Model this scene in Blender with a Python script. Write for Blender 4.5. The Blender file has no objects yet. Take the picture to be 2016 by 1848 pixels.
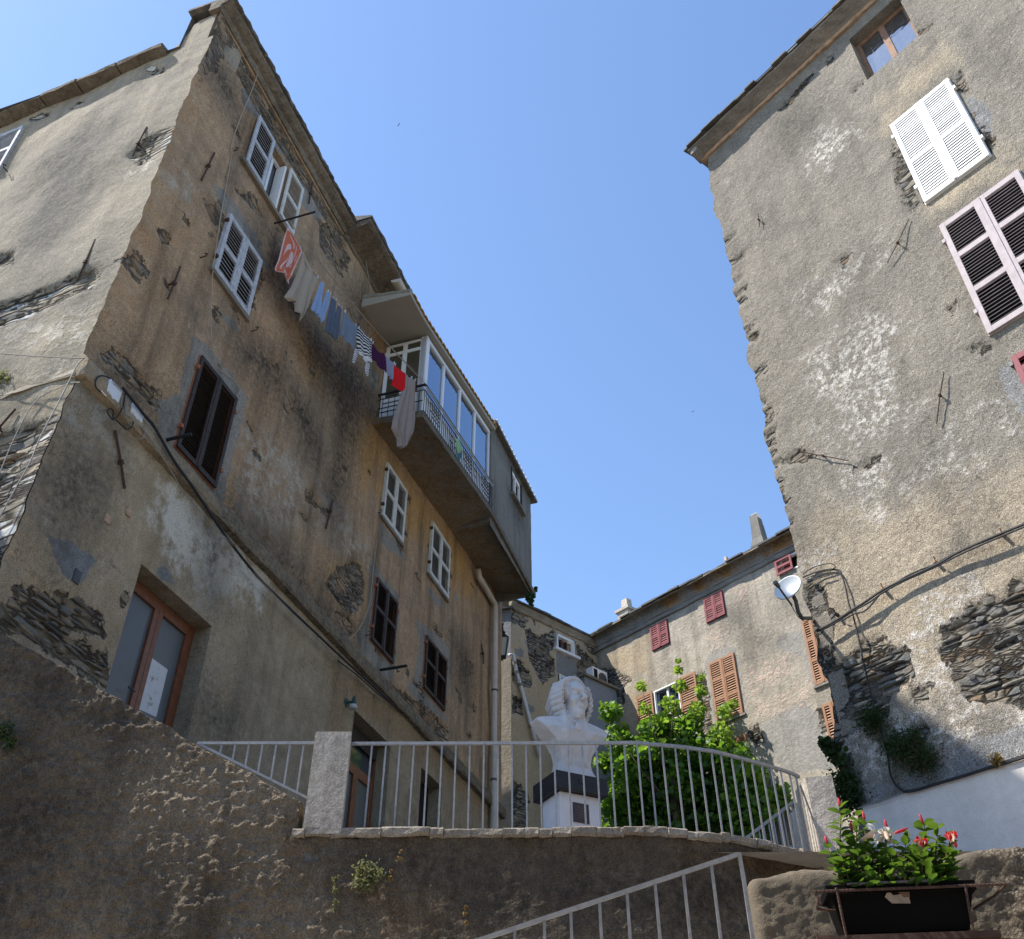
import bpy, random
import numpy as np
from math import *
from mathutils import Vector, Matrix
random.seed(7); RNG=np.random.default_rng(7)
C=bpy.context.scene.collection
# ---------------------------------------------------------------- camera
F=1896.0; TH=radians(39.0); RO=radians(-0.18); CZ=1.6     # focal length in px of a 2016 px wide picture
ct,st,cr,sr=cos(TH),sin(TH),cos(RO),sin(RO)
FW=np.array([0,ct,st]); U0=np.array([0,-st,ct]); X0=np.array([1.,0,0])
RX=cr*X0+sr*U0; UP=-sr*X0+cr*U0; O=np.array([0,0,CZ])
cam=bpy.data.cameras.new('camera'); camo=bpy.data.objects.new('camera',cam); C.objects.link(camo)
cam.sensor_width=36; cam.lens=36*F/2016; cam.clip_end=3000; cam.clip_start=.05
M=Matrix.Identity(4)
for i in range(3):
    M[i][0]=RX[i]; M[i][1]=UP[i]; M[i][2]=-FW[i]; M[i][3]=O[i]
camo.matrix_world=M
S=bpy.context.scene; S.camera=camo
# ---------------------------------------------------------------- sky, sun, exposure
SUN_AZ=radians(4.2)      # from -X towards -Y
SUN_EL=radians(54.7)
SD=np.array([-cos(SUN_AZ)*cos(SUN_EL),-sin(SUN_AZ)*cos(SUN_EL),sin(SUN_EL)])
w=bpy.data.worlds.new('World'); S.world=w; w.use_nodes=True
nt=w.node_tree; bg=nt.nodes['Background']
sky=nt.nodes.new('ShaderNodeTexSky'); sky.sky_type='NISHITA'; sky.sun_disc=False
sky.sun_elevation=SUN_EL; sky.sun_rotation=radians(270)-SUN_AZ
sky.altitude=1500; sky.air_density=1.3; sky.dust_density=1.0; sky.ozone_density=4.3
nt.links.new(sky.outputs[0],bg.inputs[0]); bg.inputs[1].default_value=.15
sl=bpy.data.lights.new('sun','SUN'); sl.energy=4.3; sl.angle=radians(.53); sl.color=(1,.94,.86)
so=bpy.data.objects.new('sun',sl); C.objects.link(so)
so.rotation_euler=Vector(SD).to_track_quat('Z','Y').to_euler(); so.location=(-20,0,40)
S.view_settings.view_transform='Standard'; S.view_settings.look='None'; S.view_settings.exposure=.93; S.view_settings.gamma=1
# ---------------------------------------------------------------- geometry helpers
def ray(x,y): return FW+RX*((x-1008)/F)-UP*((y-924)/F)
def atY(x,y,Y):
    r=ray(x,y); return O+r*(Y/r[1])
def atZ(x,y,Z):
    r=ray(x,y); return O+r*((Z-CZ)/r[2])
class Pl:                                   # a vertical plane: u along it, z up, v out of it
    def __init__(s,p,az):
        s.p=np.array([p[0],p[1],0.]); a=radians(az); s.d=np.array([sin(a),cos(a),0])
        n=np.array([s.d[1],-s.d[0],0])
        if n@(O-s.p)<0: n=-n
        s.n=n
    def hit(s,x,y,v=0):
        r=ray(x,y); t=((s.p+s.n*v-O)@s.n)/(r@s.n); return O+r*t
    def uz(s,x,y,v=0):
        q=s.hit(x,y,v)-s.p; return np.array([q@s.d,q[2]])
    def w(s,u,z,v=0): return s.p+s.d*u+s.n*v+np.array([0,0,z])
    def rot(s): return s.d,s.n
k=1.42
LP=Pl((-2.2*k,12.5*k),17.8); _c=LP.hit(165,705)
LP=Pl(_c[:2],17.8); SP=Pl(_c[:2],-68.8)
RP=Pl(atY(1790,330,9.4)[:2],-38.7)
BP=Pl(atY(1396,1307,28.)[:2],-41.25)
MP=Pl(BP.hit(1180,1400)[:2],47.4)
def mk(ox,oy,sc): return lambda x,y:((ox+x*sc)/1.9226,(oy+y*sc)/1.9226)
C1=mk(0,0,.6494);C2=mk(0,1200,.6494);C3=mk(0,2300,.678);C4=mk(900,800,.6494)
C5=mk(1200,1700,.5682);C6=mk(1100,2500,.5952);C7=mk(2000,1900,.6494);C8=mk(2576,0,.6494);C9=mk(2576,1100,.6494)
C10=mk(2676,2000,.5952);C11=mk(2676,2753,.5952);CM=mk(1850,2200,.27056);CK=mk(1380,1100,.32468);CL=mk(1020,800,.32468);CJ=mk(1560,1500,.27056)
CP=mk(3080,2980,.39484);CB=mk(2000,2500,.37879);CT=mk(280,1350,.19841);CW=mk(700,380,.49792);CS=mk(0,1300,.54134);CD=mk(2750,2850,.24802)
def px(c,pts): return [c(*p) for p in pts]
def onp(P,c,pts,v=0): return np.array([P.uz(*c(*p),v) for p in pts])
# noise -------------------------------------------------------------------
def vnoise(x,y,seed):
    r=np.random.default_rng(seed).random((256,256))
    xi=np.floor(x).astype(int); yi=np.floor(y).astype(int); fx=x-xi; fy=y-yi
    fx=fx*fx*(3-2*fx); fy=fy*fy*(3-2*fy)
    a=r[xi&255,yi&255]; b=r[(xi+1)&255,yi&255]; c_=r[xi&255,(yi+1)&255]; d=r[(xi+1)&255,(yi+1)&255]
    return (a*(1-fx)+b*fx)*(1-fy)+(c_*(1-fx)+d*fx)*fy
def fbm(x,y,seed=1,o=4,g=.5):
    s=0;a=1;t=0
    for i in range(o):
        s=s+a*vnoise(x*2**i+i*7.3,y*2**i+i*3.1,seed+i); t+=a; a*=g
    return s/t
def sdf(pts,poly):
    poly=np.asarray(poly); out=np.full(len(pts),-1.0)
    lo=poly.min(0)-1; hi=poly.max(0)+1
    m=np.all((pts>lo)&(pts<hi),axis=1)
    if not m.any(): return out
    p=pts[m]; d=np.full(len(p),9.); ins=np.zeros(len(p),bool)
    n=len(poly)
    for i in range(n):
        a=poly[i]; b=poly[(i+1)%n]; e=b-a; w_=p-a
        t=np.clip((w_@e)/max(e@e,1e-9),0,1); q=w_-t[:,None]*e
        d=np.minimum(d,np.hypot(q[:,0],q[:,1]))
        c1=(a[1]<=p[:,1])!=(b[1]<=p[:,1])
        with np.errstate(divide='ignore',invalid='ignore'):
            xx=a[0]+(p[:,1]-a[1])/(b[1]-a[1])*(b[0]-a[0])
        ins^=c1&(p[:,0]<xx)
    out[m]=np.clip(np.where(ins,d,-d),-1,1); return out
# mesh builder ------------------------------------------------------------
BASE={}
def wbase(o):
    return BASE.get(o.name,np.zeros(3)) if o else np.zeros(3)
class MB:
    def __init__(s): s.v=[]; s.f=[]; s.mi=[]
    def add(s,vs,fs,mi=0):
        b=len(s.v); s.v+= [tuple(map(float,q)) for q in vs]; s.f+=[tuple(b+i for i in f) for f in fs]; s.mi+=[mi]*len(fs); return s
    def box(s,c,ax,hx,mi=0):
        a,b,c2=[np.asarray(q,float)*h for q,h in zip(ax,hx)]; c=np.asarray(c,float)
        vs=[c+i*a+j*b+l*c2 for i in(-1,1) for j in(-1,1) for l in(-1,1)]
        return s.add(vs,[(0,1,3,2),(4,6,7,5),(0,4,5,1),(2,3,7,6),(0,2,6,4),(1,5,7,3)],mi)
    def pbox(s,P,u0,u1,z0,z1,v0,v1,mi=0):   # box in plane coordinates
        vs=[P.w(u,z,v) for u in(u0,u1) for z in(z0,z1) for v in(v0,v1)]
        return s.add(vs,[(0,1,3,2),(4,6,7,5),(0,4,5,1),(2,3,7,6),(0,2,6,4),(1,5,7,3)],mi)
    def tube(s,pts,r,n=8,mi=0,caps=True):
        pts=[np.asarray(p,float) for p in pts]; N=len(pts); rs=r if hasattr(r,'__len__') else [r]*N
        T=[pts[min(i+1,N-1)]-pts[max(i-1,0)] for i in range(N)]
        T=[t/max(np.linalg.norm(t),1e-9) for t in T]
        ref=np.array([0,0,1.]) if abs(T[0][2])<.9 else np.array([1.,0,0])
        a=np.cross(T[0],ref); a/=np.linalg.norm(a); vs=[]
        for i in range(N):
            a=a-T[i]*(a@T[i]); a/=max(np.linalg.norm(a),1e-9); b=np.cross(T[i],a)
            for j in range(n):
                an=2*pi*(j+.5)/n; vs.append(pts[i]+rs[i]*(cos(an)*a+sin(an)*b))
        fs=[(i*n+j,i*n+(j+1)%n,(i+1)*n+(j+1)%n,(i+1)*n+j) for i in range(N-1) for j in range(n)]
        if caps: fs+=[tuple(range(n))[::-1],tuple((N-1)*n+j for j in range(n))]
        return s.add(vs,fs,mi)
    def grid(s,R,mi=0,close=False):          # R: rows of points
        n=len(R[0]); vs=[p for r in R for p in r]
        fs=[(i*n+j,i*n+(j+1)%n,(i+1)*n+(j+1)%n,(i+1)*n+j) for i in range(len(R)-1) for j in range(n if close else n-1)]
        return s.add(vs,fs,mi)
    def extr(s,P,prof,u0,u1,n=1,jit=0,seed=0,mi=0,cap=True,zf=None):   # profile (v,z) swept along u
        rnd=random.Random(seed); R=[]
        for i in range(n+1):
            u=u0+(u1-u0)*i/n; dz=zf(u) if zf else 0
            jv=[(rnd.uniform(-jit,jit),rnd.uniform(-jit,jit)) for _ in prof]
            R.append([P.w(u,z+dz+b,v+(a if v>.02 else 0)) for (v,z),(a,b) in zip(prof,jv)])
        s.grid(R,mi,True); m=len(prof)
        if cap:
            s.add(R[0],[tuple(range(m))],mi); s.add(R[-1],[tuple(range(m))[::-1]],mi)
        return s
    def build(s,name,mats,parent=None,smooth=False):
        b=wbase(parent); me=bpy.data.meshes.new(name)
        v=np.array(s.v)-b
        me.from_pydata(v.tolist(),[],s.f)
        if not isinstance(mats,(list,tuple)): mats=[mats]
        for m in mats: me.materials.append(m)
        if len(mats)>1: me.polygons.foreach_set('material_index',s.mi)
        if smooth: me.polygons.foreach_set('use_smooth',[True]*len(s.f))
        me.update(); o=bpy.data.objects.new(name,me); C.objects.link(o)
        if parent: o.parent=parent
        BASE[o.name]=b; return o
    def thing(s,name,mats,label,cat,group=None,smooth=False,kind=None):
        me=np.array(s.v); c=np.array([(me[:,0].min()+me[:,0].max())/2,(me[:,1].min()+me[:,1].max())/2,me[:,2].min()])
        s.v=(me-c).tolist(); o=s.build(name,mats,None,smooth); o.location=c; BASE[o.name]=c
        tag(o,label,cat,group,kind); return o
def tag(o,label=None,cat=None,group=None,kind=None):
    if label: o['label']=label
    if cat: o['category']=cat
    if group: o['group']=group
    if kind: o['kind']=kind
    return o
def empty(name,loc,label,cat,group=None):
    o=bpy.data.objects.new(name,None); C.objects.link(o); o.location=loc; o.empty_display_size=.2
    BASE[o.name]=np.array(loc,float); return tag(o,label,cat,group)
# ---------------------------------------------------------------- materials
class NT:
    def __init__(s,name):
        s.m=bpy.data.materials.new(name); s.m.use_nodes=True; s.t=s.m.node_tree
        s.b=s.t.nodes['Principled BSDF']; s._c=None
    def n(s,k): return s.t.nodes.new(k)
    def put(s,inp,v):
        if isinstance(v,bpy.types.NodeSocket): s.t.links.new(v,inp)
        elif v is not None:
            if inp.type=='RGBA' and not hasattr(v,'__len__'): v=(v,v,v,1)
            if inp.type=='RGBA' and len(v)==3: v=(*v,1)
            inp.default_value=v
    @property
    def co(s):
        if s._c is None: s._c=s.n('ShaderNodeTexCoord').outputs['Object']
        return s._c
    def scale(s,x,y,z,rot=(0,0,0)):
        m=s.n('ShaderNodeMapping'); s.put(m.inputs[0],s.co); m.inputs['Scale'].default_value=(x,y,z); m.inputs['Rotation'].default_value=rot; return m.outputs[0]
    def noise(s,sc,det=4,rough=.55,co=None,dist=0,col=False):
        q=s.n('ShaderNodeTexNoise'); s.put(q.inputs['Vector'],co if co is not None else s.co)
        q.inputs['Scale'].default_value=sc; q.inputs['Detail'].default_value=det; q.inputs['Roughness'].default_value=rough; q.inputs['Distortion'].default_value=dist
        return q.outputs['Color' if col else 'Fac']
    def vor(s,sc,co=None,feat='F1',rnd=1.0):
        q=s.n('ShaderNodeTexVoronoi'); q.feature=feat; s.put(q.inputs['Vector'],co if co is not None else s.co)
        q.inputs['Scale'].default_value=sc; q.inputs['Randomness'].default_value=rnd; return q.outputs
    def math(s,op,a,b=None,c=None,clamp=False):
        q=s.n('ShaderNodeMath'); q.operation=op; q.use_clamp=clamp
        s.put(q.inputs[0],a); s.put(q.inputs[1],b)
        if c is not None: s.put(q.inputs[2],c)
        return q.outputs[0]
    def mr(s,v,a,b,c=0,d=1,smooth=False):
        q=s.n('ShaderNodeMapRange'); q.clamp=True
        if smooth: q.interpolation_type='SMOOTHSTEP'
        s.put(q.inputs[0],v)
        for i,x in enumerate((a,b,c,d)): s.put(q.inputs[i+1],x)
        return q.outputs[0]
    def mix(s,f,a,b,mode='MIX'):
        q=s.n('ShaderNodeMix'); q.data_type='RGBA'; q.blend_type=mode; q.clamp_factor=True
        s.put(q.inputs[0],f); s.put(q.inputs[6],a); s.put(q.inputs[7],b); return q.outputs[2]
    def attr(s,name):
        q=s.n('ShaderNodeAttribute'); q.attribute_name=name; return q.outputs['Fac']
    def bump(s,h,dist=1.0,strength=1.0,nrm=None):
        q=s.n('ShaderNodeBump'); q.inputs['Distance'].default_value=dist; q.inputs['Strength'].default_value=strength
        s.put(q.inputs['Height'],h); 
        if nrm is not None: s.put(q.inputs['Normal'],nrm)
        return q.outputs[0]
    def vadd(s,a,b):
        q=s.n('ShaderNodeVectorMath'); q.operation='ADD'; s.put(q.inputs[0],a); s.put(q.inputs[1],b); return q.outputs[0]
    def vscale(s,a,f):
        q=s.n('ShaderNodeVectorMath'); q.operation='SCALE'; s.put(q.inputs[0],a); q.inputs['Scale'].default_value=f; return q.outputs[0]
    def out(s,col=None,rough=None,nrm=None,metal=None,**k):
        s.put(s.b.inputs['Base Color'],col); s.put(s.b.inputs['Roughness'],rough); s.put(s.b.inputs['Metallic'],metal)
        if nrm is not None: s.put(s.b.inputs['Normal'],nrm)
        for a,v in k.items(): s.put(s.b.inputs[a.replace('_',' ')],v)
        return s.m
def plaster(name,a,b,c,pale=(.62,.57,.5),dark=(.05,.043,.035),cement=(.24,.23,.21),ochre=(.4,.25,.11),
            stones=((.16,.155,.145),(.27,.24,.19),(.2,.15,.1)),rot=(0,0,0),streak=.35,pit=.5,rough=1.0,lump=.03,sfreq=(1.9,1.9,7.0),relief=.05,speck=0.,crack=0.,pnsc=5.5,pnth=.43,crumb=0,grit=.45,mott=.55,gapc=(.035,.03,.024),rimc=.5):
    N=NT(name)
    n1=N.noise(.55,5,.6); n2=N.noise(2.7,7,.65); n3=N.noise(11,6,.65); fine=N.noise(75,3,.6)
    col=N.mix(N.mr(n1,.38,.62),a,b); col=N.mix(N.mr(n2,.42,.68),col,c)
    col=N.mix(N.mr(n3,.3,.75,0,mott),col,N.mix(.5,a,(.1,.085,.065)))
    # ochre/cement/pale/dark masks (patches with their own outlines)
    e1=N.math('MULTIPLY',N.math('SUBTRACT',n2,.5),1.3); e2=N.math('MULTIPLY',N.math('SUBTRACT',n3,.5),.5)
    ed=N.math('ADD',e1,e2)
    def mask(at,w,amp,soft=0):
        return N.mr(N.math('ADD',N.attr(at),N.math('MULTIPLY',ed,amp)),-w-soft,w)
    mo=mask('ochre',.3,1.5); col=N.mix(N.math('MULTIPLY',mo,.85),col,N.mix(N.mr(n3,.3,.7),ochre,tuple(x*.68 for x in ochre)))
    mc=mask('cement',.012,.28); ccol=N.mix(N.mr(n2,.35,.7),cement,tuple(x*.72 for x in cement)); ccol=N.mix(N.mr(n3,.4,.75,0,.5),ccol,tuple(min(1,x*1.35) for x in cement)); col=N.mix(N.math('MULTIPLY',mc,.93),col,ccol)
    # vertical rain streaks
    zs=N.noise(2.3,4,.6,co=N.scale(1,1,.09)); sk=N.mr(zs,.47,.72,0,streak); col=N.mix(sk,col,tuple(x*.6 for x in dark),'MIX') if streak else col
    mp=mask('pale',.25,1.9); pn=N.mr(N.noise(pnsc,6,.7),pnth,pnth+.13); mp=N.math('MULTIPLY',mp,pn); col=N.mix(N.math('MULTIPLY',mp,.9),col,pale)
    md=mask('dark',.55,1.4,.1); col=N.mix(N.math('MULTIPLY',md,N.mr(n3,.15,.6,.35,.9)),col,dark)
    # lichen specks
    if speck:
        sp=N.mr(N.vor(22)['Distance'],.10,.16,1,0); spm=N.math('MULTIPLY',sp,N.mr(N.noise(3.1,4),.5,.6)); col=N.mix(N.math('MULTIPLY',spm,speck),col,(.68,.66,.6))
        sp2=N.mr(N.noise(42,4,.7),.6,.68); col=N.mix(N.math('MULTIPLY',sp2,.55),col,(.06,.055,.05))
    pz=N.vor(9,co=N.scale(1,1,1.7)); pm=N.math('MULTIPLY',N.mr(pz['Distance'],.06,.16,1,0),N.mr(N.noise(1.7,4),.5,.58)); pm=N.math('MULTIPLY',pm,pit)
    col=N.mix(pm,col,(.055,.045,.035))
    col=N.mix(1.0,col,N.mr(fine,.32,.68,1-grit,1+grit*.55),'MULTIPLY')
    # exposed rubble: flat slabs in courses
    wob=N.vscale(N.noise(2.2,4,.6,col=True),.32); sco=N.vadd(N.scale(*sfreq,rot=rot),wob)
    vF=N.vor(1.0,co=sco); vE=N.vor(1.0,co=sco,feat='DISTANCE_TO_EDGE')['Distance']
    vE2=N.vor(2.3,co=sco,feat='DISTANCE_TO_EDGE')['Distance']; sel=N.mr(N.noise(1.9,2),.5,.54); vE=N.math('MINIMUM',vE,N.math('ADD',N.math('MULTIPLY',vE2,.6),N.math('MULTIPLY',N.math('SUBTRACT',1,sel),.5)))
    sep=N.n('ShaderNodeSeparateColor'); N.put(sep.inputs[0],vF['Color'])
    s_=N.mix(N.mr(sep.outputs[0],.35,.6),stones[0],stones[1]); s_=N.mix(N.mr(sep.outputs[1],.68,.82),s_,stones[2])
    s_=N.mix(.8,s_,N.mr(N.noise(16,6,.75,co=N.scale(1,1,4)),.3,.7,.5,1.45),'MULTIPLY'); gap=N.mr(N.math('ADD',vE,N.math('MULTIPLY',N.math('SUBTRACT',n3,.5),.12)),.03,.13)
    s_=N.mix(gap,gapc,s_)
    s_=N.mix(N.math('MULTIPLY',N.mr(N.noise(2.2,5),.52,.6),.55),s_,tuple(.7*x for x in a))
    # erosion edge: stone mask
    ms=N.mr(N.math('ADD',N.attr('stone'),N.math('MULTIPLY',ed,.45)),-.012,.012)
    rim=N.mr(N.math('ABSOLUTE',N.math('ADD',N.attr('stone'),N.math('MULTIPLY',ed,.45))),.0,.035,1,0)
    col=N.mix(ms,col,s_); col=N.mix(N.math('MULTIPLY',rim,rimc),col,(.05,.042,.034))
    if crack:
        cv=N.vor(1.2,co=N.vadd(N.co,N.vscale(N.noise(2.5,5,.6,col=True),.9)),feat='DISTANCE_TO_EDGE')['Distance']
        ck=N.math('MULTIPLY',N.mr(cv,.0,.010,1,0),N.mr(N.noise(.8,2),.5,.56)); ck=N.math('MULTIPLY',ck,N.math('SUBTRACT',1,ms)); col=N.mix(N.math('MULTIPLY',ck,crack),col,(.03,.026,.02))
    # height in metres
    h=N.math('MULTIPLY',n2,lump); h=N.math('ADD',h,N.math('MULTIPLY',n3,.028*rough)); h=N.math('ADD',h,N.math('MULTIPLY',fine,.0055*rough))
    h=N.math('SUBTRACT',h,N.math('MULTIPLY',pm,.02))
    if crumb: h=N.math('ADD',h,N.math('MULTIPLY',N.mr(N.vor(34,co=N.vadd(N.co,N.vscale(N.noise(30,2,.5,col=True),.03)))['Distance'],.1,.75,1,0,smooth=True),crumb)); h=N.math('ADD',h,N.math('MULTIPLY',mc,.012))
    h=N.math('ADD',h,N.math('MULTIPLY',mp,.008))
    hs=N.math('MULTIPLY',N.mr(vE,0,.22,smooth=True),relief); hs=N.math('ADD',hs,N.math('MULTIPLY',sep.outputs[2],relief*.5)); hs=N.math('ADD',hs,N.math('MULTIPLY',N.noise(14,6,.7,co=N.scale(1,1,3)),.03)); hs=N.math('SUBTRACT',hs,.05)
    hm=N.n('ShaderNodeMix'); hm.data_type='FLOAT'; N.put(hm.inputs[0],ms); N.put(hm.inputs[2],h); N.put(hm.inputs[3],hs)
    return N.out(col,.93,N.bump(hm.outputs[0],1.0,1.0),Specular_IOR_Level=.15)
def simple(name,col,rough=.6,metal=0,var=.25,sc=6,bump=.0,bsc=40,wear=None,wearcol=None,spec=.3,col2=None,**k):
    N=NT(name); n=N.noise(sc,6,.65)
    c=N.mix(N.mr(n,.3,.7),tuple(x*(1-var) for x in col),col2 or tuple(min(1,x*(1+var*.6)) for x in col))
    if wear:
        wm=N.mr(N.noise(wear,7,.7),.56,.64); c=N.mix(wm,c,wearcol)
    nr=N.bump(N.noise(bsc,5,.65),bump) if bump else None
    return N.out(c,rough,nr,metal,Specular_IOR_Level=spec,**k)
def glassy(name,col,rough=.08,spec=.5,metal=0): return simple(name,col,rough,metal,.15,2,spec=spec)
MAT={}
def mats():
    m=MAT
    m['L']=plaster('ochre_plaster',(.53,.345,.195),(.33,.255,.18),(.62,.44,.27),pale=(.52,.45,.36),dark=(.05,.043,.036),cement=(.31,.295,.26),ochre=(.60,.35,.13),stones=((.24,.21,.17),(.36,.26,.16),(.2,.17,.14)),streak=.55,mott=.75,grit=.6,pit=.95,lump=.025,rough=1.25,sfreq=(2.4,2.4,10),relief=.03,gapc=(.10,.075,.052),rimc=.25)
    m['Lp']=plaster('plinth_plaster',(.42,.32,.20),(.33,.26,.175),(.52,.42,.29),pale=(.62,.57,.48),dark=(.055,.05,.043),cement=(.225,.23,.23),ochre=(.36,.24,.13),streak=.3,pit=.35,rough=.5,lump=.015,pnth=.34,pnsc=3.2,crack=.7,sfreq=(2.2,2.2,9),stones=((.23,.19,.13),(.30,.24,.16),(.17,.15,.12)),gapc=(.07,.053,.038),rimc=.3)
    m['S']=plaster('grey_render',(.385,.33,.245),(.27,.24,.19),(.44,.37,.27),pale=(.62,.55,.45),dark=(.10,.095,.085),cement=(.33,.31,.27),ochre=(.46,.38,.26),stones=((.2,.185,.16),(.34,.29,.22),(.5,.5,.47)),streak=.3,pit=.25,rough=.55,lump=.014,speck=.5,grit=.55,sfreq=(1.3,1.3,7.5))
    m['R']=plaster('weathered_grey_render',(.315,.285,.235),(.235,.215,.18),(.36,.325,.265),pale=(.68,.64,.58),dark=(.11,.10,.088),cement=(.27,.27,.265),ochre=(.52,.435,.315),stones=((.15,.155,.15),(.24,.22,.18),(.19,.14,.09)),streak=.3,pit=.4,rough=1.35,lump=.012,pnsc=9,pnth=.46,speck=.9,grit=.7,mott=.75,sfreq=(3.6,3.6,10.5),relief=.05,crack=.5)
    m['B']=plaster('stained_beige_render',(.50,.45,.36),(.36,.325,.265),(.58,.525,.43),pale=(.6,.47,.38),dark=(.13,.12,.10),cement=(.36,.345,.31),ochre=(.5,.40,.27),streak=.5,pit=.15,speck=.3,sfreq=(2.6,2.6,9))
    m['M']=plaster('peeling_ochre_render',(.58,.46,.30),(.50,.42,.31),(.56,.42,.26),pale=(.56,.5,.42),dark=(.08,.075,.065),cement=(.27,.275,.27),stones=((.24,.225,.2),(.36,.31,.25),(.2,.17,.14)),streak=.15,pit=.2,sfreq=(2.8,2.8,9),relief=.035)
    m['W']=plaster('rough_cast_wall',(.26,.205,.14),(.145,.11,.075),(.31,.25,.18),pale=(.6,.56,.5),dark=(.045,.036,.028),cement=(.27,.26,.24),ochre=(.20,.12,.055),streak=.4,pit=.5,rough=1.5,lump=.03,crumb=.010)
    m['coping']=plaster('broken_coping',(.36,.31,.245),(.25,.21,.165),(.44,.385,.315),dark=(.05,.04,.03),streak=.2,pit=.4,rough=1.2,lump=.02)
    m['conc']=plaster('stained_concrete',(.26,.225,.175),(.2,.18,.145),(.3,.25,.185),dark=(.04,.036,.03),streak=.25,pit=.12,rough=.4,lump=.008)
    m['annex']=plaster('grey_cement',(.24,.225,.195),(.2,.19,.17),(.27,.25,.215),dark=(.055,.05,.045),streak=.45,pit=.05,rough=.5,lump=.01)
    m['pil']=plaster('pebbled_pillar_render',(.56,.50,.42),(.46,.41,.345),(.62,.56,.48),dark=(.10,.09,.075),streak=.35,pit=.15,rough=1.1,lump=.012,grit=.32)
    m['neutral']=plaster('bluish_white_wall',(.72,.675,.61),(.68,.63,.57),(.76,.715,.65),dark=(.2,.19,.18),cement=(.33,.33,.33),streak=.12,pit=.1,rough=.25,lump=.008,grit=.10,mott=.2)
    m['marble']=simple('white_stone',(.57,.545,.525),.55,var=.16,sc=9,bump=.004,bsc=60)
    m['pedwhite']=simple('painted_pedestal',(.74,.71,.70),.7,var=.1,sc=4,bump=.002)
    m['black']=simple('dark_granite',(.022,.022,.025),.45,var=.4,sc=30)
    m['plaque']=simple('bronze_plaque',(.07,.045,.045),.45,var=.3,sc=8)
    m['plaqueline']=simple('bronze_lettering',(.12,.09,.085),.5)
    m['steel']=simple('galvanised_steel',(.34,.33,.315),.5,.3,var=.25,sc=25,bump=.0006,bsc=120,wear=9,wearcol=(.33,.32,.31))
    m['grayblue']=simple('grey_blue_paint',(.44,.46,.5),.75,var=.3,sc=9,wear=14,wearcol=(.36,.31,.25),bump=.002)
    m['graywhite']=simple('faded_white_paint',(.58,.58,.55),.7,var=.22,sc=9,wear=13,wearcol=(.38,.34,.28))
    m['brownsh']=simple('dark_brown_paint',(.045,.032,.027),.65,var=.4,sc=12)
    m['rust']=simple('rusty_frame',(.33,.115,.055),.8,var=.4,sc=20)
    m['white']=simple('white_paint',(.80,.80,.79),.5,var=.06,sc=6)
    m['lav']=simple('lavender_grey_paint',(.43,.375,.38),.7,var=.2,sc=7,wear=16,wearcol=(.45,.38,.36))
    m['maroon']=simple('maroon_paint',(.22,.045,.055),.6,var=.2,sc=9)
    m['orange']=simple('tan_orange_paint',(.35,.18,.095),.6,var=.18,sc=9)
    m['wood']=simple('varnished_wood',(.19,.068,.03),.42,var=.35,sc=(12),spec=.5)
    m['oldwood']=simple('old_wood_frame',(.24,.14,.09),.7,var=.4,sc=14)
    m['shade_black']=simple('painted_interior_shade',(.012,.011,.01),.9)  # near-black colour standing in for the shade inside openings
    m['pane']=glassy('window_glass',(.05,.06,.068),.05,.6)
    m['frost']=simple('frosted_glass',(.11,.12,.12),.3,var=.12,sc=2,spec=.5)
    m['poster']=simple('torn_paper',(.62,.62,.62),.9,var=.1,wear=7,wearcol=(.3,.28,.24))
    m['pvc']=simple('white_pvc',(.72,.74,.76),.35,var=.05)
    m['gpane']=None
    N=NT('mirror_glass'); N.out((.26,.33,.42),.02,N.bump(N.noise(.7,2),.01),1.0); m['gpane']=N.m
    m['tile']=simple('clay_roof_tile',(.46,.27,.1),.85,var=.3,sc=6)
    m['slate']=simple('slate_stone',(.115,.11,.10),.9,var=.45,sc=3,bump=.012,bsc=12,wear=5,wearcol=(.2,.17,.12))
    m['cornice']=plaster('sooty_cornice',(.33,.27,.2),(.2,.165,.12),(.4,.34,.26),dark=(.045,.038,.03),cement=(.3,.28,.24),streak=.45,pit=.4,rough=1.1,lump=.02)
    m['cove']=plaster('grey_cove',(.33,.31,.28),(.27,.25,.22),(.38,.36,.32),dark=(.05,.042,.034),ochre=(.45,.22,.05),streak=.25,pit=.15,lump=.01)
    m['terra']=simple('terracotta_band',(.43,.29,.19),.9,var=.35,sc=9)
    m['iron']=simple('black_iron',(.018,.018,.02),.55,var=.3)
    m['rustiron']=simple('rusted_iron',(.075,.042,.03),.85,var=.5,sc=25,bump=.002,bsc=80)
    m['cable']=simple('black_cable',(.02,.02,.022),.6)
    m['wcable']=simple('grey_cable',(.27,.25,.22),.6)
    m['box']=simple('plastic_box',(.62,.64,.68),.45,var=.1,sc=5,wear=4,wearcol=(.5,.46,.38))
    m['ink']=simple('marker_ink',(.03,.03,.04),.8)
    m['pipe']=simple('beige_pipe',(.52,.475,.42),.5,var=.15,sc=3)
    m['greypipe']=simple('grey_pipe',(.62,.65,.70),.5,var=.1,sc=3)
    m['dish']=simple('dish_paint',(.50,.53,.55),.35,var=.05,spec=.5)
    m['dkmetal']=simple('dark_metal',(.09,.09,.095),.5,.3)
    m['lampglass']=simple('milk_glass',(.5,.5,.47),.3,var=.08)
    m['green']=simple('green_lamp_paint',(.02,.07,.06),.5)
    m['pot']=simple('black_plastic',(.006,.0055,.005),.8,var=.2,spec=.05)
    m['rim']=simple('grey_plastic_rim',(.14,.14,.15),.5)
    m['soil']=simple('dry_soil',(.12,.08,.05),1,var=.4,sc=30,bump=.02)
    m['board']=simple('weathered_board',(.16,.09,.055),.85,var=.35,sc=14)
    m['ground']=simple('stone_paving',(.34,.31,.27),.95,var=.25,sc=2,bump=.02,bsc=9)
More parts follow.
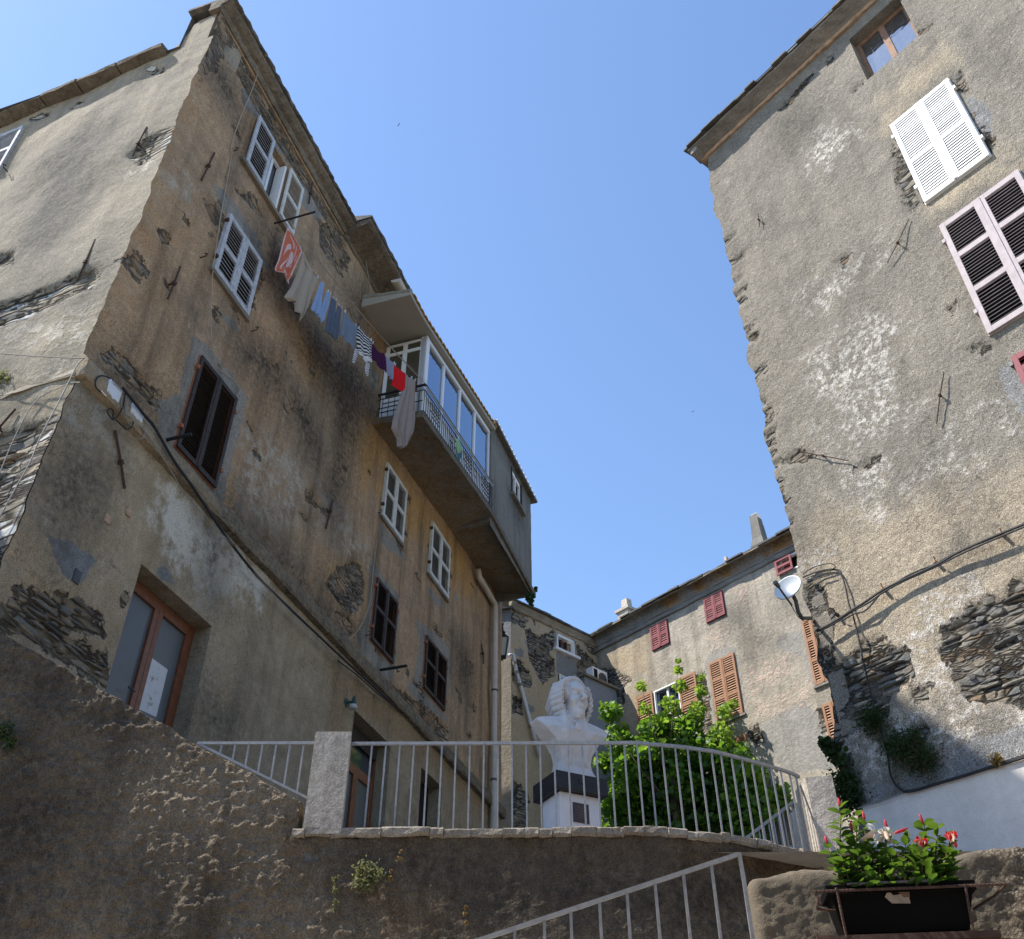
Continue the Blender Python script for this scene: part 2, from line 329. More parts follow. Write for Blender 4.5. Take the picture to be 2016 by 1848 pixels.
    m['steps']=simple('stone_steps',(.3,.28,.25),.95,var=.25,sc=4,bump=.02,bsc=12)
    def leaf(name,col,trans,rough=.45,var=.35,spec=.4):
        N=NT(name); n=N.noise(5,3); r=N.n('ShaderNodeObjectInfo')
        c=N.mix(N.mr(n,.3,.7),tuple(x*(1-var) for x in col),tuple(x*(1+var) for x in col))
        N.out(c,rough,Specular_IOR_Level=spec)
        tr=N.n('ShaderNodeBsdfTranslucent'); N.put(tr.inputs[0],N.mix(N.mr(n,.3,.7),tuple(x*(1-var) for x in trans),trans)); mx=N.n('ShaderNodeMixShader'); mx.inputs[0].default_value=.45
        N.t.links.new(N.b.outputs[0],mx.inputs[1]); N.t.links.new(tr.outputs[0],mx.inputs[2]); N.t.links.new(mx.outputs[0],N.t.nodes['Material Output'].inputs[0]); return N.m
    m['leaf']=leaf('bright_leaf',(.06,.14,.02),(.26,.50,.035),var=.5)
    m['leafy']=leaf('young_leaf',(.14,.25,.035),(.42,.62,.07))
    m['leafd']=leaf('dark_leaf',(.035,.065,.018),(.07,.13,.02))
    m['pleaf']=leaf('glossy_leaf',(.042,.10,.018),(.15,.26,.025),.22,spec=.6)
    m['weed']=leaf('dusty_weed_leaf',(.20,.20,.09),(.3,.32,.12),.7)
    m['dry']=leaf('dry_leaf',(.30,.20,.07),(.4,.28,.1),.8)
    m['stem']=simple('stem',(.14,.10,.05),.8)
    m['bark']=simple('bark',(.13,.10,.075),.95,var=.4,sc=10,bump=.02)
    m['wpetal']=leaf('white_petal',(.80,.78,.76),(.8,.75,.7),.6,.05)
    m['cpetal']=leaf('cream_petal',(.75,.6,.48),(.8,.6,.4),.6,.1)
    m['rpetal']=leaf('red_petal',(.55,.01,.025),(.7,.02,.04),.5,.2)
    m['bud']=leaf('pink_bud',(.6,.07,.09),(.7,.12,.12),.5,.3)
    def cloth(name,c,tr=.25,var=.12,pat=None):
        N=NT(name); n=N.noise(4,4); cc=N.mix(N.mr(n,.3,.7),tuple(x*(1-var) for x in c),c)
        if pat: cc=pat(N,cc)
        N.out(cc,.9,N.bump(N.noise(120,2),.002),Specular_IOR_Level=.1)
        t=N.n('ShaderNodeBsdfTranslucent'); N.put(t.inputs[0],cc); mx=N.n('ShaderNodeMixShader'); mx.inputs[0].default_value=tr
        N.t.links.new(N.b.outputs[0],mx.inputs[1]); N.t.links.new(t.outputs[0],mx.inputs[2]); N.t.links.new(mx.outputs[0],N.t.nodes['Material Output'].inputs[0]); return N.m
    def uv(N,nm='uv'):
        q=N.n('ShaderNodeAttribute'); q.attribute_name='cuv'; s=N.n('ShaderNodeSeparateXYZ'); N.put(s.inputs[0],q.outputs['Vector']); return s.outputs
    def floral(N,c):
        u=uv(N); x=N.math('SUBTRACT',u[0],.5); y=N.math('SUBTRACT',u[1],.5); dx=N.math('MULTIPLY',x,1.15)
        d=N.math('SQRT',N.math('ADD',N.math('POWER',dx,2),N.math('POWER',y,2)))
        ctr=N.mr(d,.135,.15,1,0)
        an=N.math('ARCTAN2',y,dx); pet=N.math('SINE',N.math('ADD',N.math('MULTIPLY',an,7),N.math('MULTIPLY',d,22)))
        ring=N.math('MULTIPLY',N.mr(pet,.35,.5),N.math('MULTIPLY',N.mr(d,.19,.2),N.mr(d,.40,.42,1,0)))
        bd=N.mr(N.math('MAXIMUM',N.math('ABSOLUTE',x),N.math('ABSOLUTE',y)),.43,.445)
        f=N.math('MAXIMUM',ctr,N.math('MAXIMUM',ring,bd)); return N.mix(f,c,(.78,.62,.62))
    def stripes(N,c):
        u=uv(N); s_=N.math('FRACT',N.math('MULTIPLY',u[1],9)); th=N.mr(u[1],0,1,.35,.6); f=N.math('GREATER_THAN',s_,th); f=N.math('MULTIPLY',f,N.mr(u[1],.78,.8,1,0)); return N.mix(f,c,(.02,.02,.03))
    def sleeve(N,c):
        u=uv(N); f=N.math('GREATER_THAN',N.math('FRACT',N.math('MULTIPLY',u[1],9)),.42); return N.mix(f,(.015,.015,.02),c)
    m['c_pink']=cloth('pink_floral_towel',(.72,.22,.13),.4,pat=floral)
    m['c_beige']=cloth('beige_sheet',(.52,.45,.37),.35)
    m['c_jean']=cloth('light_denim',(.27,.38,.6),.15)
    m['c_slate']=cloth('slate_denim',(.10,.125,.175),.1)
    m['c_grey']=cloth('grey_blue_cotton',(.19,.24,.31),.2)
    m['c_stripe']=cloth('striped_cotton',(.72,.73,.75),.25,pat=stripes)
    m['c_sleeve']=cloth('striped_sleeve',(.72,.73,.75),.1,pat=sleeve)
    m['c_purple']=cloth('purple_cotton',(.055,.012,.05),.1)
    m['c_lav']=cloth('lavender_cotton',(.3,.31,.42),.2)
    m['c_red']=cloth('red_cotton',(.72,.015,.02),.2)
    m['c_taupe']=cloth('taupe_sheet',(.38,.32,.29),.25)
    m['c_green']=cloth('mint_cloth',(.35,.6,.33),.2)
    m['c_teal']=cloth('teal_cloth',(.06,.2,.25),.2)
    m['peg']=simple('plastic_peg',(.5,.5,.5),.4)
    m['bird']=simple('bird_feathers',(.03,.035,.05),.8)
mats()
MAT['vpane']=glassy('veranda_glass',(.075,.068,.045),.06,.6)
MAT['conc2']=simple('painted_soffit',(.33,.305,.255),.8,var=.06,sc=3)
N=NT('rubble_stone'); _t=N.attr('tone'); _c=N.n('ShaderNodeValToRGB'); N.put(_c.inputs[0],_t); _r=_c.color_ramp; _r.interpolation='LINEAR'
for _p,_k in ((.12,(.10,.10,.095)),(.3,(.17,.165,.15)),(.5,(.25,.23,.19)),(.68,(.20,.205,.20)),(.84,(.27,.205,.13)),(.95,(.33,.30,.25))): _e=_r.elements.new(_p); _e.color=(*_k,1)
_r.elements[0].color=(.12,.12,.115,1); _r.elements[-1].color=(.36,.33,.28,1)
_n=N.noise(9,6,.7,co=N.scale(1,1,3)); _n2=N.noise(40,5,.7,co=N.scale(1,1,3))
_q=N.mix(1.0,_c.outputs[0],N.mr(_n,.3,.7,.6,1.35),'MULTIPLY'); _q=N.mix(N.mr(_n2,.5,.75,0,.5),_q,(.06,.052,.042))
MAT['rubble']=N.out(_q,.9,N.bump(N.math('ADD',N.math('MULTIPLY',_n,.03),N.math('MULTIPLY',_n2,.014))),Specular_IOR_Level=.2)
MAT['verge']=simple('mossy_verge_tile',(.25,.24,.2),.9,var=.3,sc=8)
N=NT('old_window_glass'); N.out((.36,.38,.4),.05,N.bump(N.noise(1.3,3),.02),.9); MAT['gpane2']=N.m
MAT['maroonw']=simple('maroon_window_frame',(.11,.03,.028),.6)
MAT['pier']=plaster('pale_rendered_pier',(.42,.37,.29),(.36,.32,.26),(.48,.43,.35),cement=(.3,.31,.32),pale=(.6,.55,.48),streak=.2,pit=.2,lump=.02)
MAT['sticker']=simple('torn_sticker',(.3,.24,.18),.8,var=.3,sc=20)
MAT['bluewall']=simple('blue_grey_render',(.22,.245,.29),.9,var=.1,sc=5)
# ---------------------------------------------------------------- walls
def snap(a,b,step,marks):
    n=max(2,int(round((b-a)/step))); L=np.linspace(a,b,n+1)
    for m in marks:
        if a<m<b:
            i=int(np.argmin(abs(L-m))); i=min(max(i,1),n-1); L[i]=m
    return np.sort(L)
ATTRS=('stone','dark','pale','cement','ochre')
def setattrs(me,pts,masks):
    for k_ in ATTRS:
        v=np.full(len(pts),-1.0)
        for poly in masks.get(k_,[]): v=np.maximum(v,sdf(pts,poly))
        a=me.attributes.new(k_,'FLOAT','POINT'); a.data.foreach_set('value',v.astype(np.float32))
def wall(name,P,u0,u1,z0,z1,step,mat,parent,openings=(),masks={},amp=.05,freq=.7,seed=1,v0=0,reveal=.22,corner=0,edge=None,holes=0,recess=.05,top=None):
    us=snap(u0,u1,step,[x for o in openings for x in o[:2]]); zs=snap(z0,z1,step,[x for o in openings for x in o[2:4]])
    U,Z=np.meshgrid(us,zs,indexing='ij'); u=U.ravel(); z=Z.ravel(); pts=np.stack([u,z],1)
    nu,nz=len(us),len(zs)
    st=np.full(len(u),-1.0)
    for poly in masks.get('stone',[]): st=np.maximum(st,sdf(pts,poly))
    d=(fbm(u*freq+50,z*freq+50,seed,4)-.5)*2*amp+(fbm(u*4+9,z*4+9,seed+9,3)-.5)*.02
    d-=np.clip(st*8+.4,0,1)*recess
    d+=np.clip(st*8,0,1)*(fbm(u*3,z*8,seed+3,3)-.5)*.10
    for (a,b,c,e) in openings:
        dd=np.maximum(np.maximum(a-u,u-b),np.maximum(c-z,z-e)); d*=np.clip(dd/.25,0,1)
    uu=u.copy(); zz=z.copy()
    if corner:
        j=(fbm(z*1.3+3,z*0+.5,77,3)-.5)*.22+(fbm(z*6+3,z*0+.5,78,2)-.5)*.07; f=np.clip(1-u/.6,0,1)
        d*=np.clip(u/.6,0,1)
        if corner==1: d+=j*f
        else: uu-=j*f
    if edge:
        f=np.clip(1-(edge-u)/.4,0,1); uu+=f*((fbm(z*2.2,z*0+.3,seed+20,4)-.5)*.26)
    if top is not None: zz=z0+(z-z0)*(np.array([top(q) for q in u])-z0)/(z1-z0)
    W=P.p+np.outer(uu,P.d)+np.outer(d+v0,P.n); W[:,2]+=zz
    b=wbase(parent); fs=[]
    uc=(us[:-1]+us[1:])/2; zc=(zs[:-1]+zs[1:])/2
    for i in range(nu-1):
        cols=[o for o in openings if o[0]<uc[i]<o[1]]
        for j in range(nz-1):
            if any(o[2]<zc[j]<o[3] for o in cols): continue
            fs.append((i*nz+j,(i+1)*nz+j,(i+1)*nz+j+1,i*nz+j+1))
    V=(W-b).tolist(); ap=pts
    for (a,bb,c,e) in openings:                         # reveals
        rd=reveal
        for (p,q) in (((a,c),(bb,c)),((bb,c),(bb,e)),((bb,e),(a,e)),((a,e),(a,c))):
            k0=len(V); V+= [(P.w(*p,v0)-b).tolist(),(P.w(*q,v0)-b).tolist(),(P.w(*q,v0-rd)-b).tolist(),(P.w(*p,v0-rd)-b).tolist()]
            fs.append((k0,k0+1,k0+2,k0+3)); ap=np.vstack([ap,[p,q,q,p]])
    me=bpy.data.meshes.new(name); me.from_pydata(V,[],fs); me.materials.append(mat)
    me.polygons.foreach_set('use_smooth',[True]*len(fs)); setattrs(me,ap,masks); me.update()
    o=bpy.data.objects.new(name,me); C.objects.link(o)
    if parent: o.parent=parent
    BASE[o.name]=b; return o
def rubble(P,polys,parent,seed,hr=(.05,.15),lr=(.10,.42),v0=-.09,out=(.0,.045),marg=.03,name='rubble_stonework',slope=0.,gap=.012,lim=(-99,99)):
    rnd=random.Random(seed); b=MB(); tone=[]
    A=np.vstack(polys); ulo,zlo=A.min(0)-.2; uhi,zhi=A.max(0)+.2; z=zlo
    while z<zhi:
        h=rnd.uniform(*hr); u=ulo-rnd.random()*.3
        while u<uhi:
            hh=h*rnd.uniform(.7,1.0); L=rnd.uniform(*lr)*min(1.3,.5+h/.12); c=np.array([u+L/2,z+h/2+slope*(u+L/2)]); 
            sub_=2 if (rnd.random()<.28 and h>.08) else 1
            if c[0]-L/2<lim[0] or c[0]+L/2>lim[1]: u+=L; continue
            for k_ in range(sub_):
                cz=c[1] if sub_==1 else c[1]+(k_-.5)*h*.5; hk=hh/sub_
                s_=max(sdf(np.array([[c[0],cz]]),q)[0] for q in polys)
                if s_<marg*rnd.uniform(.2,1.3): continue
                n=rnd.choice((6,7,8,9)); t0=rnd.random()*6; R=[[],[],[]]; vo=rnd.uniform(*out); ti=rnd.uniform(-.25,.25); tz=rnd.uniform(-.2,.2)
                for i in range(n):
                    a=t0+2*pi*i/n+rnd.uniform(-.25,.25); ca,sa=cos(a),sin(a); e=.55
                    x=abs(ca)**e*(1 if ca>0 else -1)*(L/2-gap)*rnd.uniform(.82,1.0); y=abs(sa)**e*(1 if sa>0 else -1)*(hk/2-gap*.6)*rnd.uniform(.8,1.0)
                    R[0].append(P.w(c[0]+x,cz+y,v0)); R[1].append(P.w(c[0]+x*.97,cz+y*.95,vo-.022+ti*x*.25+tz*y*.25+rnd.uniform(-.006,.006))); f=rnd.uniform(.70,.86); R[2].append(P.w(c[0]+x*f,cz+y*f,vo+ti*x*.25+tz*y*.3+rnd.uniform(-.009,.009)))
                k0=len(b.v); b.grid(R,0,True); b.add([P.w(c[0],cz,vo+rnd.uniform(0,.012))],[]); m=len(b.v)-1
                b.f+=[(k0+2*n+i,k0+2*n+(i+1)%n,m) for i in range(n)]; b.mi+=[0]*n
                tone+= [rnd.random()]*(len(b.v)-k0)
            u+=L
        z+=h
    if not b.v: return
    o=b.build(name,MAT['rubble'],parent); a=o.data.attributes.new('tone','FLOAT','POINT'); a.data.foreach_set('value',np.array(tone,np.float32)); return o
def addattrs(o):
    me=o.data
    for k_ in ATTRS:
        if k_ not in me.attributes:
            a=me.attributes.new(k_,'FLOAT','POINT'); a.data.foreach_set('value',np.full(len(me.vertices),-1.0,np.float32))
    return o
def shutter(P,u0,u1,z0,z1,v,mat,parent,nrail=1,pitch=.06,stile=.07,th=.04,tilt=40,closed=False,fr=None):
    b=MB(); 
    b.pbox(P,u0,u0+stile,z0,z1,v,v+th); b.pbox(P,u1-stile,u1,z0,z1,v,v+th)
    rz=[z0+(z1-z0)*i/(nrail+1) for i in range(nrail+2)]
    if fr: rz=[z0]+[z0+(z1-z0)*f for f in fr]+[z1]
    rh=stile*1.15
    edges=[]
    for i,z in enumerate(rz):
        a,c=(z,z+rh) if i==0 else ((z-rh,z) if i==len(rz)-1 else (z-rh/2,z+rh/2)); edges.append((a,c))
        b.pbox(P,u0+stile,u1-stile,a,c,v+.003,v+th-.003)
    t=radians(tilt)
    for i in range(len(rz)-1):
        za,zb=edges[i][1],edges[i+1][0]; n=max(2,int((zb-za)/pitch))
        for q in range(n):
            zc=za+(zb-za)*(q+.5)/n; c=P.w((u0+u1)/2,zc,v+th*.5)
            jt=random.uniform(-.06,.06)
            ax=[P.d,P.n*cos(t+jt)-np.array([0,0,1])*sin(t+jt),P.n*sin(t+jt)+np.array([0,0,1])*cos(t+jt)]
            b.box(c,ax,((u1-u0)/2-stile+.004,th*.62 if not closed else pitch*.5,.0035))
    return b.build('shutter',mat,parent)
def hinge(P,pts,v,mat,parent):
    b=MB()
    for (u,z) in pts: b=MB(); b.pbox(P,u-.025,u+.025,z-.035,z+.035,v-.02,v+.05); b.build('hinge',mat,parent)
def shut_window(house,P,u0,u1,z0,z1,mat,nrail=1,pitch=.06,v=.0,frame=None,sill=None,stile=.07,tilt=40,fr=None,leaves=True,hmat=None):
    b=MB(); b.pbox(P,u0-.01,u1+.01,z0-.01,z1+.01,-.24,-.2)
    f=.05
    win=MB(); win.pbox(P,u0,u0+f,z0,z1,-.08,v-.004,0); win.pbox(P,u1-f,u1,z0,z1,-.08,v-.004,0); win.pbox(P,u0+f,u1-f,z1-f,z1,-.08,v-.006,0); win.pbox(P,u0+f,u1-f,z0,z0+f,-.08,v-.006,0)
    win.pbox(P,u0-.01,u1+.01,z0-.01,z1+.01,-.24,-.2,1)
    if leaves: win.pbox(P,u0+.045,u1-.045,z0+.045,z1-.045,-.06,-.045,1)  # near-black sheet close behind the slats, in place of cavity shade
    w_=win.build('window',[frame or mat,MAT['shade_black']],house)
    m=(u0+u1)/2
    if leaves:
        shutter(P,u0+.012,m-.005,z0+.012,z1-.012,v,mat,w_,nrail,pitch,stile,tilt=tilt,fr=fr); shutter(P,m+.005,u1-.012,z0+.012,z1-.012,v,mat,w_,nrail,pitch,stile,tilt=tilt,fr=fr)
        mb=MB(); mb.pbox(P,m-.03,m+.03,z0+.03,z1-.03,v+.037,v+.052); mb.build('meeting_strip',mat,w_)
    if hmat: hinge(P,[(u0-.01,z0+.2*(z1-z0)),(u0-.01,z0+.85*(z1-z0)),(u1+.01,z0+.2*(z1-z0)),(u1+.01,z0+.85*(z1-z0))],v,hmat,w_)
    if sill:
        s=MB(); s.pbox(P,u0-.06,u1+.06,z0-.07,z0-.002,-.05,.06); addattrs(s.build('sill',sill,w_))
    return w_
def anchor(house,P,c,top,mid,bot,mat,r=.019):
    b=MB(); A=P.hit(*c(*top),.05); Mi=P.hit(*c(*mid),.07); B=P.hit(*c(*bot),.05)
    b.tube([A,Mi,B],r,6); d=(B-A)/np.linalg.norm(B-A); pp=np.cross(d,P.n)
    b.box(Mi,(d,pp,P.n),(r*2.0,r*1.5,.03)); b.tube([Mi-P.n*.1,Mi+P.n*.03],r*.9,6)
    return b.build('wall_anchor',mat,house)
# ================================================================ LEFT HOUSE
def Lm(c,pts): return onp(LP,c,pts)
LH=empty('tenement_house',tuple(LP.w(9,7,-5)),'tall shabby ochre tenement on the left, with laundry and a glazed balcony','house')
LTOP=20.85
wA=(1.76,3.55,18.3,20.02); wB=(1.79,3.0,15.06,16.68); wC=(2.1,3.25,11.2,13.2)
wE=(9.15,10.38,14.8,16.4); wF=(12.05,13.42,15.0,16.65); wG=(9.22,10.39,11.6,13.17); wH=(12.13,13.53,11.87,13.27)
wAo=(2.42,3.1,18.36,20.0)
Lst=[Lm(C1,[(1340,130),(1420,330),(1560,560),(1800,900),(1960,1250),(2002,1400),(1890,1270),(1700,960),(1500,640),(1400,450),(1300,300)]),
     Lm(C1,[(1210,190),(1290,100),(1340,160),(1290,330),(1240,420),(1190,400)]),
     Lm(CL,[(575,120),(760,210),(900,430),(960,560),(850,740),(700,590),(590,400)]),
     Lm(CL,[(700,30),(760,20),(960,300),(900,340),(800,200)]),
     Lm(C2,[(690,180),(760,250),(900,430),(945,520),(905,545),(860,470),(700,330),(590,200)]),
     Lm(C1,[(1180,1150),(1290,1200),(1300,1330),(1240,1300)]),Lm(C1,[(1500,1560),(1560,1600),(1490,1740),(1470,1660)]),
     Lm(C1,[(920,1350),(1000,1380),(1010,1440),(950,1420)]),Lm(C1,[(1340,1060),(1420,1130),(1500,1160),(1560,1290),(1500,1230),(1380,1110)]),
     Lm(C5,[(240,730),(300,800),(325,930),(280,1090),(180,1060),(70,900),(100,830)]),
     Lm(C5,[(130,1060),(230,1130),(250,1250),(180,1190)]),
     Lm(C6,[(600,130),(740,220),(900,330),(1000,440),(990,500),(830,420),(700,320)]),
     Lm(C1,[(700,1490),(790,1465),(860,1590),(800,1640),(740,1560)]),
     Lm(C4,[(190,870),(240,900),(230,920),(180,890)]),Lm(C4,[(410,890),(445,920),(430,945)]),Lm(C4,[(410,1630),(480,1720),(490,1760),(430,1690)]),
     Lm(C2,[(1790,1010),(1870,1100),(1860,1130),(1790,1050)]),Lm(C5,[(1010,1680),(1060,1720),(1050,1760)])]
for i in range(70):
    u=random.uniform(.6,17.5); z=random.uniform(11.3,20); s=random.uniform(.06,.19)
    Lst.append(np.array([(u-s*1.5,z),(u,z+s*.5),(u+s*1.6,z-.1*s),(u,z-s*.5)]))
Lmask=dict(stone=Lst,
  cement=[Lm(C2,[(1130,110),(1230,190),(1340,310),(1445,470),(1400,680),(1340,900),(1310,1090),(1200,1010),(1000,800),(930,650),(920,480),(1050,440),(1080,280)]),
    Lm(C5,[(350,710),(440,860),(540,970),(550,1090),(530,1300),(500,1560),(420,1500),(290,1350),(275,1250),(330,1100),(350,900)]),
    Lm(C5,[(660,1120),(760,1200),(880,1310),(890,1450),(870,1600),(850,1750),(880,1830),(700,1700),(600,1600),(650,1500),(690,1300)]),
    Lm(C5,[(740,920),(820,990),(870,1070),(790,1030),(740,960)]),Lm(C5,[(405,470),(550,640),(600,740),(470,680),(420,600)]),
    Lm(C1,[(1410,490),(1500,600),(1640,740),(1670,900),(1600,880),(1500,670),(1420,640)]),
    Lm(C1,[(1230,1060),(1330,1140),(1440,1290),(1530,1420),(1570,1570),(1510,1540),(1400,1350),(1320,1240),(1280,1200)]),
    Lm(CW,[(270,1590),(400,1680),(410,1760),(330,1720)]),Lm(C1,[(1740,950),(1900,1150),(1860,1300),(1760,1200)]),
    Lm(C5,[(920,930),(945,1000),(925,1020)]),Lm(C4,[(770,900),(830,960),(800,1040),(760,1000)])],
  dark=[Lm(C1,[(1230,300),(1330,420),(1420,620),(1380,700),(1280,560),(1200,420)]),Lm(C2,[(600,260),(760,300),(960,560),(900,640),(760,520),(620,400)]),Lm(C4,[(0,700),(150,760),(300,1000),(260,1100),(120,980),(0,860)]),Lm(C2,[(1650,300),(1800,500),(1900,800),(1850,900),(1700,600)]),Lm(C5,[(900,1250),(1000,1300),(1050,1500),(1000,1700),(930,1500)]),Lm(C4,[(640,470),(760,440),(790,560),(780,760),(700,720)]),
    Lm(C4,[(380,600),(500,700),(680,820),(740,960),(800,1080),(760,1200),(690,1330),(640,1480),(620,1700),(540,1848),(480,1600),(560,1350),(540,1130),(420,950),(330,760)]),
    Lm(C1,[(1560,1300),(1620,1340),(1720,1700),(1848,1848),(1600,1700),(1540,1500)]),
    Lm(C1,[(1330,100),(1420,200),(1750,700),(2002,1200),(2002,1330),(1700,900),(1400,430)]),
    Lm(C2,[(1250,1000),(1400,1080),(1600,1300),(1848,1600),(2002,1750),(2002,1848),(1848,1700),(1500,1330),(1300,1120)]),
    Lm(C5,[(0,900),(120,1050),(260,1200),(240,1260),(100,1180),(0,1080)]),
    Lm(C4,[(100,150),(220,260),(340,420),(300,560),(180,420)])],
  ochre=[Lm(C4,[(300,600),(420,760),(520,900),(500,1060),(380,950)]),Lm(C5,[(240,730),(300,800),(325,930),(280,1090),(180,1060),(70,900),(100,830)]),
    Lm(C5,[(430,30),(700,330),(900,560),(1000,760),(1050,1000),(900,900),(760,620),(600,560),(420,280)]),
    Lm(C4,[(820,640),(860,700),(850,840),(800,820)]),Lm(C1,[(1700,1500),(1848,1660),(1848,1848),(1720,1760)]),Lm(C4,[(690,1330),(780,1200),(850,1340),(820,1500),(720,1600)])],
  pale=[Lm(C4,[(0,1240),(150,1300),(330,1400),(400,1600),(300,1848),(0,1848)]),Lm(C1,[(1000,1000),(1120,1100),(1100,1200),(1000,1080)]),
    Lm(C1,[(1400,250),(1500,430),(1700,700),(1900,1050),(1850,1060),(1600,660),(1400,350)]),Lm(C5,[(0,200),(200,400),(330,700),(200,700),(0,500)]),Lm(C4,[(770,900),(820,980),(800,1040),(760,980)])])
wall('facade_wall',LP,0,18.05,10.75,LTOP+.25,.06,MAT['L'],LH,[wAo,wB,wC,wE,wF,wG,wH],Lmask,amp=.05,seed=3,corner=1,recess=.06)
dD=(2.12,3.95,6.3,9.06); dJ=(8.88,10.66,6.9,9.86); dK_=onp(LP,C6,[(826,682),(958,800)]); dK=(dK_[0][0],dK_[1][0],7.3,float(dK_[:,1].mean()))
Lpm=dict(stone=[Lm(C2,[(90,1560),(150,1545),(300,1620),(450,1650),(600,1848),(560,1848),(0,1848),(0,1700)]),Lm(C3,[(0,0),(300,90),(480,200),(600,300),(590,440),(450,350),(0,90)]),
    Lm(C2,[(690,1640),(740,1620),(735,1660),(700,1690)]),Lm(C2,[(500,1690),(590,1760),(560,1780)])],
  cement=[Lm(C2,[(270,1280),(400,1300),(540,1400),(500,1540),(420,1570),(300,1400)]),Lm(C2,[(960,1080),(1080,1080),(1140,1180),(1030,1260),(950,1200)]),
    Lm(C2,[(880,1460),(960,1450),(1010,1560),(940,1540)]),Lm(C2,[(480,240),(620,330),(640,420),(500,380)])],
  pale=[Lm(C2,[(990,960),(1090,1030),(1210,1180),(1290,1270),(1420,1400),(1530,1500),(1510,1650),(1440,1610),(1300,1560),(1150,1540),(1060,1480),(1000,1380),(940,1280),(940,1100)]),
    Lm(C2,[(440,440),(520,460),(640,560),(600,640),(480,600)])],
  dark=[Lm(C2,[(440,300),(560,480),(640,600),(500,560)]),Lm(C2,[(1200,1200),(1280,1280),(1240,1600),(1200,1500)]),Lm(C3,[(1130,520),(1300,600),(1250,700),(1100,690)]),Lm(C2,[(200,900),(400,700),(600,900),(500,1200),(300,1300)])],
  ochre=[Lm(C3,[(1830,250),(1917,330),(1917,700),(1840,700)]),Lm(C6,[(250,0),(420,100),(900,500),(1300,900),(1320,1060),(900,700),(380,300),(240,200)]),Lm(C2,[(0,1700),(200,1600),(560,1848),(0,1848)])])
wall('plinth_wall',LP,0,18.05,5.2,10.75,.06,MAT['Lp'],LH,[dD,dJ,dK],Lpm,amp=.035,seed=5,corner=1,v0=.02,reveal=.34)
rubble(LP,Lpm['stone'][:2],LH,301,lim=(.1,18),lr=(.12,.5),v0=-.1,out=(-.05,.02))
rubble(LP,[Lst[0],Lst[1],Lst[2],Lst[4],Lst[9]],LH,302,lim=(.3,18),hr=(.04,.10),lr=(.10,.32),v0=-.12,out=(-.075,-.03))
b=MB(); b.extr(LP,[(-.03,10.70),(.13,10.72),(.15,10.78),(.13,10.98),(.03,11.12),(-.03,11.12)],-.04,18.05,90,.012,4)
o=b.build('string_course',MAT['Lp'],LH); me=o.data
addattrs(o); rel=np.array([ (Vector(v.co)+Vector(wbase(o))) for v in me.vertices]); uu=(rel-LP.p)@LP.d
dk=np.where((uu>3.2),.25,np.where(uu>1.6,-.1,-.5)); me.attributes['dark'].data.foreach_set('value',dk.astype(np.float32))
# side wall ---------------------------------------------------------
def Sm(c,pts): return onp(SP,c,pts)
Smask=dict(stone=[Sm(C2,[(-400,1100),(-100,780),(0,690),(150,630),(320,600),(315,690),(270,830),(200,1050),(140,1150),(70,1400),(-60,1700),(-400,1848)]),
    Sm(C1,[(-300,1830),(0,1780),(150,1735),(400,1630),(550,1570),(585,1610),(540,1680),(300,1790),(150,1860),(-300,1990)]),
    Sm(C1,[(740,910),(830,830),(1010,730),(1110,640),(1125,720),(1060,830),(1000,880),(800,960)]),Sm(C1,[(-200,1540),(0,1480),(80,1475),(60,1530),(0,1560)]),
    Sm(C1,[(690,1490),(800,1465),(830,1560),(740,1550)]),Sm(C1,[(860,390),(960,385),(950,420),(870,430)]),Sm(C1,[(400,610),(500,560),(480,590),(420,630)]),
    Sm(C1,[(1210,190),(1330,80),(1330,150),(1250,210)]),Sm(C1,[(180,680),(290,640),(270,670),(200,700)])],
  dark=[Sm(C1,[(250,900),(560,680),(660,760),(560,1000),(420,1300),(250,1480),(80,1500),(180,1250)]),Sm(C2,[(0,380),(90,480),(100,540),(0,580)]),Sm(C1,[(-300,1830),(0,1780),(585,1580),(540,1680),(150,1860),(-300,1990)]),Sm(C2,[(0,1040),(150,1000),(140,1300),(0,1330)])],
  pale=[Sm(C1,[(790,950),(1000,880),(990,900),(800,975)]),Sm(C2,[(100,400),(380,285),(360,330),(150,410)]),Sm(C2,[(0,40),(500,0),(500,150),(200,160)])],
  ochre=[Sm(C2,[(0,440),(380,290),(460,330),(440,600),(320,620),(0,720)]),Sm(C2,[(300,0),(600,0),(560,160),(300,200)])],
  cement=[])
sw=Sm(C1,[(155,730),(-80,1000)])
sWn=(float(Sm(C1,[(152,735)])[0][0]),float(Sm(C1,[(152,735)])[0][0])+1.3,float(Sm(C1,[(20,985)])[0][1]),float(Sm(C1,[(152,735)])[0][1]))
wall('side_wall',SP,0,12.5,4,19.98,.07,MAT['S'],LH,[sWn],Smask,amp=.09,freq=.45,seed=11,corner=2,recess=.07)
shut_window(LH,SP,*sWn,MAT['grayblue'],1,.055,v=.01,frame=MAT['grayblue'])
rubble(SP,[Smask['stone'][0]],LH,303,lim=(.16,13),hr=(.07,.2),lr=(.25,.9),v0=-.14,out=(-.09,.0))
rubble(SP,[Smask['stone'][1],Smask['stone'][2]],LH,304,lim=(.3,13),hr=(.04,.10),lr=(.08,.3),v0=-.14,out=(-.09,-.04))
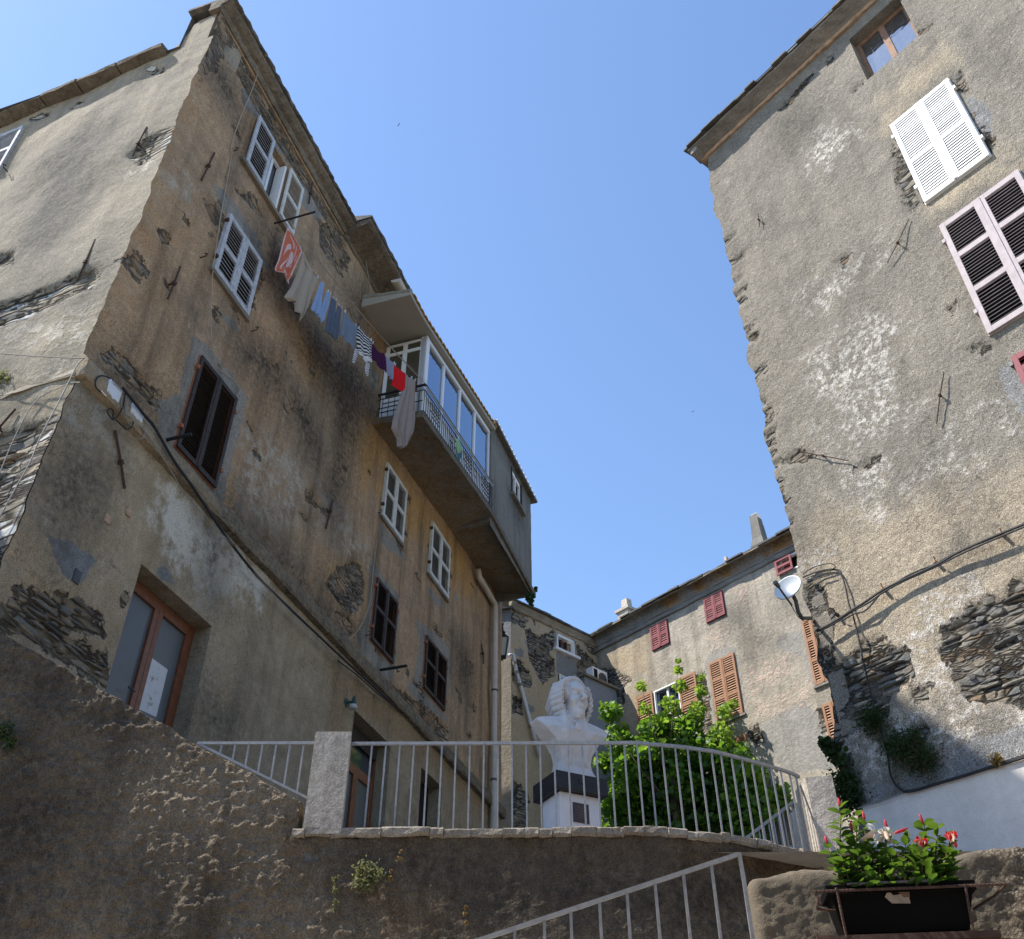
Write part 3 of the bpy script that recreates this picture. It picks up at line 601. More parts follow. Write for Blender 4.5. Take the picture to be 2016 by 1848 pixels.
# raised corner of the gable above the side wall
b=MB(); hh=[]
for u,zt in ((.07,20.98),(.2,20.99),(.45,20.95),(.6,20.9),(.66,20.6),(.78,20.3),(1.0,20.02)): hh.append((u,zt))
R=[]
for i,(u,zt) in enumerate(hh):
    R.append([SP.w(u,19.9,.0),SP.w(u,zt,.0),SP.w(u,zt,-.9),SP.w(u,19.9,-.9)])
b.grid(R,0,True); b.add(R[0],[(0,1,2,3)]); b.add(R[-1],[(3,2,1,0)])
addattrs(b.build('gable_corner',MAT['S'],LH))
# stone slab eave of the side wall
b=MB(); us_=[1.0]
while us_[-1]<12.5: us_.append(us_[-1]+random.uniform(.9,1.35))
for i in range(len(us_)-1):
    j=random.uniform(-.02,.02); ov=.22+random.uniform(-.02,.02)
    b.extr(SP,[(-.3,19.93+j),(.02,19.93+j),(ov,19.95+j),(ov+.01,20.05+j),(ov-.02,20.09+j),(-.3,20.15+j)],us_[i]+.012,us_[i+1]-.012,4,.012,i)
ev=addattrs(b.build('eave',MAT['cornice'],LH)); ev.data.attributes['dark'].data.foreach_set('value',np.full(len(ev.data.vertices),.0,np.float32))
# ledge on the side wall
q0=SP.uz(*C2(0,487)); q1=SP.uz(*C2(460,325))
b=MB(); b.extr(SP,[(-.03,q0[1]-.0),(.06,q0[1]-.03),(.07,q0[1]+.03),(.0,q0[1]+.2),(-.03,q0[1]+.2)],.0,12.5,60,.02,8); addattrs(b.build('ledge',MAT['S'],LH))
# cornice of the facade, first length then the deeper one
def zc_(c,p,v): return LP.uz(*c(*p),v)
b=MB(); b.extr(LP,[(-.05,20.96),(.04,20.97),(.07,21.03),(.08,21.09),(.17,21.13),(.25,21.2),(.26,21.27),(-.2,21.3),(-.2,20.96)],-.1,5.95,60,.01,5); 
oc=b.build('cornice',MAT['cornice'],LH); addattrs(oc); oc.data.attributes['dark'].data.foreach_set('value',np.full(len(oc.data.vertices),-.12,np.float32))
b=MB(); b.extr(LP,[(-.1,21.28),(.31,21.28),(.33,21.31),(.31,21.34),(-.75,21.36),(-.75,21.28)],-.1,6.0,60,.02,6); addattrs(b.build('slate_edge',MAT['slate'],LH))
b=MB(); b.extr(LP,[(-.05,20.86),(.03,20.87),(.06,20.91),(.06,20.96),(.04,20.99),(.2,21.05),(.4,21.1),(.62,21.16),(.68,21.2),(.68,21.3),(.5,21.36),(-.4,21.6),(-.4,20.86)],5.72,14.0,70,.007,9)
oc=b.build('cornice',MAT['cornice'],LH); addattrs(oc); oc.data.attributes['dark'].data.foreach_set('value',np.full(len(oc.data.vertices),.0,np.float32))
b=MB(); b.extr(LP,[(-.1,21.31),(.71,21.31),(.74,21.34),(.71,21.37),(-1.2,22.0),(-1.2,21.9)],5.68,14.0,60,.02,16); addattrs(b.build('slate_edge',MAT['slate'],LH))
# upper wall strip between the two cornices, roof and back of the house
b=MB(); b.pbox(LP,.1,18.05,20.9,21.2,-.6,-.005); addattrs(b.build('upper_wall',MAT['L'],LH))
b=MB()
def bx(u0,u1,z0,z1,v0,v1): b.pbox(LP,u0,u1,z0,z1,v0,v1)
bx(.3,18.0,3,19.9,-10.,-9.8); bx(17.8,18.04,3,20.9,-9.8,-.03)
addattrs(b.build('rear_wall',MAT['S'],LH))
b=MB()
for (u0,u1,z) in ((-.0,18.2,21.25),):
    r=[[LP.w(u,z+.03,-.1),LP.w(u,z+.06,-.7),LP.w(u,z-1.22,-.72),LP.w(u,20.0+min(1,max(0,u/6))*1.2,-5.),LP.w(u,20.02,-10.2)] for u in np.linspace(u0,u1,24)]
    b.grid(r)
addattrs(b.build('roof',MAT['slate'],LH))
# windows of the facade
gb,gw,br,ru=MAT['grayblue'],MAT['graywhite'],MAT['brownsh'],MAT['rust']
shut_window(LH,LP,*wB,gb,1,.085,v=.03,sill=MAT['conc'],stile=.09,fr=[.47],tilt=60,hmat=MAT['rustiron'])
shut_window(LH,LP,*wC,br,0,.058,v=.03,frame=ru,stile=.07,hmat=MAT['rust'],tilt=50)
shut_window(LH,LP,*wE,gw,1,.085,v=.03,sill=MAT['conc'],stile=.085,fr=[.5],hmat=MAT['rustiron'],tilt=59)
shut_window(LH,LP,*wF,gw,1,.085,v=.03,sill=MAT['conc'],stile=.085,fr=[.5],hmat=MAT['rustiron'],tilt=59)
shut_window(LH,LP,*wG,br,1,.06,v=.03,frame=ru,stile=.07,hmat=MAT['rust'],fr=[.55],tilt=52)
shut_window(LH,LP,*wH,br,1,.06,v=.03,frame=ru,stile=.07,hmat=MAT['rust'],fr=[.55],tilt=52)
# open window under the eave: inner white casement, left leaf shut back, right leaf folded on the wall
b=MB(); u0,u1,z0,z1=wAo
b.pbox(LP,u0-.02,u1+.02,z0-.02,z1+.02,-.26,-.22,1)
for a,c in ((u0,u0+.06),(u1-.06,u1),((u0+u1)/2-.04,(u0+u1)/2+.04)): b.pbox(LP,a,c,z0,z1,-.2,-.14,0)
b.pbox(LP,u0+.06,u1-.06,z0,z0+.07,-.2,-.14,0); b.pbox(LP,u0+.06,u1-.06,z1-.07,z1,-.2,-.14,0)
b.pbox(LP,u0-.75,u1+.75,z0-.12,z0-.03,-.04,.09,2)
wa=b.build('window',[MAT['pvc'],MAT['pane'],MAT['conc']],LH); addattrs(wa)
shutter(LP,1.78,2.44,z0-.01,z1-.01,.05,gb,wa,1,.085,.085,fr=[.5],tilt=64); b=MB(); b.pbox(LP,1.84,2.38,z0+.05,z1-.06,.01,.03); b.build('shade_sheet',MAT['shade_black'],wa)  # black sheet behind this leaf paints the shade seen between its slats
shutter(LP,3.12,3.72,z0-.0,z1,.06,gw,wa,1,.065,.075,fr=[.5],tilt=65,closed=True)
b=MB(); b.pbox(LP,u1-.09,u1-.03,z0+.05,z1-.05,-.2,.02); b.build('casement',MAT['white'],wa)
# doors
def door(u0,u1,z0,z1,v,nleaf,house,mat,transom=None,glass=None):
    b=MB(); f=.09
    b.pbox(LP,u0,u0+f,z0,z1,v-.08,v); b.pbox(LP,u1-f,u1,z0,z1,v-.08,v); b.pbox(LP,u0+f,u1-f,z1-f,z1,v-.08,v)
    if transom: b.pbox(LP,u0+f,u1-f,transom-.05,transom+.05,v-.08,v+.01)
    d=b.build('door',mat,house); zt=transom-.05 if transom else z1-f
    W=(u1-u0-2*f)/nleaf
    for i in range(nleaf):
        a=u0+f+i*W; c=a+W; l=MB(); s=.1
        l.pbox(LP,a+.004,a+s,z0,zt,v-.06,v+.015); l.pbox(LP,c-s,c-.004,z0,zt,v-.06,v+.015); l.pbox(LP,a+s,c-s,zt-s,zt,v-.06,v+.012); l.pbox(LP,a+s,c-s,z0,z0+.25,v-.06,v+.012)
        l.build('door_leaf',mat,d)
        g=MB(); g.pbox(LP,a+s-.01,c-s+.01,z0+.2,zt-s+.01,v-.045,v-.03); g.build('door_pane',glass or MAT['frost'],d)
    if transom:
        g=MB(); g.pbox(LP,u0+f,u1-f,transom+.04,z1-f,v-.05,v-.03); g.build('door_pane',MAT['pane'],d)
    return d
dd=door(dD[0]+.02,dD[1]-.02,6.5,dD[3]-.02,-.26,2,LH,MAT['wood'])
b=MB(); hp=LP.uz(*C3(800,440)); b.tube([LP.w(hp[0]-.06,hp[1],-.19),LP.w(hp[0]+.08,hp[1]-.01,-.18)],.013); b.build('handle',MAT['dkmetal'],dd)
pp=[LP.uz(*C3(*q),-.29) for q in ((840,275),(935,345),(905,470),(870,610),(760,560),(800,420))]
b=MB(); b.add([LP.w(u,z,-.285) for u,z in pp]+[LP.w(u,z,-.295) for u,z in pp],[tuple(range(6)),tuple(range(11,5,-1))]+[(i,(i+1)%6,6+(i+1)%6,6+i) for i in range(6)]); b.build('poster',MAT['poster'],dd)
dj=door(dJ[0]+.02,dJ[1]-.02,6.9,dJ[3]-.02,-.28,2,LH,MAT['wood'],transom=9.05)
b=MB(); 
for i in range(9): b.pbox(LP,dJ[0]+.1,dJ[1]-.1,9.5+i*.035,9.53+i*.035,-.27,-.24)
b.build('rolled_blind',MAT['brownsh'],dj)
b=MB(); b.pbox(LP,dK[0],dK[1],7.2,dK[3],-.36,-.32,0)
for i in range(9): b.pbox(LP,dK[0]+.02,dK[1]-.02,7.3+i*.18,7.46+i*.18,-.32,-.30,1)
b.build('door',[MAT['shade_black'],MAT['brownsh']],LH)
# tie anchors
rI=MAT['rustiron']
for c,t,m_,bt in ((C1,(1250,890),(1215,965),(1175,1050)),(C1,(1820,1065),(1810,1125),(1800,1185)),(C1,(1050,1555),(1015,1650),(978,1740)),(C2,(1940,1065),(1925,1130),(1900,1230)),
                  (C5,(1095,1300),(1105,1360),(1108,1430))): anchor(LH,LP,c,t,m_,bt,rI)
anchor(LH,LP,C2,(672,660),(705,845),(727,1000),rI,.018)
for c,t,m_,bt in ((C1,(855,740),(805,835),(775,910)),(C1,(555,1395),(497,1527),(450,1635)),(C2,(90,535),(-10,650),(-60,740))): anchor(LH,SP,c,t,m_,bt,MAT['rustiron'],.015)
for c,p in ((C1,(1355,880)),(C1,(1170,1500)),(C2,(1470,80)),(C5,(400,425)),(C5,(325,1240)),(C5,(660,1575)),(C1,(40,995))):
    P_=SP if p==(40,995) else LP
    q=P_.hit(*c(*p)); b=MB(); b.tube([q-P_.n*.02,q+P_.n*.10,q+P_.n*.12+np.array([0,0,.06]),q+P_.n*.06+np.array([0,0,.09])],.012,6); b.build('shutter_hook',rI,LH)
# wooden patch holes and small box plates on the plinth
b=MB(); q=LP.uz(*C2(433,1515)); b.pbox(LP,q[0]-.06,q[0]+.06,q[1]-.09,q[1]+.09,.02,.05); b.build('vent_plate',MAT['dkmetal'],LH)
for p in ((610,1180),(735,1140)):
    b=MB(); q=LP.uz(*C2(*p)); b.pbox(LP,q[0]-.05,q[0]+.05,q[1]-.06,q[1]+.06,.03,.055); b.build('repair_patch',MAT['terra'],LH)
# drain pipe under the annex
pp=[LP.hit(*C5(*q),.16) for q in ((1075,800),(1080,850),(1110,900),(1170,1005),(1185,1030),(1186,1100))]
zb=LP.uz(*C5(1186,1100),.16); pp.append(LP.w(zb[0]+.05,9.7,.16)); pp+= [LP.w(zb[0]+.12,9.5,.16),LP.w(zb[0]+.45,9.2,.2),LP.w(zb[0]+.5,7.2,.2)]
b=MB(); b.tube(pp,.085,12); o=b.build('drainpipe',MAT['pipe'],LH,True)
b=MB()
for z in (16.9,14.0,11.4,9.75): b.tube([LP.w(zb[0]+.03,z-.03,.16),LP.w(zb[0]+.03,z+.03,.16)],.1,12)
b.build('pipe_bracket',MAT['dkmetal'],o)
# ---------------------------------------------------------------- balcony, veranda and annex of the left house
VB=1.27
def sz(u): return np.interp(u,[8.3,13.4,17.6],[16.80,17.48,17.2])      # underside of the slab
def wz(u): return np.interp(u,[8.3,17.9],[16.93,17.55])
b=MB(); R=[]
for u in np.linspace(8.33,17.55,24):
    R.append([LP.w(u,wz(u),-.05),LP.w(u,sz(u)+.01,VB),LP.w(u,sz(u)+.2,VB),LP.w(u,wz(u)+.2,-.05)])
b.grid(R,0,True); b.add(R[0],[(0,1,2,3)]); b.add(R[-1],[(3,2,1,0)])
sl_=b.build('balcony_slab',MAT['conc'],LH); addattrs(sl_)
def set_mask(o,P,polys,key):
    me=o.data; W=np.array([v.co[:] for v in me.vertices])+wbase(o); u=(W-P.p)@P.d; v=(W-P.p)@P.n
    val=np.full(len(W),-1.)
    for p in polys: val=np.maximum(val,sdf(np.stack([u,v],1),p))
    me.attributes[key].data.foreach_set('value',val.astype(np.float32))
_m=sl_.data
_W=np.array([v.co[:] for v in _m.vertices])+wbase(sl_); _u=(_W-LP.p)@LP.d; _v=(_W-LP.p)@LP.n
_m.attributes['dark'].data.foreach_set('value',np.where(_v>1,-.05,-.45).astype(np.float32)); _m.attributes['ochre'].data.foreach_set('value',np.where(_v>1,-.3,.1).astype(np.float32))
# veranda: posts, beams and panes in front (v=1.15) and at its near end
vf=1.13
ft=lambda u: np.interp(u,[8.3,13.45],[19.72,20.62])      # under the soffit
b=MB()
pw=.07
posts=[8.62,9.75,10.95,12.15,13.38]
b.pbox(LP,8.5,8.68,17.0,ft(8.5)+.04,vf-.14,vf+.03)
for u in posts[1:]: b.pbox(LP,u-pw/2-.02,u+pw/2+.02,sz(u)+.2,ft(u)+.03,vf-.06,vf+.01)
def beam(za,zb,v0,v1,u0=8.5,u1=13.42):
    R=[[LP.w(u,za(u),v0),LP.w(u,za(u),v1),LP.w(u,zb(u),v1),LP.w(u,zb(u),v0)] for u in np.linspace(u0,u1,12)]
    b.grid(R,0,True); b.add(R[0],[(0,1,2,3)]); b.add(R[-1],[(3,2,1,0)])
beam(lambda u:ft(u)-.10,lambda u:ft(u)+.03,vf-.07,vf+.02)
beam(lambda u:sz(u)+1.0,lambda u:sz(u)+1.09,vf-.07,vf+.0)
beam(lambda u:sz(u)+.2,lambda u:sz(u)+1.0,vf-.06,vf-.03)
# near end: door frame with two lights and a transom
e0=8.55
def endbox(v0,v1,z0,z1,du=.0,th=.05): b.pbox(LP,e0-th+du,e0+du,z0,z1,v0,v1)
for v0,v1 in ((.03,.13),(.50,.62),(.98,vf)): endbox(v0,v1,17.0,19.72)
endbox(.13,.98,17.0,17.9,.0,.04); endbox(.13,.98,19.34,19.44,-.003); endbox(.13,.98,19.66,19.74,-.002)
ver=b.build('veranda',MAT['pvc'],LH)
for i in range(4):
    ua,ub=(posts[i]+.05,posts[i+1]-.05)
    g=MB(); R=[[LP.w(u,sz(u)+1.05,vf-.03),LP.w(u,ft(u)-.05,vf-.03)] for u in (ua,ub)]; g.grid(R); g.grid([[p-LP.n*.01 for p in r] for r in R]); g.build('window_pane',MAT['gpane'],ver)
for v0,v1,z0,z1 in ((.12,.51,17.85,19.36),(.61,.99,17.85,19.36),(.12,.99,19.42,19.68)):
    g=MB(); g.pbox(LP,e0-.03,e0-.02,z0,z1,v0,v1); g.build('window_pane',MAT['vpane'] if 'vpane' in MAT else MAT['pane'],ver)
# veranda roof with soffit overhanging the near end, clay tile ends along the front
b=MB(); R=[]
rz=lambda u: np.interp(u,[7.9,13.45],[19.68,20.66])
for u in np.linspace(7.05,13.5,14):
    R.append([LP.w(u,rz(u)+.05,-.02),LP.w(u,rz(u)+.04,VB+.02),LP.w(u,rz(u)+.14,VB+.03),LP.w(u,rz(u)+.5,-.02)])
b.grid(R,0,True); b.add(R[0],[(0,1,2,3)]); b.add(R[-1],[(3,2,1,0)])
vr=b.build('veranda_roof',MAT['conc2'] if 'conc2' in MAT else MAT['annex'],LH); addattrs(vr)
b=MB(); n=26
for i in range(n):
    u=7.15+i*(13.5-7.15)/n+.12; ring=[]
    for vv,dz in ((VB+.07,.0),(-.02,.38)):
        ring.append([LP.w(u+.13*cos(a),rz(u)+.13+dz+.085*sin(a),vv) for a in np.linspace(0,pi,9)])
    ring.append([LP.w(u+.10*cos(a),rz(u)+.13+.38+.06*sin(a),-.02) for a in np.linspace(0,pi,9)]); ring.append([LP.w(u+.10*cos(a),rz(u)+.13+.055*sin(a),VB+.07) for a in np.linspace(0,pi,9)])
    b.grid(ring+[ring[0]])
b.build('roof_tile',MAT['tile'],vr)
b=MB(); 
for i,(v0,v1) in enumerate(((-.02,.42),(.42,.83),(.83,1.25))):
    b.tube([LP.w(7.1,rz(7.1)+.2+.34*(1-v0/1.3)*.6,v0),LP.w(7.1,rz(7.1)+.2+.34*(1-v1/1.3)*.6,v1+.03)],(.075,.085),9)
b.build('verge_tile',MAT['annex'] and MAT['verge'] if 'verge' in MAT else MAT['conc'],vr); addattrs(bpy.data.objects['verge_tile'])
# piece of white gutter under the cornice
b=MB(); g0=LP.uz(*C4(925,395),.8); g1=LP.uz(*C4(1000,510),.85)
R=[]
for f in (0,1):
    u=g0[0]*(1-f)+g1[0]*f; z=g0[1]; R.append([LP.w(u,z-.1*sin(a),.78+.13*cos(a)) for a in np.linspace(-.1,pi+.1,11)])
b.grid(R); b.add(R[0],[tuple(range(11))]); b.build('gutter',MAT['pipe'],LH)
# balcony railing ----------------------------------------------------
b=MB(); rv=VB-.03; top=lambda u: sz(u)+1.12
us_=np.linspace(8.4,13.4,14)
b.tube([LP.w(u,top(u),rv) for u in us_],.034,6); b.tube([LP.w(8.4,top(8.4),rv),LP.w(8.4,top(8.4),.0)],.034,6)
brl=b.build('balcony_railing',MAT['iron'],LH)
b=MB(); b.tube([LP.w(u,sz(u)+.95,rv) for u in us_],.012,6); b.tube([LP.w(u,sz(u)+.27,rv) for u in us_],.012,6)
b.tube([LP.w(8.4,sz(8.4)+.95,rv),LP.w(8.4,sz(8.4)+.95,0)],.012,6); b.tube([LP.w(8.4,sz(8.4)+.27,rv),LP.w(8.4,sz(8.4)+.27,0)],.012,6)
b.build('rail_bar',MAT['iron'],brl)
b=MB(); b.tube([LP.w(u,sz(u)+1.04,rv+.03) for u in us_],.018,6); b.build('conduit',MAT['pipe'],brl)
for u in np.arange(8.4,13.42,.128):
    b=MB(); b.tube([LP.w(u,sz(u)+.2,rv),LP.w(u,sz(u)+.97,rv)],.009,5); b.build('baluster',MAT['iron'],brl)
for v in np.arange(.14,rv,.16):
    b=MB(); b.tube([LP.w(8.4,sz(8.4)+.2,v),LP.w(8.4,sz(8.4)+.97,v)],.009,5); b.build('baluster',MAT['iron'],brl)
b=MB()
for c0 in (8.75,11.1,12.5):           # short crossbars woven into a lattice
    for k_,zz in enumerate((.42,.55,.68,.8)):
        a=c0+(.0 if k_%2 else .12); e=a+(.62 if k_%2 else .5)
        b.tube([LP.w(u,sz(u)+zz,rv+.012) for u in (a,e)],.012,5)
for c0 in (10.1,10.45,11.9):
    for zz in (.5,.72): b.tube([LP.w(u,sz(u)+zz,rv+.012) for u in (c0,c0+.2)],.012,5)
for zz,a,e in ((.5,.1,.75),(.64,.05,.6),(.78,.15,.7),(.6,.95,1.2)): b.tube([LP.w(8.39,sz(8.4)+zz,v) for v in (a,e)],.014,5)
b.build('lattice_bar',MAT['iron'],brl)
# annex ---------------------------------------------------------------
a0,a1=13.42,17.42; va=1.19

wq=[LP.uz(*CJ(*p),va) for p in ((1390,980),(1520,1250),(1520,1570),(1385,1400))]
wu0,wu1=wq[0][0],wq[1][0]; wz0,wz1=18.45,19.9
wz0=float((wq[2][1]+wq[3][1])/2); wz1=float((wq[0][1]+wq[1][1])/2)
AP=Pl((LP.p+LP.n*va)[:2],17.8)
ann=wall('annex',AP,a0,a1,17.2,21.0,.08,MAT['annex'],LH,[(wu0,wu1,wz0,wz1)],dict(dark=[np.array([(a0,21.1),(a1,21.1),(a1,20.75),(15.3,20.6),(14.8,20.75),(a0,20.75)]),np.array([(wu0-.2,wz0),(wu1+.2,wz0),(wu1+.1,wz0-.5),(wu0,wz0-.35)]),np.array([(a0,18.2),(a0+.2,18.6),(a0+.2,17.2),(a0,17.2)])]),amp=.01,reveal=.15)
b=MB(); b.pbox(LP,a0,a0+.12,17.3,21.0,0,va-.002); b.pbox(LP,a1-.1,a1,17.2,21.0,0,va-.002); b.pbox(LP,a0+.2,a1-.2,17.6,20.8,.1,va-.6); 
addattrs(b.build('annex_end_wall',MAT['annex'],LH))
b=MB(); b.extr(LP,[(-.02,20.93),(va+.16,20.93),(va+.18,20.99),(va+.16,21.03),(-.02,21.3)],a0-.03,a1+.22,20,.008,3); ar=b.build('annex_roof',MAT['annex'],LH); addattrs(ar); ar.data.attributes['dark'].data.foreach_set('value',np.full(len(ar.data.vertices),.0,np.float32))
b=MB()
for i in range(17):
    u=a0+.05+i*.245; b.tube([LP.w(u,21.04,va+.19),LP.w(u,21.33,-.02)],.05,8)
b.build('roof_tile',MAT['greypipe'],ar)
b=MB(); f=.05
for u0,u1,z0,z1 in ((wu0,wu1,wz1-.14,wz1),(wu0,wu0+f,wz0,wz1),(wu1-f,wu1,wz0,wz1),(wu0,wu1,wz0,wz0+f),((wu0+wu1)/2-.03,(wu0+wu1)/2+.03,wz0,wz1)): b.pbox(AP,u0,u1,z0+.001,z1-.001,-.1,-.03,0)
b.pbox(AP,wu0,wu1,wz0,wz1,-.2,-.14,1)
aw=b.build('annex_window',[MAT['white'],MAT['pane']],LH)
b=MB(); b.pbox(AP,wu0-.15,wu1+.15,wz0-.1,wz0-.002,-.05,.13); addattrs(b.build('sill',MAT['annex'],aw))
b=MB(); b.pbox(AP,wu0-.05,wu0,wz0,wz1,-.02,.03); b.pbox(AP,wu1,wu1+.05,wz0,wz1,-.02,.03); b.build('jamb',MAT['brownsh'],aw)
# ================================================================ RIGHT HOUSE
RH=empty('grey_house',tuple(RP.w(0,4,-4)),'tall weathered grey house on the right with crumbling render and a slate eave','house')
def Rm(c,pts): return onp(RP,c,pts)
rW=(-1.15,-.0,14.66,16.93); rL=(-1.38,-.05,11.55,14.02)
qt=Rm(C8,[(970,215),(1265,0),(1090,460),(1400,200)]); rT=(float(qt[1][0]+qt[3][0])/2,float(qt[0][0]+qt[2][0])/2,float(qt[2][1]+qt[3][1])/2,float(qt[0][1]+qt[1][1])/2)
qm=Rm(C9,[(1930,400),(2002,560)]); rM=(-2.55,float(qm[0][0]),float(qm[1][1])-.3,float(qm[0][1]))
print('rT',rT,'rM',rM)
Rst=[Rm(C10,[(640,370),(740,370),(760,480),(800,600),(800,880),(980,760),(980,700),(1110,690),(1130,760),(1270,780),(1310,900),(1180,1060),(1140,1180),(980,1240),(870,1320),(840,1400),(760,1480),(700,1300),(700,950),(650,740),(600,560)]),
     Rm(C10,[(1950,330),(2100,290),(2200,1130),(2016,1130),(1800,1110),(1640,1080),(1590,960),(1600,900),(1550,830),(1470,790),(1500,640),(1640,540),(1790,430),(1900,440)]),
     Rm(C10,[(800,1490),(900,1440),(960,1560),(900,1600),(820,1600)]),Rm(C10,[(1300,1020),(1420,1010),(1400,1100),(1310,1090)]),Rm(C10,[(1330,1260),(1430,1250),(1420,1310),(1340,1300)]),
     Rm(C8,[(1225,820),(1290,900),(1340,1020),(1420,1180),(1330,1250),(1280,1080),(1240,950)]),Rm(C8,[(1580,440),(1650,420),(1660,540),(1600,520)]),
     Rm(C8,[(1000,520),(1080,450),(1070,490),(1010,540)]),Rm(C8,[(1380,190),(1480,130),(1440,190)]),Rm(C8,[(920,1520),(980,1480),(960,1550)]),Rm(C9,[(1680,340),(1760,290),(1830,330),(1750,370)]),
     Rm(C9,[(1550,100),(1610,90),(1590,150)]),Rm(C8,[(1690,680),(1820,820),(1800,900),(1740,800)]),Rm(C8,[(560,640),(760,440),(740,480),(600,640)]),
     Rm(C9,[(560,1010),(700,930),(760,960),(690,1010)]),Rm(C9,[(1010,1020),(1160,960),(1050,1060)]),Rm(C8,[(850,330),(890,330),(860,370)]),Rm(C8,[(860,490),(910,440),(890,480)])]
for y in np.arange(-300,1400,60):
    x0=C9(340+(y)*.185+random.uniform(-10,14),y)
    if random.random()<.6: q=RP.uz(*x0); s=random.uniform(.1,.28); Rst.append(np.array([(q[0]+.3,q[1]-.06),(q[0]+.3,q[1]+.07),(q[0]-s,q[1]+.04),(q[0]-s*.8,q[1]-.06)]))
Rmask=dict(stone=Rst,
  pale=[Rm(C9,[(1050,180),(1200,120),(1280,250),(1200,420),(1260,700),(1350,740),(1100,860),(900,860),(930,600),(740,560),(760,400),(900,300)]),Rm(C9,[(790,770),(890,700),(900,760)]),
    Rm(C9,[(900,1020),(1200,990),(1150,1190),(1000,1150)]),Rm(C9,[(1140,1280),(1500,940),(1600,790),(1580,930),(1350,1180)]),Rm(C9,[(1650,1010),(1690,980),(1650,1040)]),
    Rm(C10,[(1270,600),(1400,480),(1600,400),(1760,420),(1700,500),(1500,640),(1470,790),(1600,900),(1580,960),(1300,1000),(1290,800)]),Rm(C10,[(1280,1000),(1500,950),(1620,1000),(1800,1110),(2016,1150),(2016,1280),(1700,1230),(1400,1080)]),
    Rm(C10,[(640,200),(740,190),(740,260),(660,270)]),Rm(C8,[(790,760),(950,750),(970,850),(860,970),(740,960)]),Rm(C8,[(720,1760),(950,1600),(1120,1440),(1130,1480),(960,1620),(760,1790)]),Rm(C9,[(1860,640),(1960,660),(1900,740)]),
    Rm(C10,[(900,1320),(1080,1300),(1150,1450),(1000,1560),(920,1450)]),Rm(C10,[(1180,1220),(1500,1180),(1700,1280),(1500,1400),(1250,1350)])],
  ochre=[Rm(C9,[(650,1500),(780,1300),(1100,1300),(1400,1150),(1700,1120),(2002,1020),(2300,900),(2300,2400),(640,2400),(700,1700)]),Rm(C8,[(1190,580),(1500,300),(1580,360),(1240,720)]),Rm(C8,[(1450,1200),(1800,940),(1950,960),(1700,1120),(1500,1290)])],
  cement=[Rm(C10,[(1000,1720),(1040,1620),(1180,1600),(1480,1480),(1700,1320),(2200,1200),(2200,1400),(1250,1680)]),Rm(C9,[(1840,470),(1930,400),(2100,700),(1990,750),(1900,620)]),Rm(C8,[(1660,560),(1800,620),(1820,850),(1750,820)])],
  dark=[Rm(C8,[(560,690),(800,600),(760,760),(640,850)]),Rm(C9,[(1600,1500),(1700,1300),(1760,1360),(1700,1480)]),Rm(C9,[(660,1440),(760,1400),(740,1470)])])
wall('facade_wall',RP,-4.2,3.78,3.0,20.54,.055,MAT['R'],RH,[rW,rL,rT,rM],Rmask,amp=.05,freq=.6,seed=21,edge=3.78,recess=.06,reveal=.3)
rubble(RP,[Rst[0],Rst[2]],RH,311,lim=(-5,3.62),hr=(.04,.14),lr=(.10,.5),v0=-.12,out=(-.085,-.02))
rubble(RP,[Rst[1]],RH,312,hr=(.04,.17),lr=(.08,.42),v0=-.12,out=(-.085,-.015))
b=MB(); 
for (u0,u1,v0,v1) in ((3.45,3.70,-9,-.06),(-4.2,-3.9,-9,-.06),(-4.2,3.6,-9,-8.8)): b.pbox(RP,u0,u1,3,20.4,v0,v1)
addattrs(b.build('rear_wall',MAT['R'],RH))
b=MB(); b.extr(RP,[(-.06,20.47),(.04,20.47),(.07,20.52),(.05,20.57),(-.06,20.57)],-4.2,3.85,50,.01,31); b.build('moulding',MAT['terra'],RH)
b=MB(); b.extr(RP,[(-.06,20.56),(.03,20.57),(.1,20.6),(.22,20.63),(.36,20.65),(.36,20.7),(-.06,20.84)],-4.2,3.95,50,.012,32); addattrs(b.build('cornice',MAT['cove'],RH))
b=MB(); b.pbox(RP,3.72,3.9,20.5,20.68,-6,.33); addattrs(b.build('cornice',MAT['cove'],RH))
def slate_row(P,u0,u1,v0,v1,z,rise,name,parent,seed,thick=.035,wd=(.25,.55),layers=2):
    rnd=random.Random(seed); b=MB()
    for L in range(layers):
        u=u0
        while u<u1:
            w_=rnd.uniform(*wd); e=min(u+w_,u1); vo=v1-L*.10+rnd.uniform(-.05,.06); dz=L*.045+rnd.uniform(-.008,.02); t=thick*rnd.uniform(.7,1.5)
            vs=[P.w(a,z+dz+c+(vo-vv)*rise,vv) for a in (u+.004,e-.004) for vv in (vo,v0) for c in (0,t)]
            b.add(vs,[(0,1,3,2),(4,6,7,5),(0,4,5,1),(2,3,7,6),(0,2,6,4),(1,5,7,3)]); u=e
    return b.build(name,MAT['slate'],parent)
slate_row(RP,-4.2,4.02,-1.5,.43,20.69,.3,'slate_edge',RH,41)
b=MB(); b.grid([[RP.w(u,20.95,.3),RP.w(u,23.3,-4.5),RP.w(u,20.8,-9)] for u in np.linspace(-4.2,3.8,20)]); b.build('roof',MAT['slate'],RH)
rubble(RP,Rst[5:8],RH,313,hr=(.05,.09),lr=(.08,.2),v0=-.1,out=(-.06,-.02))
shut_window(RH,RP,*rW,MAT['white'],1,.058,v=.03,stile=.075,hmat=MAT['white'],tilt=74,fr=[.47])
shut_window(RH,RP,*rL,MAT['lav'],2,.062,v=.03,stile=.085,hmat=MAT['lav'],fr=[.36,.68],tilt=38)
shut_window(RH,RP,*rM,MAT['maroon'],2,.06,v=.03,stile=.08,hmat=MAT['dkmetal'],tilt=38)
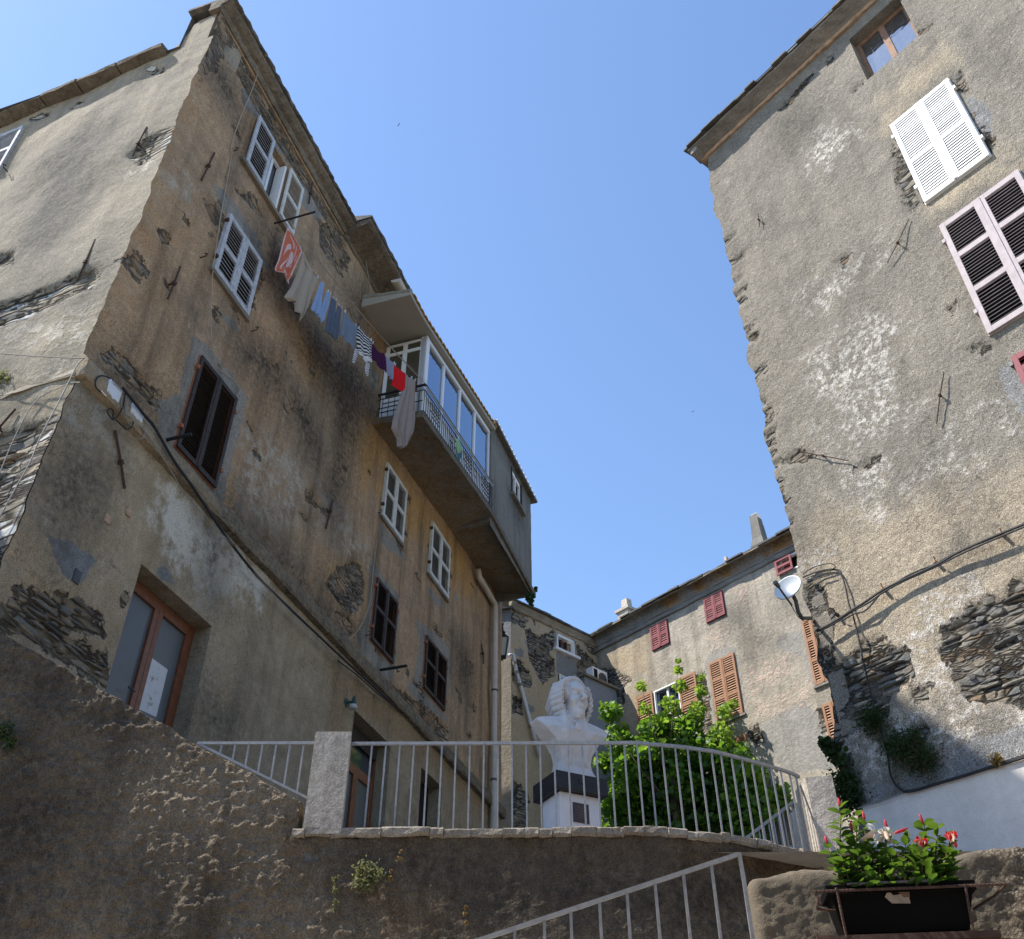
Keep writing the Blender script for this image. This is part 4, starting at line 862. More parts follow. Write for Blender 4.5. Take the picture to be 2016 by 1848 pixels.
b=MB(); u0,u1,z0,z1=rT; 
for q in ((u0,u0+.08,z0,z1),(u1-.08,u1,z0,z1),(u0+.08,u1-.08,z1-.1,z1),(u0+.08,u1-.08,z0,z0+.06),((u0+u1)/2-.06,(u0+u1)/2+.06,z0+.06,z1-.1)): b.pbox(RP,*q,-.28,-.22,0)
tw=b.build('window',[MAT['oldwood']],RH)
for a,c in ((u0+.07,(u0+u1)/2-.05),((u0+u1)/2+.05,u1-.07)):
    g=MB(); g.pbox(RP,a,c,z0+.05,z1-.09,-.262,-.25); g.build('window_pane',MAT['gpane2'] if 'gpane2' in MAT else MAT['pane'],tw)
b=MB(); b.pbox(RP,u0,u1,z0,z1,-.5,-.4); b.build('window_backing',MAT['shade_black'],tw)
for t,m_,bt in (((1330,1275),(1265,1415),(1205,1530)),((452,1245),(456,1280),(462,1320))): anchor(RH,RP,C8,t,m_,bt,rI,.008)
anchor(RH,RP,C9,(1535,475),(1512,610),(1492,775),rI,.009); anchor(RH,RP,C9,(700,938),(830,962),(980,990),rI,.009)
# white plinth wall at the foot of the right house
NPl=Pl((RP.p+RP.n*.16)[:2],-38.7)
wt=[NPl.uz(*C11(*p)) for p in ((1010,498),(1260,415),(1520,340),(1800,250),(2016,180))]
zt=lambda u: float(np.interp(-u,[-q[0] for q in wt],[q[1] for q in wt]))
nw=wall('white_plinth_wall',NPl,-5.0,wt[0][0]+.05,2.5,5.0,.08,MAT['neutral'],None,masks=dict(cement=[NPl and onp(NPl,C11,p) for p in ([(1815,500),(1835,500),(1835,570),(1820,560)],[(1790,600),(1815,585),(1815,615)],[(1860,650),(1890,635),(1890,660)],[(1500,560),(1520,555),(1515,575)])],stone=[]),amp=.02,top=zt,seed=33)
base=NPl.w(-1,2.5); me=nw.data
co=np.empty(len(me.vertices)*3); me.vertices.foreach_get('co',co); co=co.reshape(-1,3)-base; me.vertices.foreach_set('co',co.ravel()); nw.location=base; BASE[nw.name]=base
tag(nw,'low bluish white wall with flaking paint along the foot of the grey house','wall')
b=MB(); R=[]
for u in np.linspace(-5,wt[0][0]+.05,30): R.append([NPl.w(u,zt(u),0.0),NPl.w(u,zt(u)+.012,.01),NPl.w(u,zt(u)+.05,-.19)])
b.grid(R); b.build('coping',MAT['steps'],nw)
# ================================================================ BACK HOUSE (right)
BH=empty('beige_house',tuple(BP.w(0,8,-5)),'sunlit beige house at the back with maroon upper and tan lower shutters','house')
def Bm(c,pts): return onp(BP,c,pts)
bz0=9.0; bt=18.72
def bwin(c,q):
    a=Bm(c,q); return (float(min(a[2][0],a[3][0])),float(max(a[0][0],a[1][0])),float((a[1][1]+a[3][1])/2),float((a[0][1]+a[2][1])/2))
w1=bwin(C7,[(715,735),(725,872),(810,678),(825,822)]); w2=bwin(C7,[(1028,565),(1042,708),(1132,515),(1155,655)]); w3=bwin(C7,[(1465,335),(1480,420),(1530,308),(1550,395)])
w4=bwin(C7,[(1052,945),(1105,1275),(1200,875),(1255,1250)])
w5=bwin(C7,[(1597,700),(1675,1075),(1700,650),(1760,1040)]); w6=bwin(C7,[(1722,1185),(1760,1400),(1820,1140),(1860,1370)])
w7=bwin(C7,[(730,1105),(760,1300),(870,1040),(900,1250)]); w8=bwin(C7,[(1190,1390),(1210,1520),(1275,1350),(1290,1500)])
w3=(w3[0]-.5,w3[1],w3[2],w3[3])
for n_,q in zip('12345678',(w1,w2,w3,w4,w5,w6,w7,w8)): print('b',n_,[round(x,2) for x in q])
Bmask=dict(stone=[Bm(C7,[(405,970),(490,960),(600,1035),(560,1080),(560,1180),(420,1160)]),Bm(C7,[(985,1000),(1030,985),(1070,1280),(1100,1400),(1000,1400),(990,1200)]),Bm(C7,[(1280,1330),(1340,1290),(1380,1400),(1320,1420)]),Bm(C7,[(1690,1190),(1730,1200),(1740,1330),(1700,1360)])],
  pale=[Bm(C7,[(1290,970),(1450,880),(1510,930),(1450,1040),(1350,1090),(1270,1100)]),Bm(C7,[(1280,1200),(1500,1110),(1620,1060),(1600,1150),(1400,1230),(1290,1270)]),Bm(C7,[(1060,740),(1130,700),(1140,840),(1080,850)]),Bm(C7,[(970,620),(1020,620),(1010,680)]),Bm(C7,[(1190,500),(1290,480),(1280,580),(1200,600)])],
  cement=[Bm(C7,[(1030,930),(1060,870),(1150,835),(1210,850),(1240,1000),(1285,1240),(1250,1290),(1060,1250)]),Bm(C7,[(1350,1290),(1600,1160),(1700,1250),(1790,1560),(1500,1580),(1380,1440)]),Bm(C7,[(1590,700),(1640,690),(1740,1060),(1670,1090),(1600,940),(1620,860)]),Bm(C7,[(1020,580),(1130,505),(1165,600),(1160,660),(1030,720)]),Bm(C7,[(1440,850),(1460,790),(1600,730),(1600,900)])],
  dark=[Bm(C7,[(1150,640),(1250,600),(1420,800),(1300,900),(1180,760)]),Bm(C7,[(1600,620),(1500,560),(1480,640)])],
  ochre=[Bm(C7,[(405,900),(700,760),(720,1000),(420,1000)]),Bm(C7,[(405,1150),(700,1050),(700,1400),(405,1400)])])
wall('facade_wall',BP,-8.5,4.95,bz0,bt+.1,.09,MAT['B'],BH,[w1,w2,w3,w4,w5,w6,w7],Bmask,amp=.04,seed=41,reveal=.25)
mr_,orr=MAT['maroon'],MAT['orange']
shut_window(BH,BP,*w1,mr_,1,.075,v=.02,fr=[.5],tilt=66); shut_window(BH,BP,*w2,mr_,1,.075,v=.02,fr=[.5],tilt=66)
shut_window(BH,BP,*w4,orr,2,.075,v=.02,fr=[.36,.68],sill=MAT['cove'],tilt=60); shut_window(BH,BP,*w5,orr,2,.075,v=.02,fr=[.36,.68],sill=MAT['cove'],tilt=60); shut_window(BH,BP,*w6,orr,2,.075,v=.02,fr=[.5],tilt=60)
x=shut_window(BH,BP,*w3,mr_,1,.075,v=.02,frame=MAT['white'],leaves=False); shutter(BP,w3[1]-.46,w3[1]+.15,w3[2],w3[3],.05,mr_,x,1,.075)
x=shut_window(BH,BP,*w7,orr,2,.075,v=.02,frame=MAT['white'],leaves=False); g=MB(); 
for a,c in ((w7[0]+.06,(w7[0]+w7[1])/2-.03),((w7[0]+w7[1])/2+.03,w7[1]-.06)): g.pbox(BP,a,c,w7[2]+.05,w7[3]-.05,-.12,-.1)
g.build('window_pane',MAT['gpane'],x); g=MB(); g.pbox(BP,(w7[0]+w7[1])/2-.04,(w7[0]+w7[1])/2+.04,w7[2],w7[3],-.13,-.05); g.build('mullion',MAT['white'],x)
q=Bm(C7,[(860,1040),(900,1270),(930,995),(950,1250)]); shutter(BP,w7[0]-.75,w7[0]-.03,w7[2]-.2,w7[3]+.02,.03,orr,x,2,.075,tilt=60); shutter(BP,w7[1]+.03,w7[1]+.75,w7[2]-.2,w7[3]+.02,.03,orr,x,2,.075,tilt=60)
x=shut_window(BH,BP,*w8,orr,1,.075,v=.06,tilt=60)
b=MB(); b.extr(BP,[(-.05,18.6),(.05,18.61),(.07,18.65),(.05,18.69),(.06,18.76),(.09,18.78),(.1,18.84),(.16,18.96),(.25,19.05),(.33,19.08),(.34,19.12),(-.05,19.2)],-8.5,5.0,60,.01,51)
oc=b.build('cornice',MAT['cove'],BH); addattrs(oc)
me=oc.data; W=np.array([v.co[:] for v in me.vertices])+wbase(oc); uu=(W-BP.p)@BP.d; zz=W[:,2]
rn=fbm(uu*1.5+9,zz*0+.2,5,3)
me.attributes['dark'].data.foreach_set('value',np.where(zz>19.04,.1+rn*.6-.2,np.where(zz>18.93,rn*1.2-.75,-1)).astype(np.float32))
me.attributes['ochre'].data.foreach_set('value',np.where((zz>18.8)&(uu<1.5),rn*1.6-.75,-1).astype(np.float32))
slate_row(BP,-8.5,5.35,-1.5,.42,19.13,.3,'slate_edge',BH,52,.05,(.4,.8))
b=MB(); b.extr(BP,[(.3,19.09),(.40,19.085),(.40,19.12),(.3,19.125)],-8.5,5.3,40,.012,53); addattrs(b.build('soffit_board',MAT['cornice'],BH))
b=MB(); b.grid([[BP.w(u,19.3,.2),BP.w(u,20.9,-4.5),BP.w(u,19.1,-9)] for u in np.linspace(-8.5,5.2,20)]); b.build('roof',MAT['slate'],BH)
b=MB(); b.pbox(BP,4.6,4.9,9,19.0,-9,-.06); b.pbox(BP,-8.5,-8.2,9,19.0,-9,-.06); addattrs(b.build('end_wall',MAT['B'],BH))
def chim(name,c,bl,br_,tl,v,mat,cap):
    a=BP.uz(*c(*bl),v); e=BP.uz(*c(*br_),v); t=BP.uz(*c(*tl),v); u0,u1=min(a[0],e[0]),max(a[0],e[0]); z0=19.2; z1=t[1]
    b=MB(); um=(u0+u1)/2; hw=(u1-u0)/2*(.72 if cap=='taper' else .55); R=[]
    prof=((z0,1),(z0+(z1-z0)*.42,1),(z0+(z1-z0)*.55,.72),(z0+(z1-z0)*.75,.66),(z1,.5)) if cap=='taper' else ((z0,1),(z0+(z1-z0)*.62,1),(z0+(z1-z0)*.63,1.3),(z0+(z1-z0)*.7,1.3),(z0+(z1-z0)*.72,.62),(z1,.5))
    for z,s in prof: R.append([BP.w(um+sx*hw*s+random.uniform(-.02,.02),z,v+sy*hw*s*.9) for sx,sy in ((-1,-1),(1,-1),(1,1),(-1,1))])
    b.grid(R,0,True); b.add(R[-1],[(0,1,2,3)]); o=addattrs(b.build(name,mat,BH)); return o
o=chim('chimney',C7,(1300,260),(1405,210),(1330,75),-1.0,MAT['annex'],'taper')
b=MB(); q=BP.uz(*C7(1328,88),-1.0); b.box(BP.w(*q,-1.0),(BP.d,BP.n,(0,0,1)),(.12,.12,.09)); b.build('chimney_pot',MAT['white'],o)
chim('chimney',C7,(520,675),(630,610),(580,565),-.8,MAT['pil'],'cap')
chim('chimney',C7,(1130,350),(1180,325),(1165,312),-.8,MAT['pil'],'cap')
# ================================================================ MIDDLE HOUSE
MH=empty('narrow_house',tuple(MP.w(-3,8,-5)),'narrow house in shade at the back with ochre render peeling off rubble','house')
def Mm(pts,v=0): return np.array([MP.uz(*CM(*p),v) for p in pts])
ql=Mm([(312,420),(312,1800)]); mu0=float(ql[:,0].mean()); mz1=float(np.mean(Mm([(320,400),(900,640),(1270,830)])[:,1]))
qw=Mm([(945,735),(1120,800),(1120,1010),(950,940)]); mw=(float(qw[0][0]),float(qw[1][0])+.25,float((qw[2][1]+qw[3][1])/2),float((qw[0][1]+qw[1][1])/2))
print('M',mu0,mz1,mw,'pier',MP.w(mu0,0))
Mmask=dict(stone=[Mm(p) for p in ([(530,690),(580,660),(640,740),(740,740),(900,690),(930,960),(770,990),(930,1090),(950,1300),(740,1410),(650,1250),(560,1050),(540,900)],[(310,400),(420,430),(545,520),(500,650),(400,600),(315,590)],[(1210,850),(1330,1000),(1535,1200),(1535,1330),(1250,1310),(1240,1100)],[(330,1040),(480,1150),(600,1330),(590,1450),(500,1490),(350,1400)],[(620,540),(660,560),(650,600)],[(1340,880),(1530,960),(1530,1060),(1420,1000)],[(340,1600),(470,1640),(480,1848),(340,1848)])]+[np.array([(mu0,9.5),(mu0+.5,9.5),(mu0+.7,12.6),(mu0,12.8)])],
  cement=[Mm(p) for p in ([(940,970),(1240,1100),(1240,1300),(1080,1330),(940,1260)],[(900,690),(945,680),(945,960),(900,940)],[(1165,790),(1220,830),(1210,1080),(1165,1050)],[(480,780),(580,860),(640,960),(590,990),(500,860)],[(490,1230),(560,1270),(605,1340),(590,1440),(510,1400)],[(360,930),(480,960),(480,1070),(360,1030)],[(560,1700),(640,1760),(620,1848),(540,1800)])])
wall('facade_wall',MP,mu0,1.0,9.0,mz1+.05,.09,MAT['M'],MH,[mw],Mmask,amp=.03,seed=61,reveal=.2)
rubble(MP,Mmask['stone'],MH,321,lim=(mu0+.08,1),hr=(.07,.16),lr=(.15,.5),v0=-.12,out=(-.08,-.02))
b=MB(); u0,u1,z0,z1=mw
for q in ((u0,u0+.06,z0,z1),(u1-.06,u1,z0,z1),(u0,u1,z1-.1,z1)): b.pbox(MP,q[0]+.001,q[1]-.001,q[2]+.001,q[3]-.001,-.1,.03,0)
u1=u1-.25
for q in ((u0+.06,u0+.12,z0,z1-.1),(u1-.06,u1,z0,z1-.1),((u0+u1)/2-.02,(u0+u1)/2+.05,z0,z1-.1)): b.pbox(MP,*q,-.16,-.1,1)
b.pbox(MP,u0+.06,u1,z0,z1-.1,-.2,-.17,2)
mw_=b.build('window',[MAT['white'],MAT['maroonw'] if 'maroonw' in MAT else MAT['brownsh'],MAT['pane']],MH)
b=MB(); b.pbox(MP,mw[0]-.15,mw[1]+.2,z0-.1,z0-.002,-.05,.12); b.build('sill',MAT['white'],mw_)
q=Mm([(970,1300),(1060,1330),(975,1420)]); b=MB(); b.pbox(MP,q[0][0],q[0][0]+.7,q[2][1]-.8,q[0][1],.0,.04,1); 
for i in range(10): b.pbox(MP,q[0][0]+.06,q[0][0]+.64,q[0][1]-.12-i*.085,q[0][1]-.07-i*.085,.045,.06,0)
b.pbox(MP,q[0][0],q[0][0]+.06,q[2][1]-.8,q[0][1],.04,.065,0); b.pbox(MP,q[0][0]+.06,q[0][0]+.7,q[0][1]-.05,q[0][1],.04,.065,0)
b.build('louvred_vent',[MAT['white'],MAT['shade_black']],MH)
b=MB(); b.extr(MP,[(-.05,mz1),(.03,mz1),(.06,mz1+.04),(.07,mz1+.1),(.13,mz1+.2),(.13,mz1+.26),(-.05,mz1+.26)],mu0-.05,.6,30,.015,62); addattrs(b.build('cornice',MAT['S'],MH))
slate_row(MP,mu0-.1,.4,-2.5,.22,mz1+.25,.3,'slate_edge',MH,63,.05,(.3,.6))
b=MB(); b.grid([[MP.w(u,mz1+.4,.1),MP.w(u,mz1+1.5,-4.5),MP.w(u,mz1+.3,-9)] for u in np.linspace(mu0-.1,1,12)]); b.build('roof',MAT['slate'],MH)
# downpipe on the corner of the middle house
pp=[MP.hit(*CM(*p),.1) for p in ((290,1030),(340,1020),(390,1270),(430,1400),(550,1848))]; e=pp[-1]+(pp[-1]-pp[-2])*1.3; pp.append(e)
b=MB(); b.tube(pp,.06,10); o=b.build('drainpipe',MAT['greypipe'],MH,True)
b=MB()
for i,f in ((1,.5),(2,.0),(3,.1),(4,.3)): p=pp[i]*(1-f)+pp[i+1]*f; d=pp[i+1]-pp[i]; d/=np.linalg.norm(d); b.tube([p-d*.05,p+d*.05],.075,10)
b.build('pipe_bracket',MAT['cove'],o); addattrs(bpy.data.objects[o.children[0].name])
# cement pier left of the middle house: plane turned towards the left house
PP=Pl(MP.w(mu0,0)[:2],-72)
def Pm(pts): return np.array([PP.uz(*CM(*p)) for p in pts])
q=Pm([(125,310),(300,390),(130,1090),(320,1070)]); print('pier',q)
pz=float(q[1][1]); pt=float(q[1][1])
pr=empty('cement_pier',tuple(PP.w(.5,8,-1)),'grey cement corner of a building just right of the long drainpipe','building')
wall('pier_wall',PP,0.0,3.0,8.5,pt,.09,MAT['pier'] if 'pier' in MAT else MAT['B'],pr,masks=dict(cement=[np.array([(-.2,float(q[3][1])),(3,float(q[2][1])),(3,pt+1),(-.2,pt+1)])],stone=[np.array([(0,9),(1.5,9),(1.5,10.5),(.6,11.2),(0,11)])]),amp=.02,seed=66)
b=MB(); b.extr(PP,[(-.4,pt),(.12,pt),(.13,pt+.08),(-.4,pt+.12)],-.1,3,8,.01,3); b.build('cap_slab',MAT['slate'],pr)
b=MB(); b.pbox(PP,.05,2.9,8.5,pt-.02,-1.5,-.06); addattrs(b.build('pier_core',MAT['B'],pr))
# blue-grey lean-to at the corner of the two back houses, with an air conditioner on it
q=Mm([(1340,1390),(1560,1365)],.9)
lt=empty('lean_to',tuple(MP.w(-.6,8,.5)),'small blue grey rendered lean-to behind the head of the bust','building')
zt_=float(q[:,1].mean()); b=MB(); b.pbox(MP,float(q[0][0]),-.05,8,zt_,.05,.9); b.build('body_wall',MAT['bluewall'] if 'bluewall' in MAT else MAT['grayblue'],lt)
b=MB(); b.pbox(MP,float(q[0][0])-.08,-.02,zt_+.002,zt_+.09,.05,1.0); addattrs(b.build('cap_slab',MAT['conc'],lt))
q=Mm([(1435,1250),(1440,1355),(1555,1240)],.6); ub=float(q[0][0]); print('lean',ub,zt_); b=MB(); b.pbox(MP,ub,ub+.75,zt_+.1,zt_+.72,.35,.66)
ac=b.build('air_conditioner',MAT['white'],None); c_=MP.w(ub+.37,zt_+.1,.5); me=ac.data
co=np.array([v.co[:] for v in me.vertices])-c_; me.vertices.foreach_set('co',co.ravel()); ac.location=c_; BASE[ac.name]=c_
tag(ac,'white air conditioner unit on the blue grey lean-to','air conditioner')
b=MB(); b.pbox(MP,ub+.06,ub+.24,zt_+.16,zt_+.66,.662,.668); b.build('side_grille',MAT['shade_black'],ac)
b=MB(); cc=MP.w(ub+.5,zt_+.41,.664); b.tube([cc,cc+MP.n*.012],.21,20); b.build('fan_grille',MAT['dkmetal'],ac)
# ================================================================ TERRACE WALL, GROUND
def structure(b,name,mat,smooth=False):
    o=b.build(name,mat,None,smooth); o['kind']='structure'; return o
b=MB(); b.grid([[(x,y,0) for x in (-400,-10,0,10,400)] for y in (-400,-5,4,9.3,400)]); structure(b,'ground',MAT['ground'])
# terrace behind the wall, rising along the lane
b=MB(); R=[]
for y,z in ((9.15,4.45),(10.8,4.55),(12.5,5.2),(14.5,6.2),(17,6.9),(26,8.3),(33,9.2),(60,12)): R.append([(x,y,z) for x in (-14,-4,0,4,9,25)])
b.grid(R); structure(b,'terrace',MAT['ground'])
zl=[atY(590,1632,9.0)[2],4.58,4.57]
rp=[atZ(x,y,4.58) for x,y in ((1385,1647),(1450,1655),(1520,1670),(1575,1683),(1612,1693),(1640,1705))]
plan=[(-7.2,9.0),(-2.0,9.0),(.6,9.0),(1.25,9.0)]+[(p[0],p[1]) for p in rp if p[0]>1.3]
plan=np.array(plan); seg=np.r_[0,np.cumsum(np.hypot(*np.diff(plan,axis=0).T))]
print('plan',plan)
def pt_(s,back=0):
    x=np.interp(s,seg,plan[:,0]); y=np.interp(s,seg,plan[:,1]); 
    x2=np.interp(s+.05,seg,plan[:,0])-np.interp(s-.05,seg,plan[:,0]); y2=np.interp(s+.05,seg,plan[:,1])-np.interp(s-.05,seg,plan[:,1]); L=max(hypot(x2,y2),1e-6)
    return x-y2/L*back,y+x2/L*back,(y2/L,-x2/L)
xa,za=-5.43,float(atY(0,1245,9.)[2]); xb,zb=-2.01,float(atY(590,1575,9.)[2])
def wtop(x): return za+(x-xa)*(zb-za)/(xb-xa) if x<-2.0 else 4.60
WLEN=seg[-1]
def wallcurtain(x0s,x1s,topf,step,name,mat,parent,zb_,ampf,maskf):
    n=int((x1s-x0s)/step); nz=int(4.2/step)
    ss=np.linspace(x0s,x1s,n); V=[];uz=[]
    P=[pt_(s) for s in ss]; tops=np.array([topf(p[0]) for p in P])
    T=np.linspace(0,1,nz)
    S2,T2=np.meshgrid(np.arange(n),T,indexing='ij'); S2=S2.ravel(); T2=T2.ravel()
    zt2=tops[S2]; zz=zb_+(zt2-zb_)*T2; sv=ss[S2]
    rough=ampf(sv,zz)
    big=(fbm(sv*1.1+20,zz*1.3+3,5,3)-.5)*.10
    mid=(fbm(sv*6,zz*8,6,4,.65)-.5)*.065
    sm=np.clip((fbm(sv*17,zz*19,8,3,.6)-.44)*2.4,0,1)*.028-.01
    d=big*.6*rough+mid*rough+sm*rough+.004*(fbm(sv*9,zz*9,3,2)-.5)
    px_=np.array([p[0] for p in P])[S2]; py_=np.array([p[1] for p in P])[S2]; nx=np.array([p[2][0] for p in P])[S2]; ny=np.array([p[2][1] for p in P])[S2]
    edge=np.clip((zt2-zz)/.05,0,1)
    zz=zz+(1-edge)*(fbm(sv*4,sv*0+.2,31,4)-.5)*.09
    b=wbase(parent)
    V=np.stack([px_+nx*d,py_+ny*d,zz],1)-b
    fs=[(i*nz+j,(i+1)*nz+j,(i+1)*nz+j+1,i*nz+j+1) for i in range(n-1) for j in range(nz-1)]
    # top strip going back
    k0=len(V); back=[]
    for i in range(n):
        x,y,_=pt_(ss[i],.26); back.append([x,y,V[i*nz+nz-1][2]+b[2]-.01])
    V=np.vstack([V,np.array(back)-b]); fs+=[(i*nz+nz-1,(i+1)*nz+nz-1,k0+i+1,k0+i) for i in range(n-1)]
    me=bpy.data.meshes.new(name); me.from_pydata(V.tolist(),[],fs); me.materials.append(mat); me.polygons.foreach_set('use_smooth',[True]*len(fs))
    su=np.r_[sv,ss]; zu=np.r_[zz,tops]; m=maskf(np.stack([su-seg[1]-2.0,zu],1))
    for k_ in ATTRS:
        a=me.attributes.new(k_,'FLOAT','POINT'); a.data.foreach_set('value',np.asarray(m.get(k_,np.full(len(V),-1.)),dtype=np.float32))
    me.update(); o=bpy.data.objects.new(name,me); C.objects.link(o); o.parent=parent; BASE[o.name]=b; return o
WH=empty('retaining_wall',(-1.5,9.0,0),'stained rough cast retaining wall in the foreground below the long railing','wall')
Wx=lambda c,pts:[ (lambda q:(q[0],q[2]))(atY(*c(*p),9.0)) for p in pts]
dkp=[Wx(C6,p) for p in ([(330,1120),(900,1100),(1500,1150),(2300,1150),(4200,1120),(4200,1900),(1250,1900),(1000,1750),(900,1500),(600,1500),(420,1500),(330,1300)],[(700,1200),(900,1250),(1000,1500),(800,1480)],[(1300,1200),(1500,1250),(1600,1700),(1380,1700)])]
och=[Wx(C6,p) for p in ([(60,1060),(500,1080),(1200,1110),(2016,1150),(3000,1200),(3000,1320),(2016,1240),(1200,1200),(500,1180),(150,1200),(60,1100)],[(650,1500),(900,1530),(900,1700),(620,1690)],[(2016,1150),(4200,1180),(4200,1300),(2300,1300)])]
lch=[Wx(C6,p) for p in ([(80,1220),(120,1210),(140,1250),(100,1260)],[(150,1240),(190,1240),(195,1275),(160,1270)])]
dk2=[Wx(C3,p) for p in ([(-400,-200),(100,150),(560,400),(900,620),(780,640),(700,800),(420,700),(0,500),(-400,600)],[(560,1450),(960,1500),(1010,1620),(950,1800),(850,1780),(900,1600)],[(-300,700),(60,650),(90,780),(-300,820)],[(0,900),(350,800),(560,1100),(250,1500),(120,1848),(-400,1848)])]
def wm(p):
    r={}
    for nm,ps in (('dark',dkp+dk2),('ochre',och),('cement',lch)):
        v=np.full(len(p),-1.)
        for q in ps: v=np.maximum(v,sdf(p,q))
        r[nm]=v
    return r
def amps(s,z):
    x=s-seg[1]-2.0
    left=1-np.clip((x+1.9)/.9,0,1)
    return .25+.75*left+.15*np.clip((fbm(x*1.5,z*1.5,44,3)-.45)*5,0,1)*(1-left)
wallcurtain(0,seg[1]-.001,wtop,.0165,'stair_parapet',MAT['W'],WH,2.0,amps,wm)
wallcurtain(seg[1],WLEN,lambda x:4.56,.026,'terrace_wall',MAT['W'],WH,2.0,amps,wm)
b=MB(); b.pbox(Pl((-2.03,9.02),0),-.0,.2,2,zb-.02,-.0,.03); addattrs(b.build('parapet_end',MAT['W'],WH))
# broken coping along the terrace edge
b=MB(); s=seg[1]-.03; i=0
while s<WLEN:
    w_=random.uniform(.10,.34); e=min(s+w_,WLEN); ring=[]
    h=random.uniform(.035,.06); o_=random.uniform(.025,.055); dz=random.uniform(-.012,.01)
    for t in np.linspace(s+.002,e-.002,4):
        jr=lambda: random.uniform(-.008,.008)
        x0,y0,n=pt_(t); f=lambda v,z:(x0+n[0]*v,y0+n[1]*v,z)
        ring.append([f(-.25,4.56),f(o_*.3+jr(),4.545+dz+jr()),f(o_+jr(),4.565+dz+jr()),f(o_+jr(),4.59+dz+h*.5),f(o_*.5+jr(),4.60+h*.6+dz),f(-.25,4.62)])
    b.grid(ring,0,True); b.add(ring[0],[tuple(range(6))]); b.add(ring[-1],[tuple(range(5,-1,-1))]); s=e
addattrs(b.build('coping',MAT['coping'],WH))
# pillars -------------------------------------------------------------
def pillar(pts,zt,zb_,lab,mat,front):
    b=MB(); N_=10; R=[]
    for i in range(N_+1):
        t=i/N_; R.append([(x,y,zb_+(zt-zb_)*t) for x,y in pts])
    b.grid(R,0,True); b.add(R[-1],[tuple(range(len(pts)))])
    o=b.thing('pillar',mat,lab,'pillar'); addattrs(o); return o
p1l=atY(597,1625,8.97); p1r=atY(672,1628,8.97); zt1=float(atY(640,1440,8.97)[2])
o=pillar([(p1l[0],8.97),(p1r[0]+.0,8.97),(p1r[0]-.045,9.3),(p1l[0]-.03,9.3)],zt1,4.57,'square rough pillar between the short triangular railing and the long railing',MAT['pil'],0)
me=o.data; W=np.array([v.co[:] for v in me.vertices]); xm=(p1r[0]-p1l[0])
for k_,f in (('dark',np.where((W[:,2]>.5)&(abs(W[:,0])<.12),.25,-.5)),): me.attributes[k_].data.foreach_set('value',f.astype(np.float32))
e2=atZ(1590,1690,4.55); 
zt2=float(atY(1600,1532,e2[1]+.05)[2])
pa=atY(1586,1532,e2[1]+.03); pb=atY(1641,1541,e2[1]-.02); pl2=atY(1568,1535,e2[1]+.45)
print('pillar2',pa,pb,pl2,zt2)
pillar([(pa[0],pa[1]),(pb[0],pb[1]),(pb[0]+.05,pb[1]+.5),(pa[0]-.02,pa[1]+.38)],zt2,4.2,'plain pillar with brown water stains at the right end of the curved railing',MAT['pil'],0)
# side wall of the lower stair behind it, with its rail
b=MB(); A=atY(1556,1600,e2[1]+.9); B_=atY(1590,1560,e2[1]+.55)
b.add([(A[0],A[1],4),(B_[0],B_[1],4),(B_[0],B_[1],B_[2]),(A[0],A[1],A[2]),(A[0]+.02,A[1]+.15,4),(B_[0]+.1,B_[1]+.15,4),(B_[0]+.1,B_[1]+.15,B_[2]),(A[0]+.02,A[1]+.15,A[2])],[(0,1,2,3),(4,5,6,7),(3,2,6,7),(0,3,7,4),(1,2,6,5)])
addattrs(b.thing('stair_side_wall',MAT['pil'],'short pale sloping wall just left of the stained pillar, behind the curved railing','wall'))
# railings -------------------------------------------------------------
ztop=float(atY(1000,1463,9.12)[2]); zbot=float(atY(1000,1637,9.12)[2]); print('rail',ztop,zbot)
st_m=MAT['steel']
rl=empty('railing',(0,9.12,4.6),'long galvanised railing with square bars along the terrace edge, curving away at its right end','railing')
s0=seg[1]+(p1r[0]-.03+2.0)
ss=np.linspace(s0,WLEN-.12,40)
pth=[pt_(s,.12) for s in ss]
def zr(s): return ztop
b=MB(); b.tube([(x,y,ztop) for x,y,_ in pth],.021,4); b.build('top_rail',st_m,rl)
b=MB(); b.tube([(x,y,zbot) for x,y,_ in pth],.019,4); b.build('bottom_rail',st_m,rl)
s=s0+.22; pitch=.1385
while s<WLEN-.15:
    x,y,_=pt_(s,.12); b=MB(); b.tube([(x,y,zbot),(x,y,ztop)],.0115,4); b.build('baluster',st_m,rl); s+=pitch
r2=empty('railing',(-2.5,9.12,4.8),'short triangular railing between the sloping parapet and the square pillar','railing')
xL=-3.12; b=MB(); b.tube([(xL,9.1,ztop+.0),(p1l[0],9.1,ztop)],.02,4); b.build('top_rail',st_m,r2)
zs=lambda x: wtop(min(x,-2.001))+.05
b=MB(); b.tube([(xL,9.1,min(ztop,zs(xL))),(p1l[0]-.0,9.1,zs(p1l[0]))],.017,4); b.build('bottom_rail',st_m,r2)
x=p1l[0]-.13
while x>xL+.15:
    b=MB(); b.tube([(x,9.1,zs(x)),(x,9.1,ztop)],.0115,4); b.build('baluster',st_m,r2); x-=.135
# stair rail behind the curved part
r3=empty('railing',tuple(atY(1520,1650,11.2)),'grey stair railing climbing to the right behind the curved railing','railing')
A=atY(1440,1672,11.2); B_=atY(1562,1578,11.6); b=MB(); b.tube([A,B_],.022,4); b.build('top_rail',st_m,r3)
b=MB(); b.tube([A-[0,0,.8],B_-[0,0,.8]],.018,4); b.build('bottom_rail',st_m,r3)
for i in range(13):
    q=A+(B_-A)*(i+.5)/13; b=MB(); b.tube([q,q-[0,0,.8]],.011,4); b.build('baluster',st_m,r3)
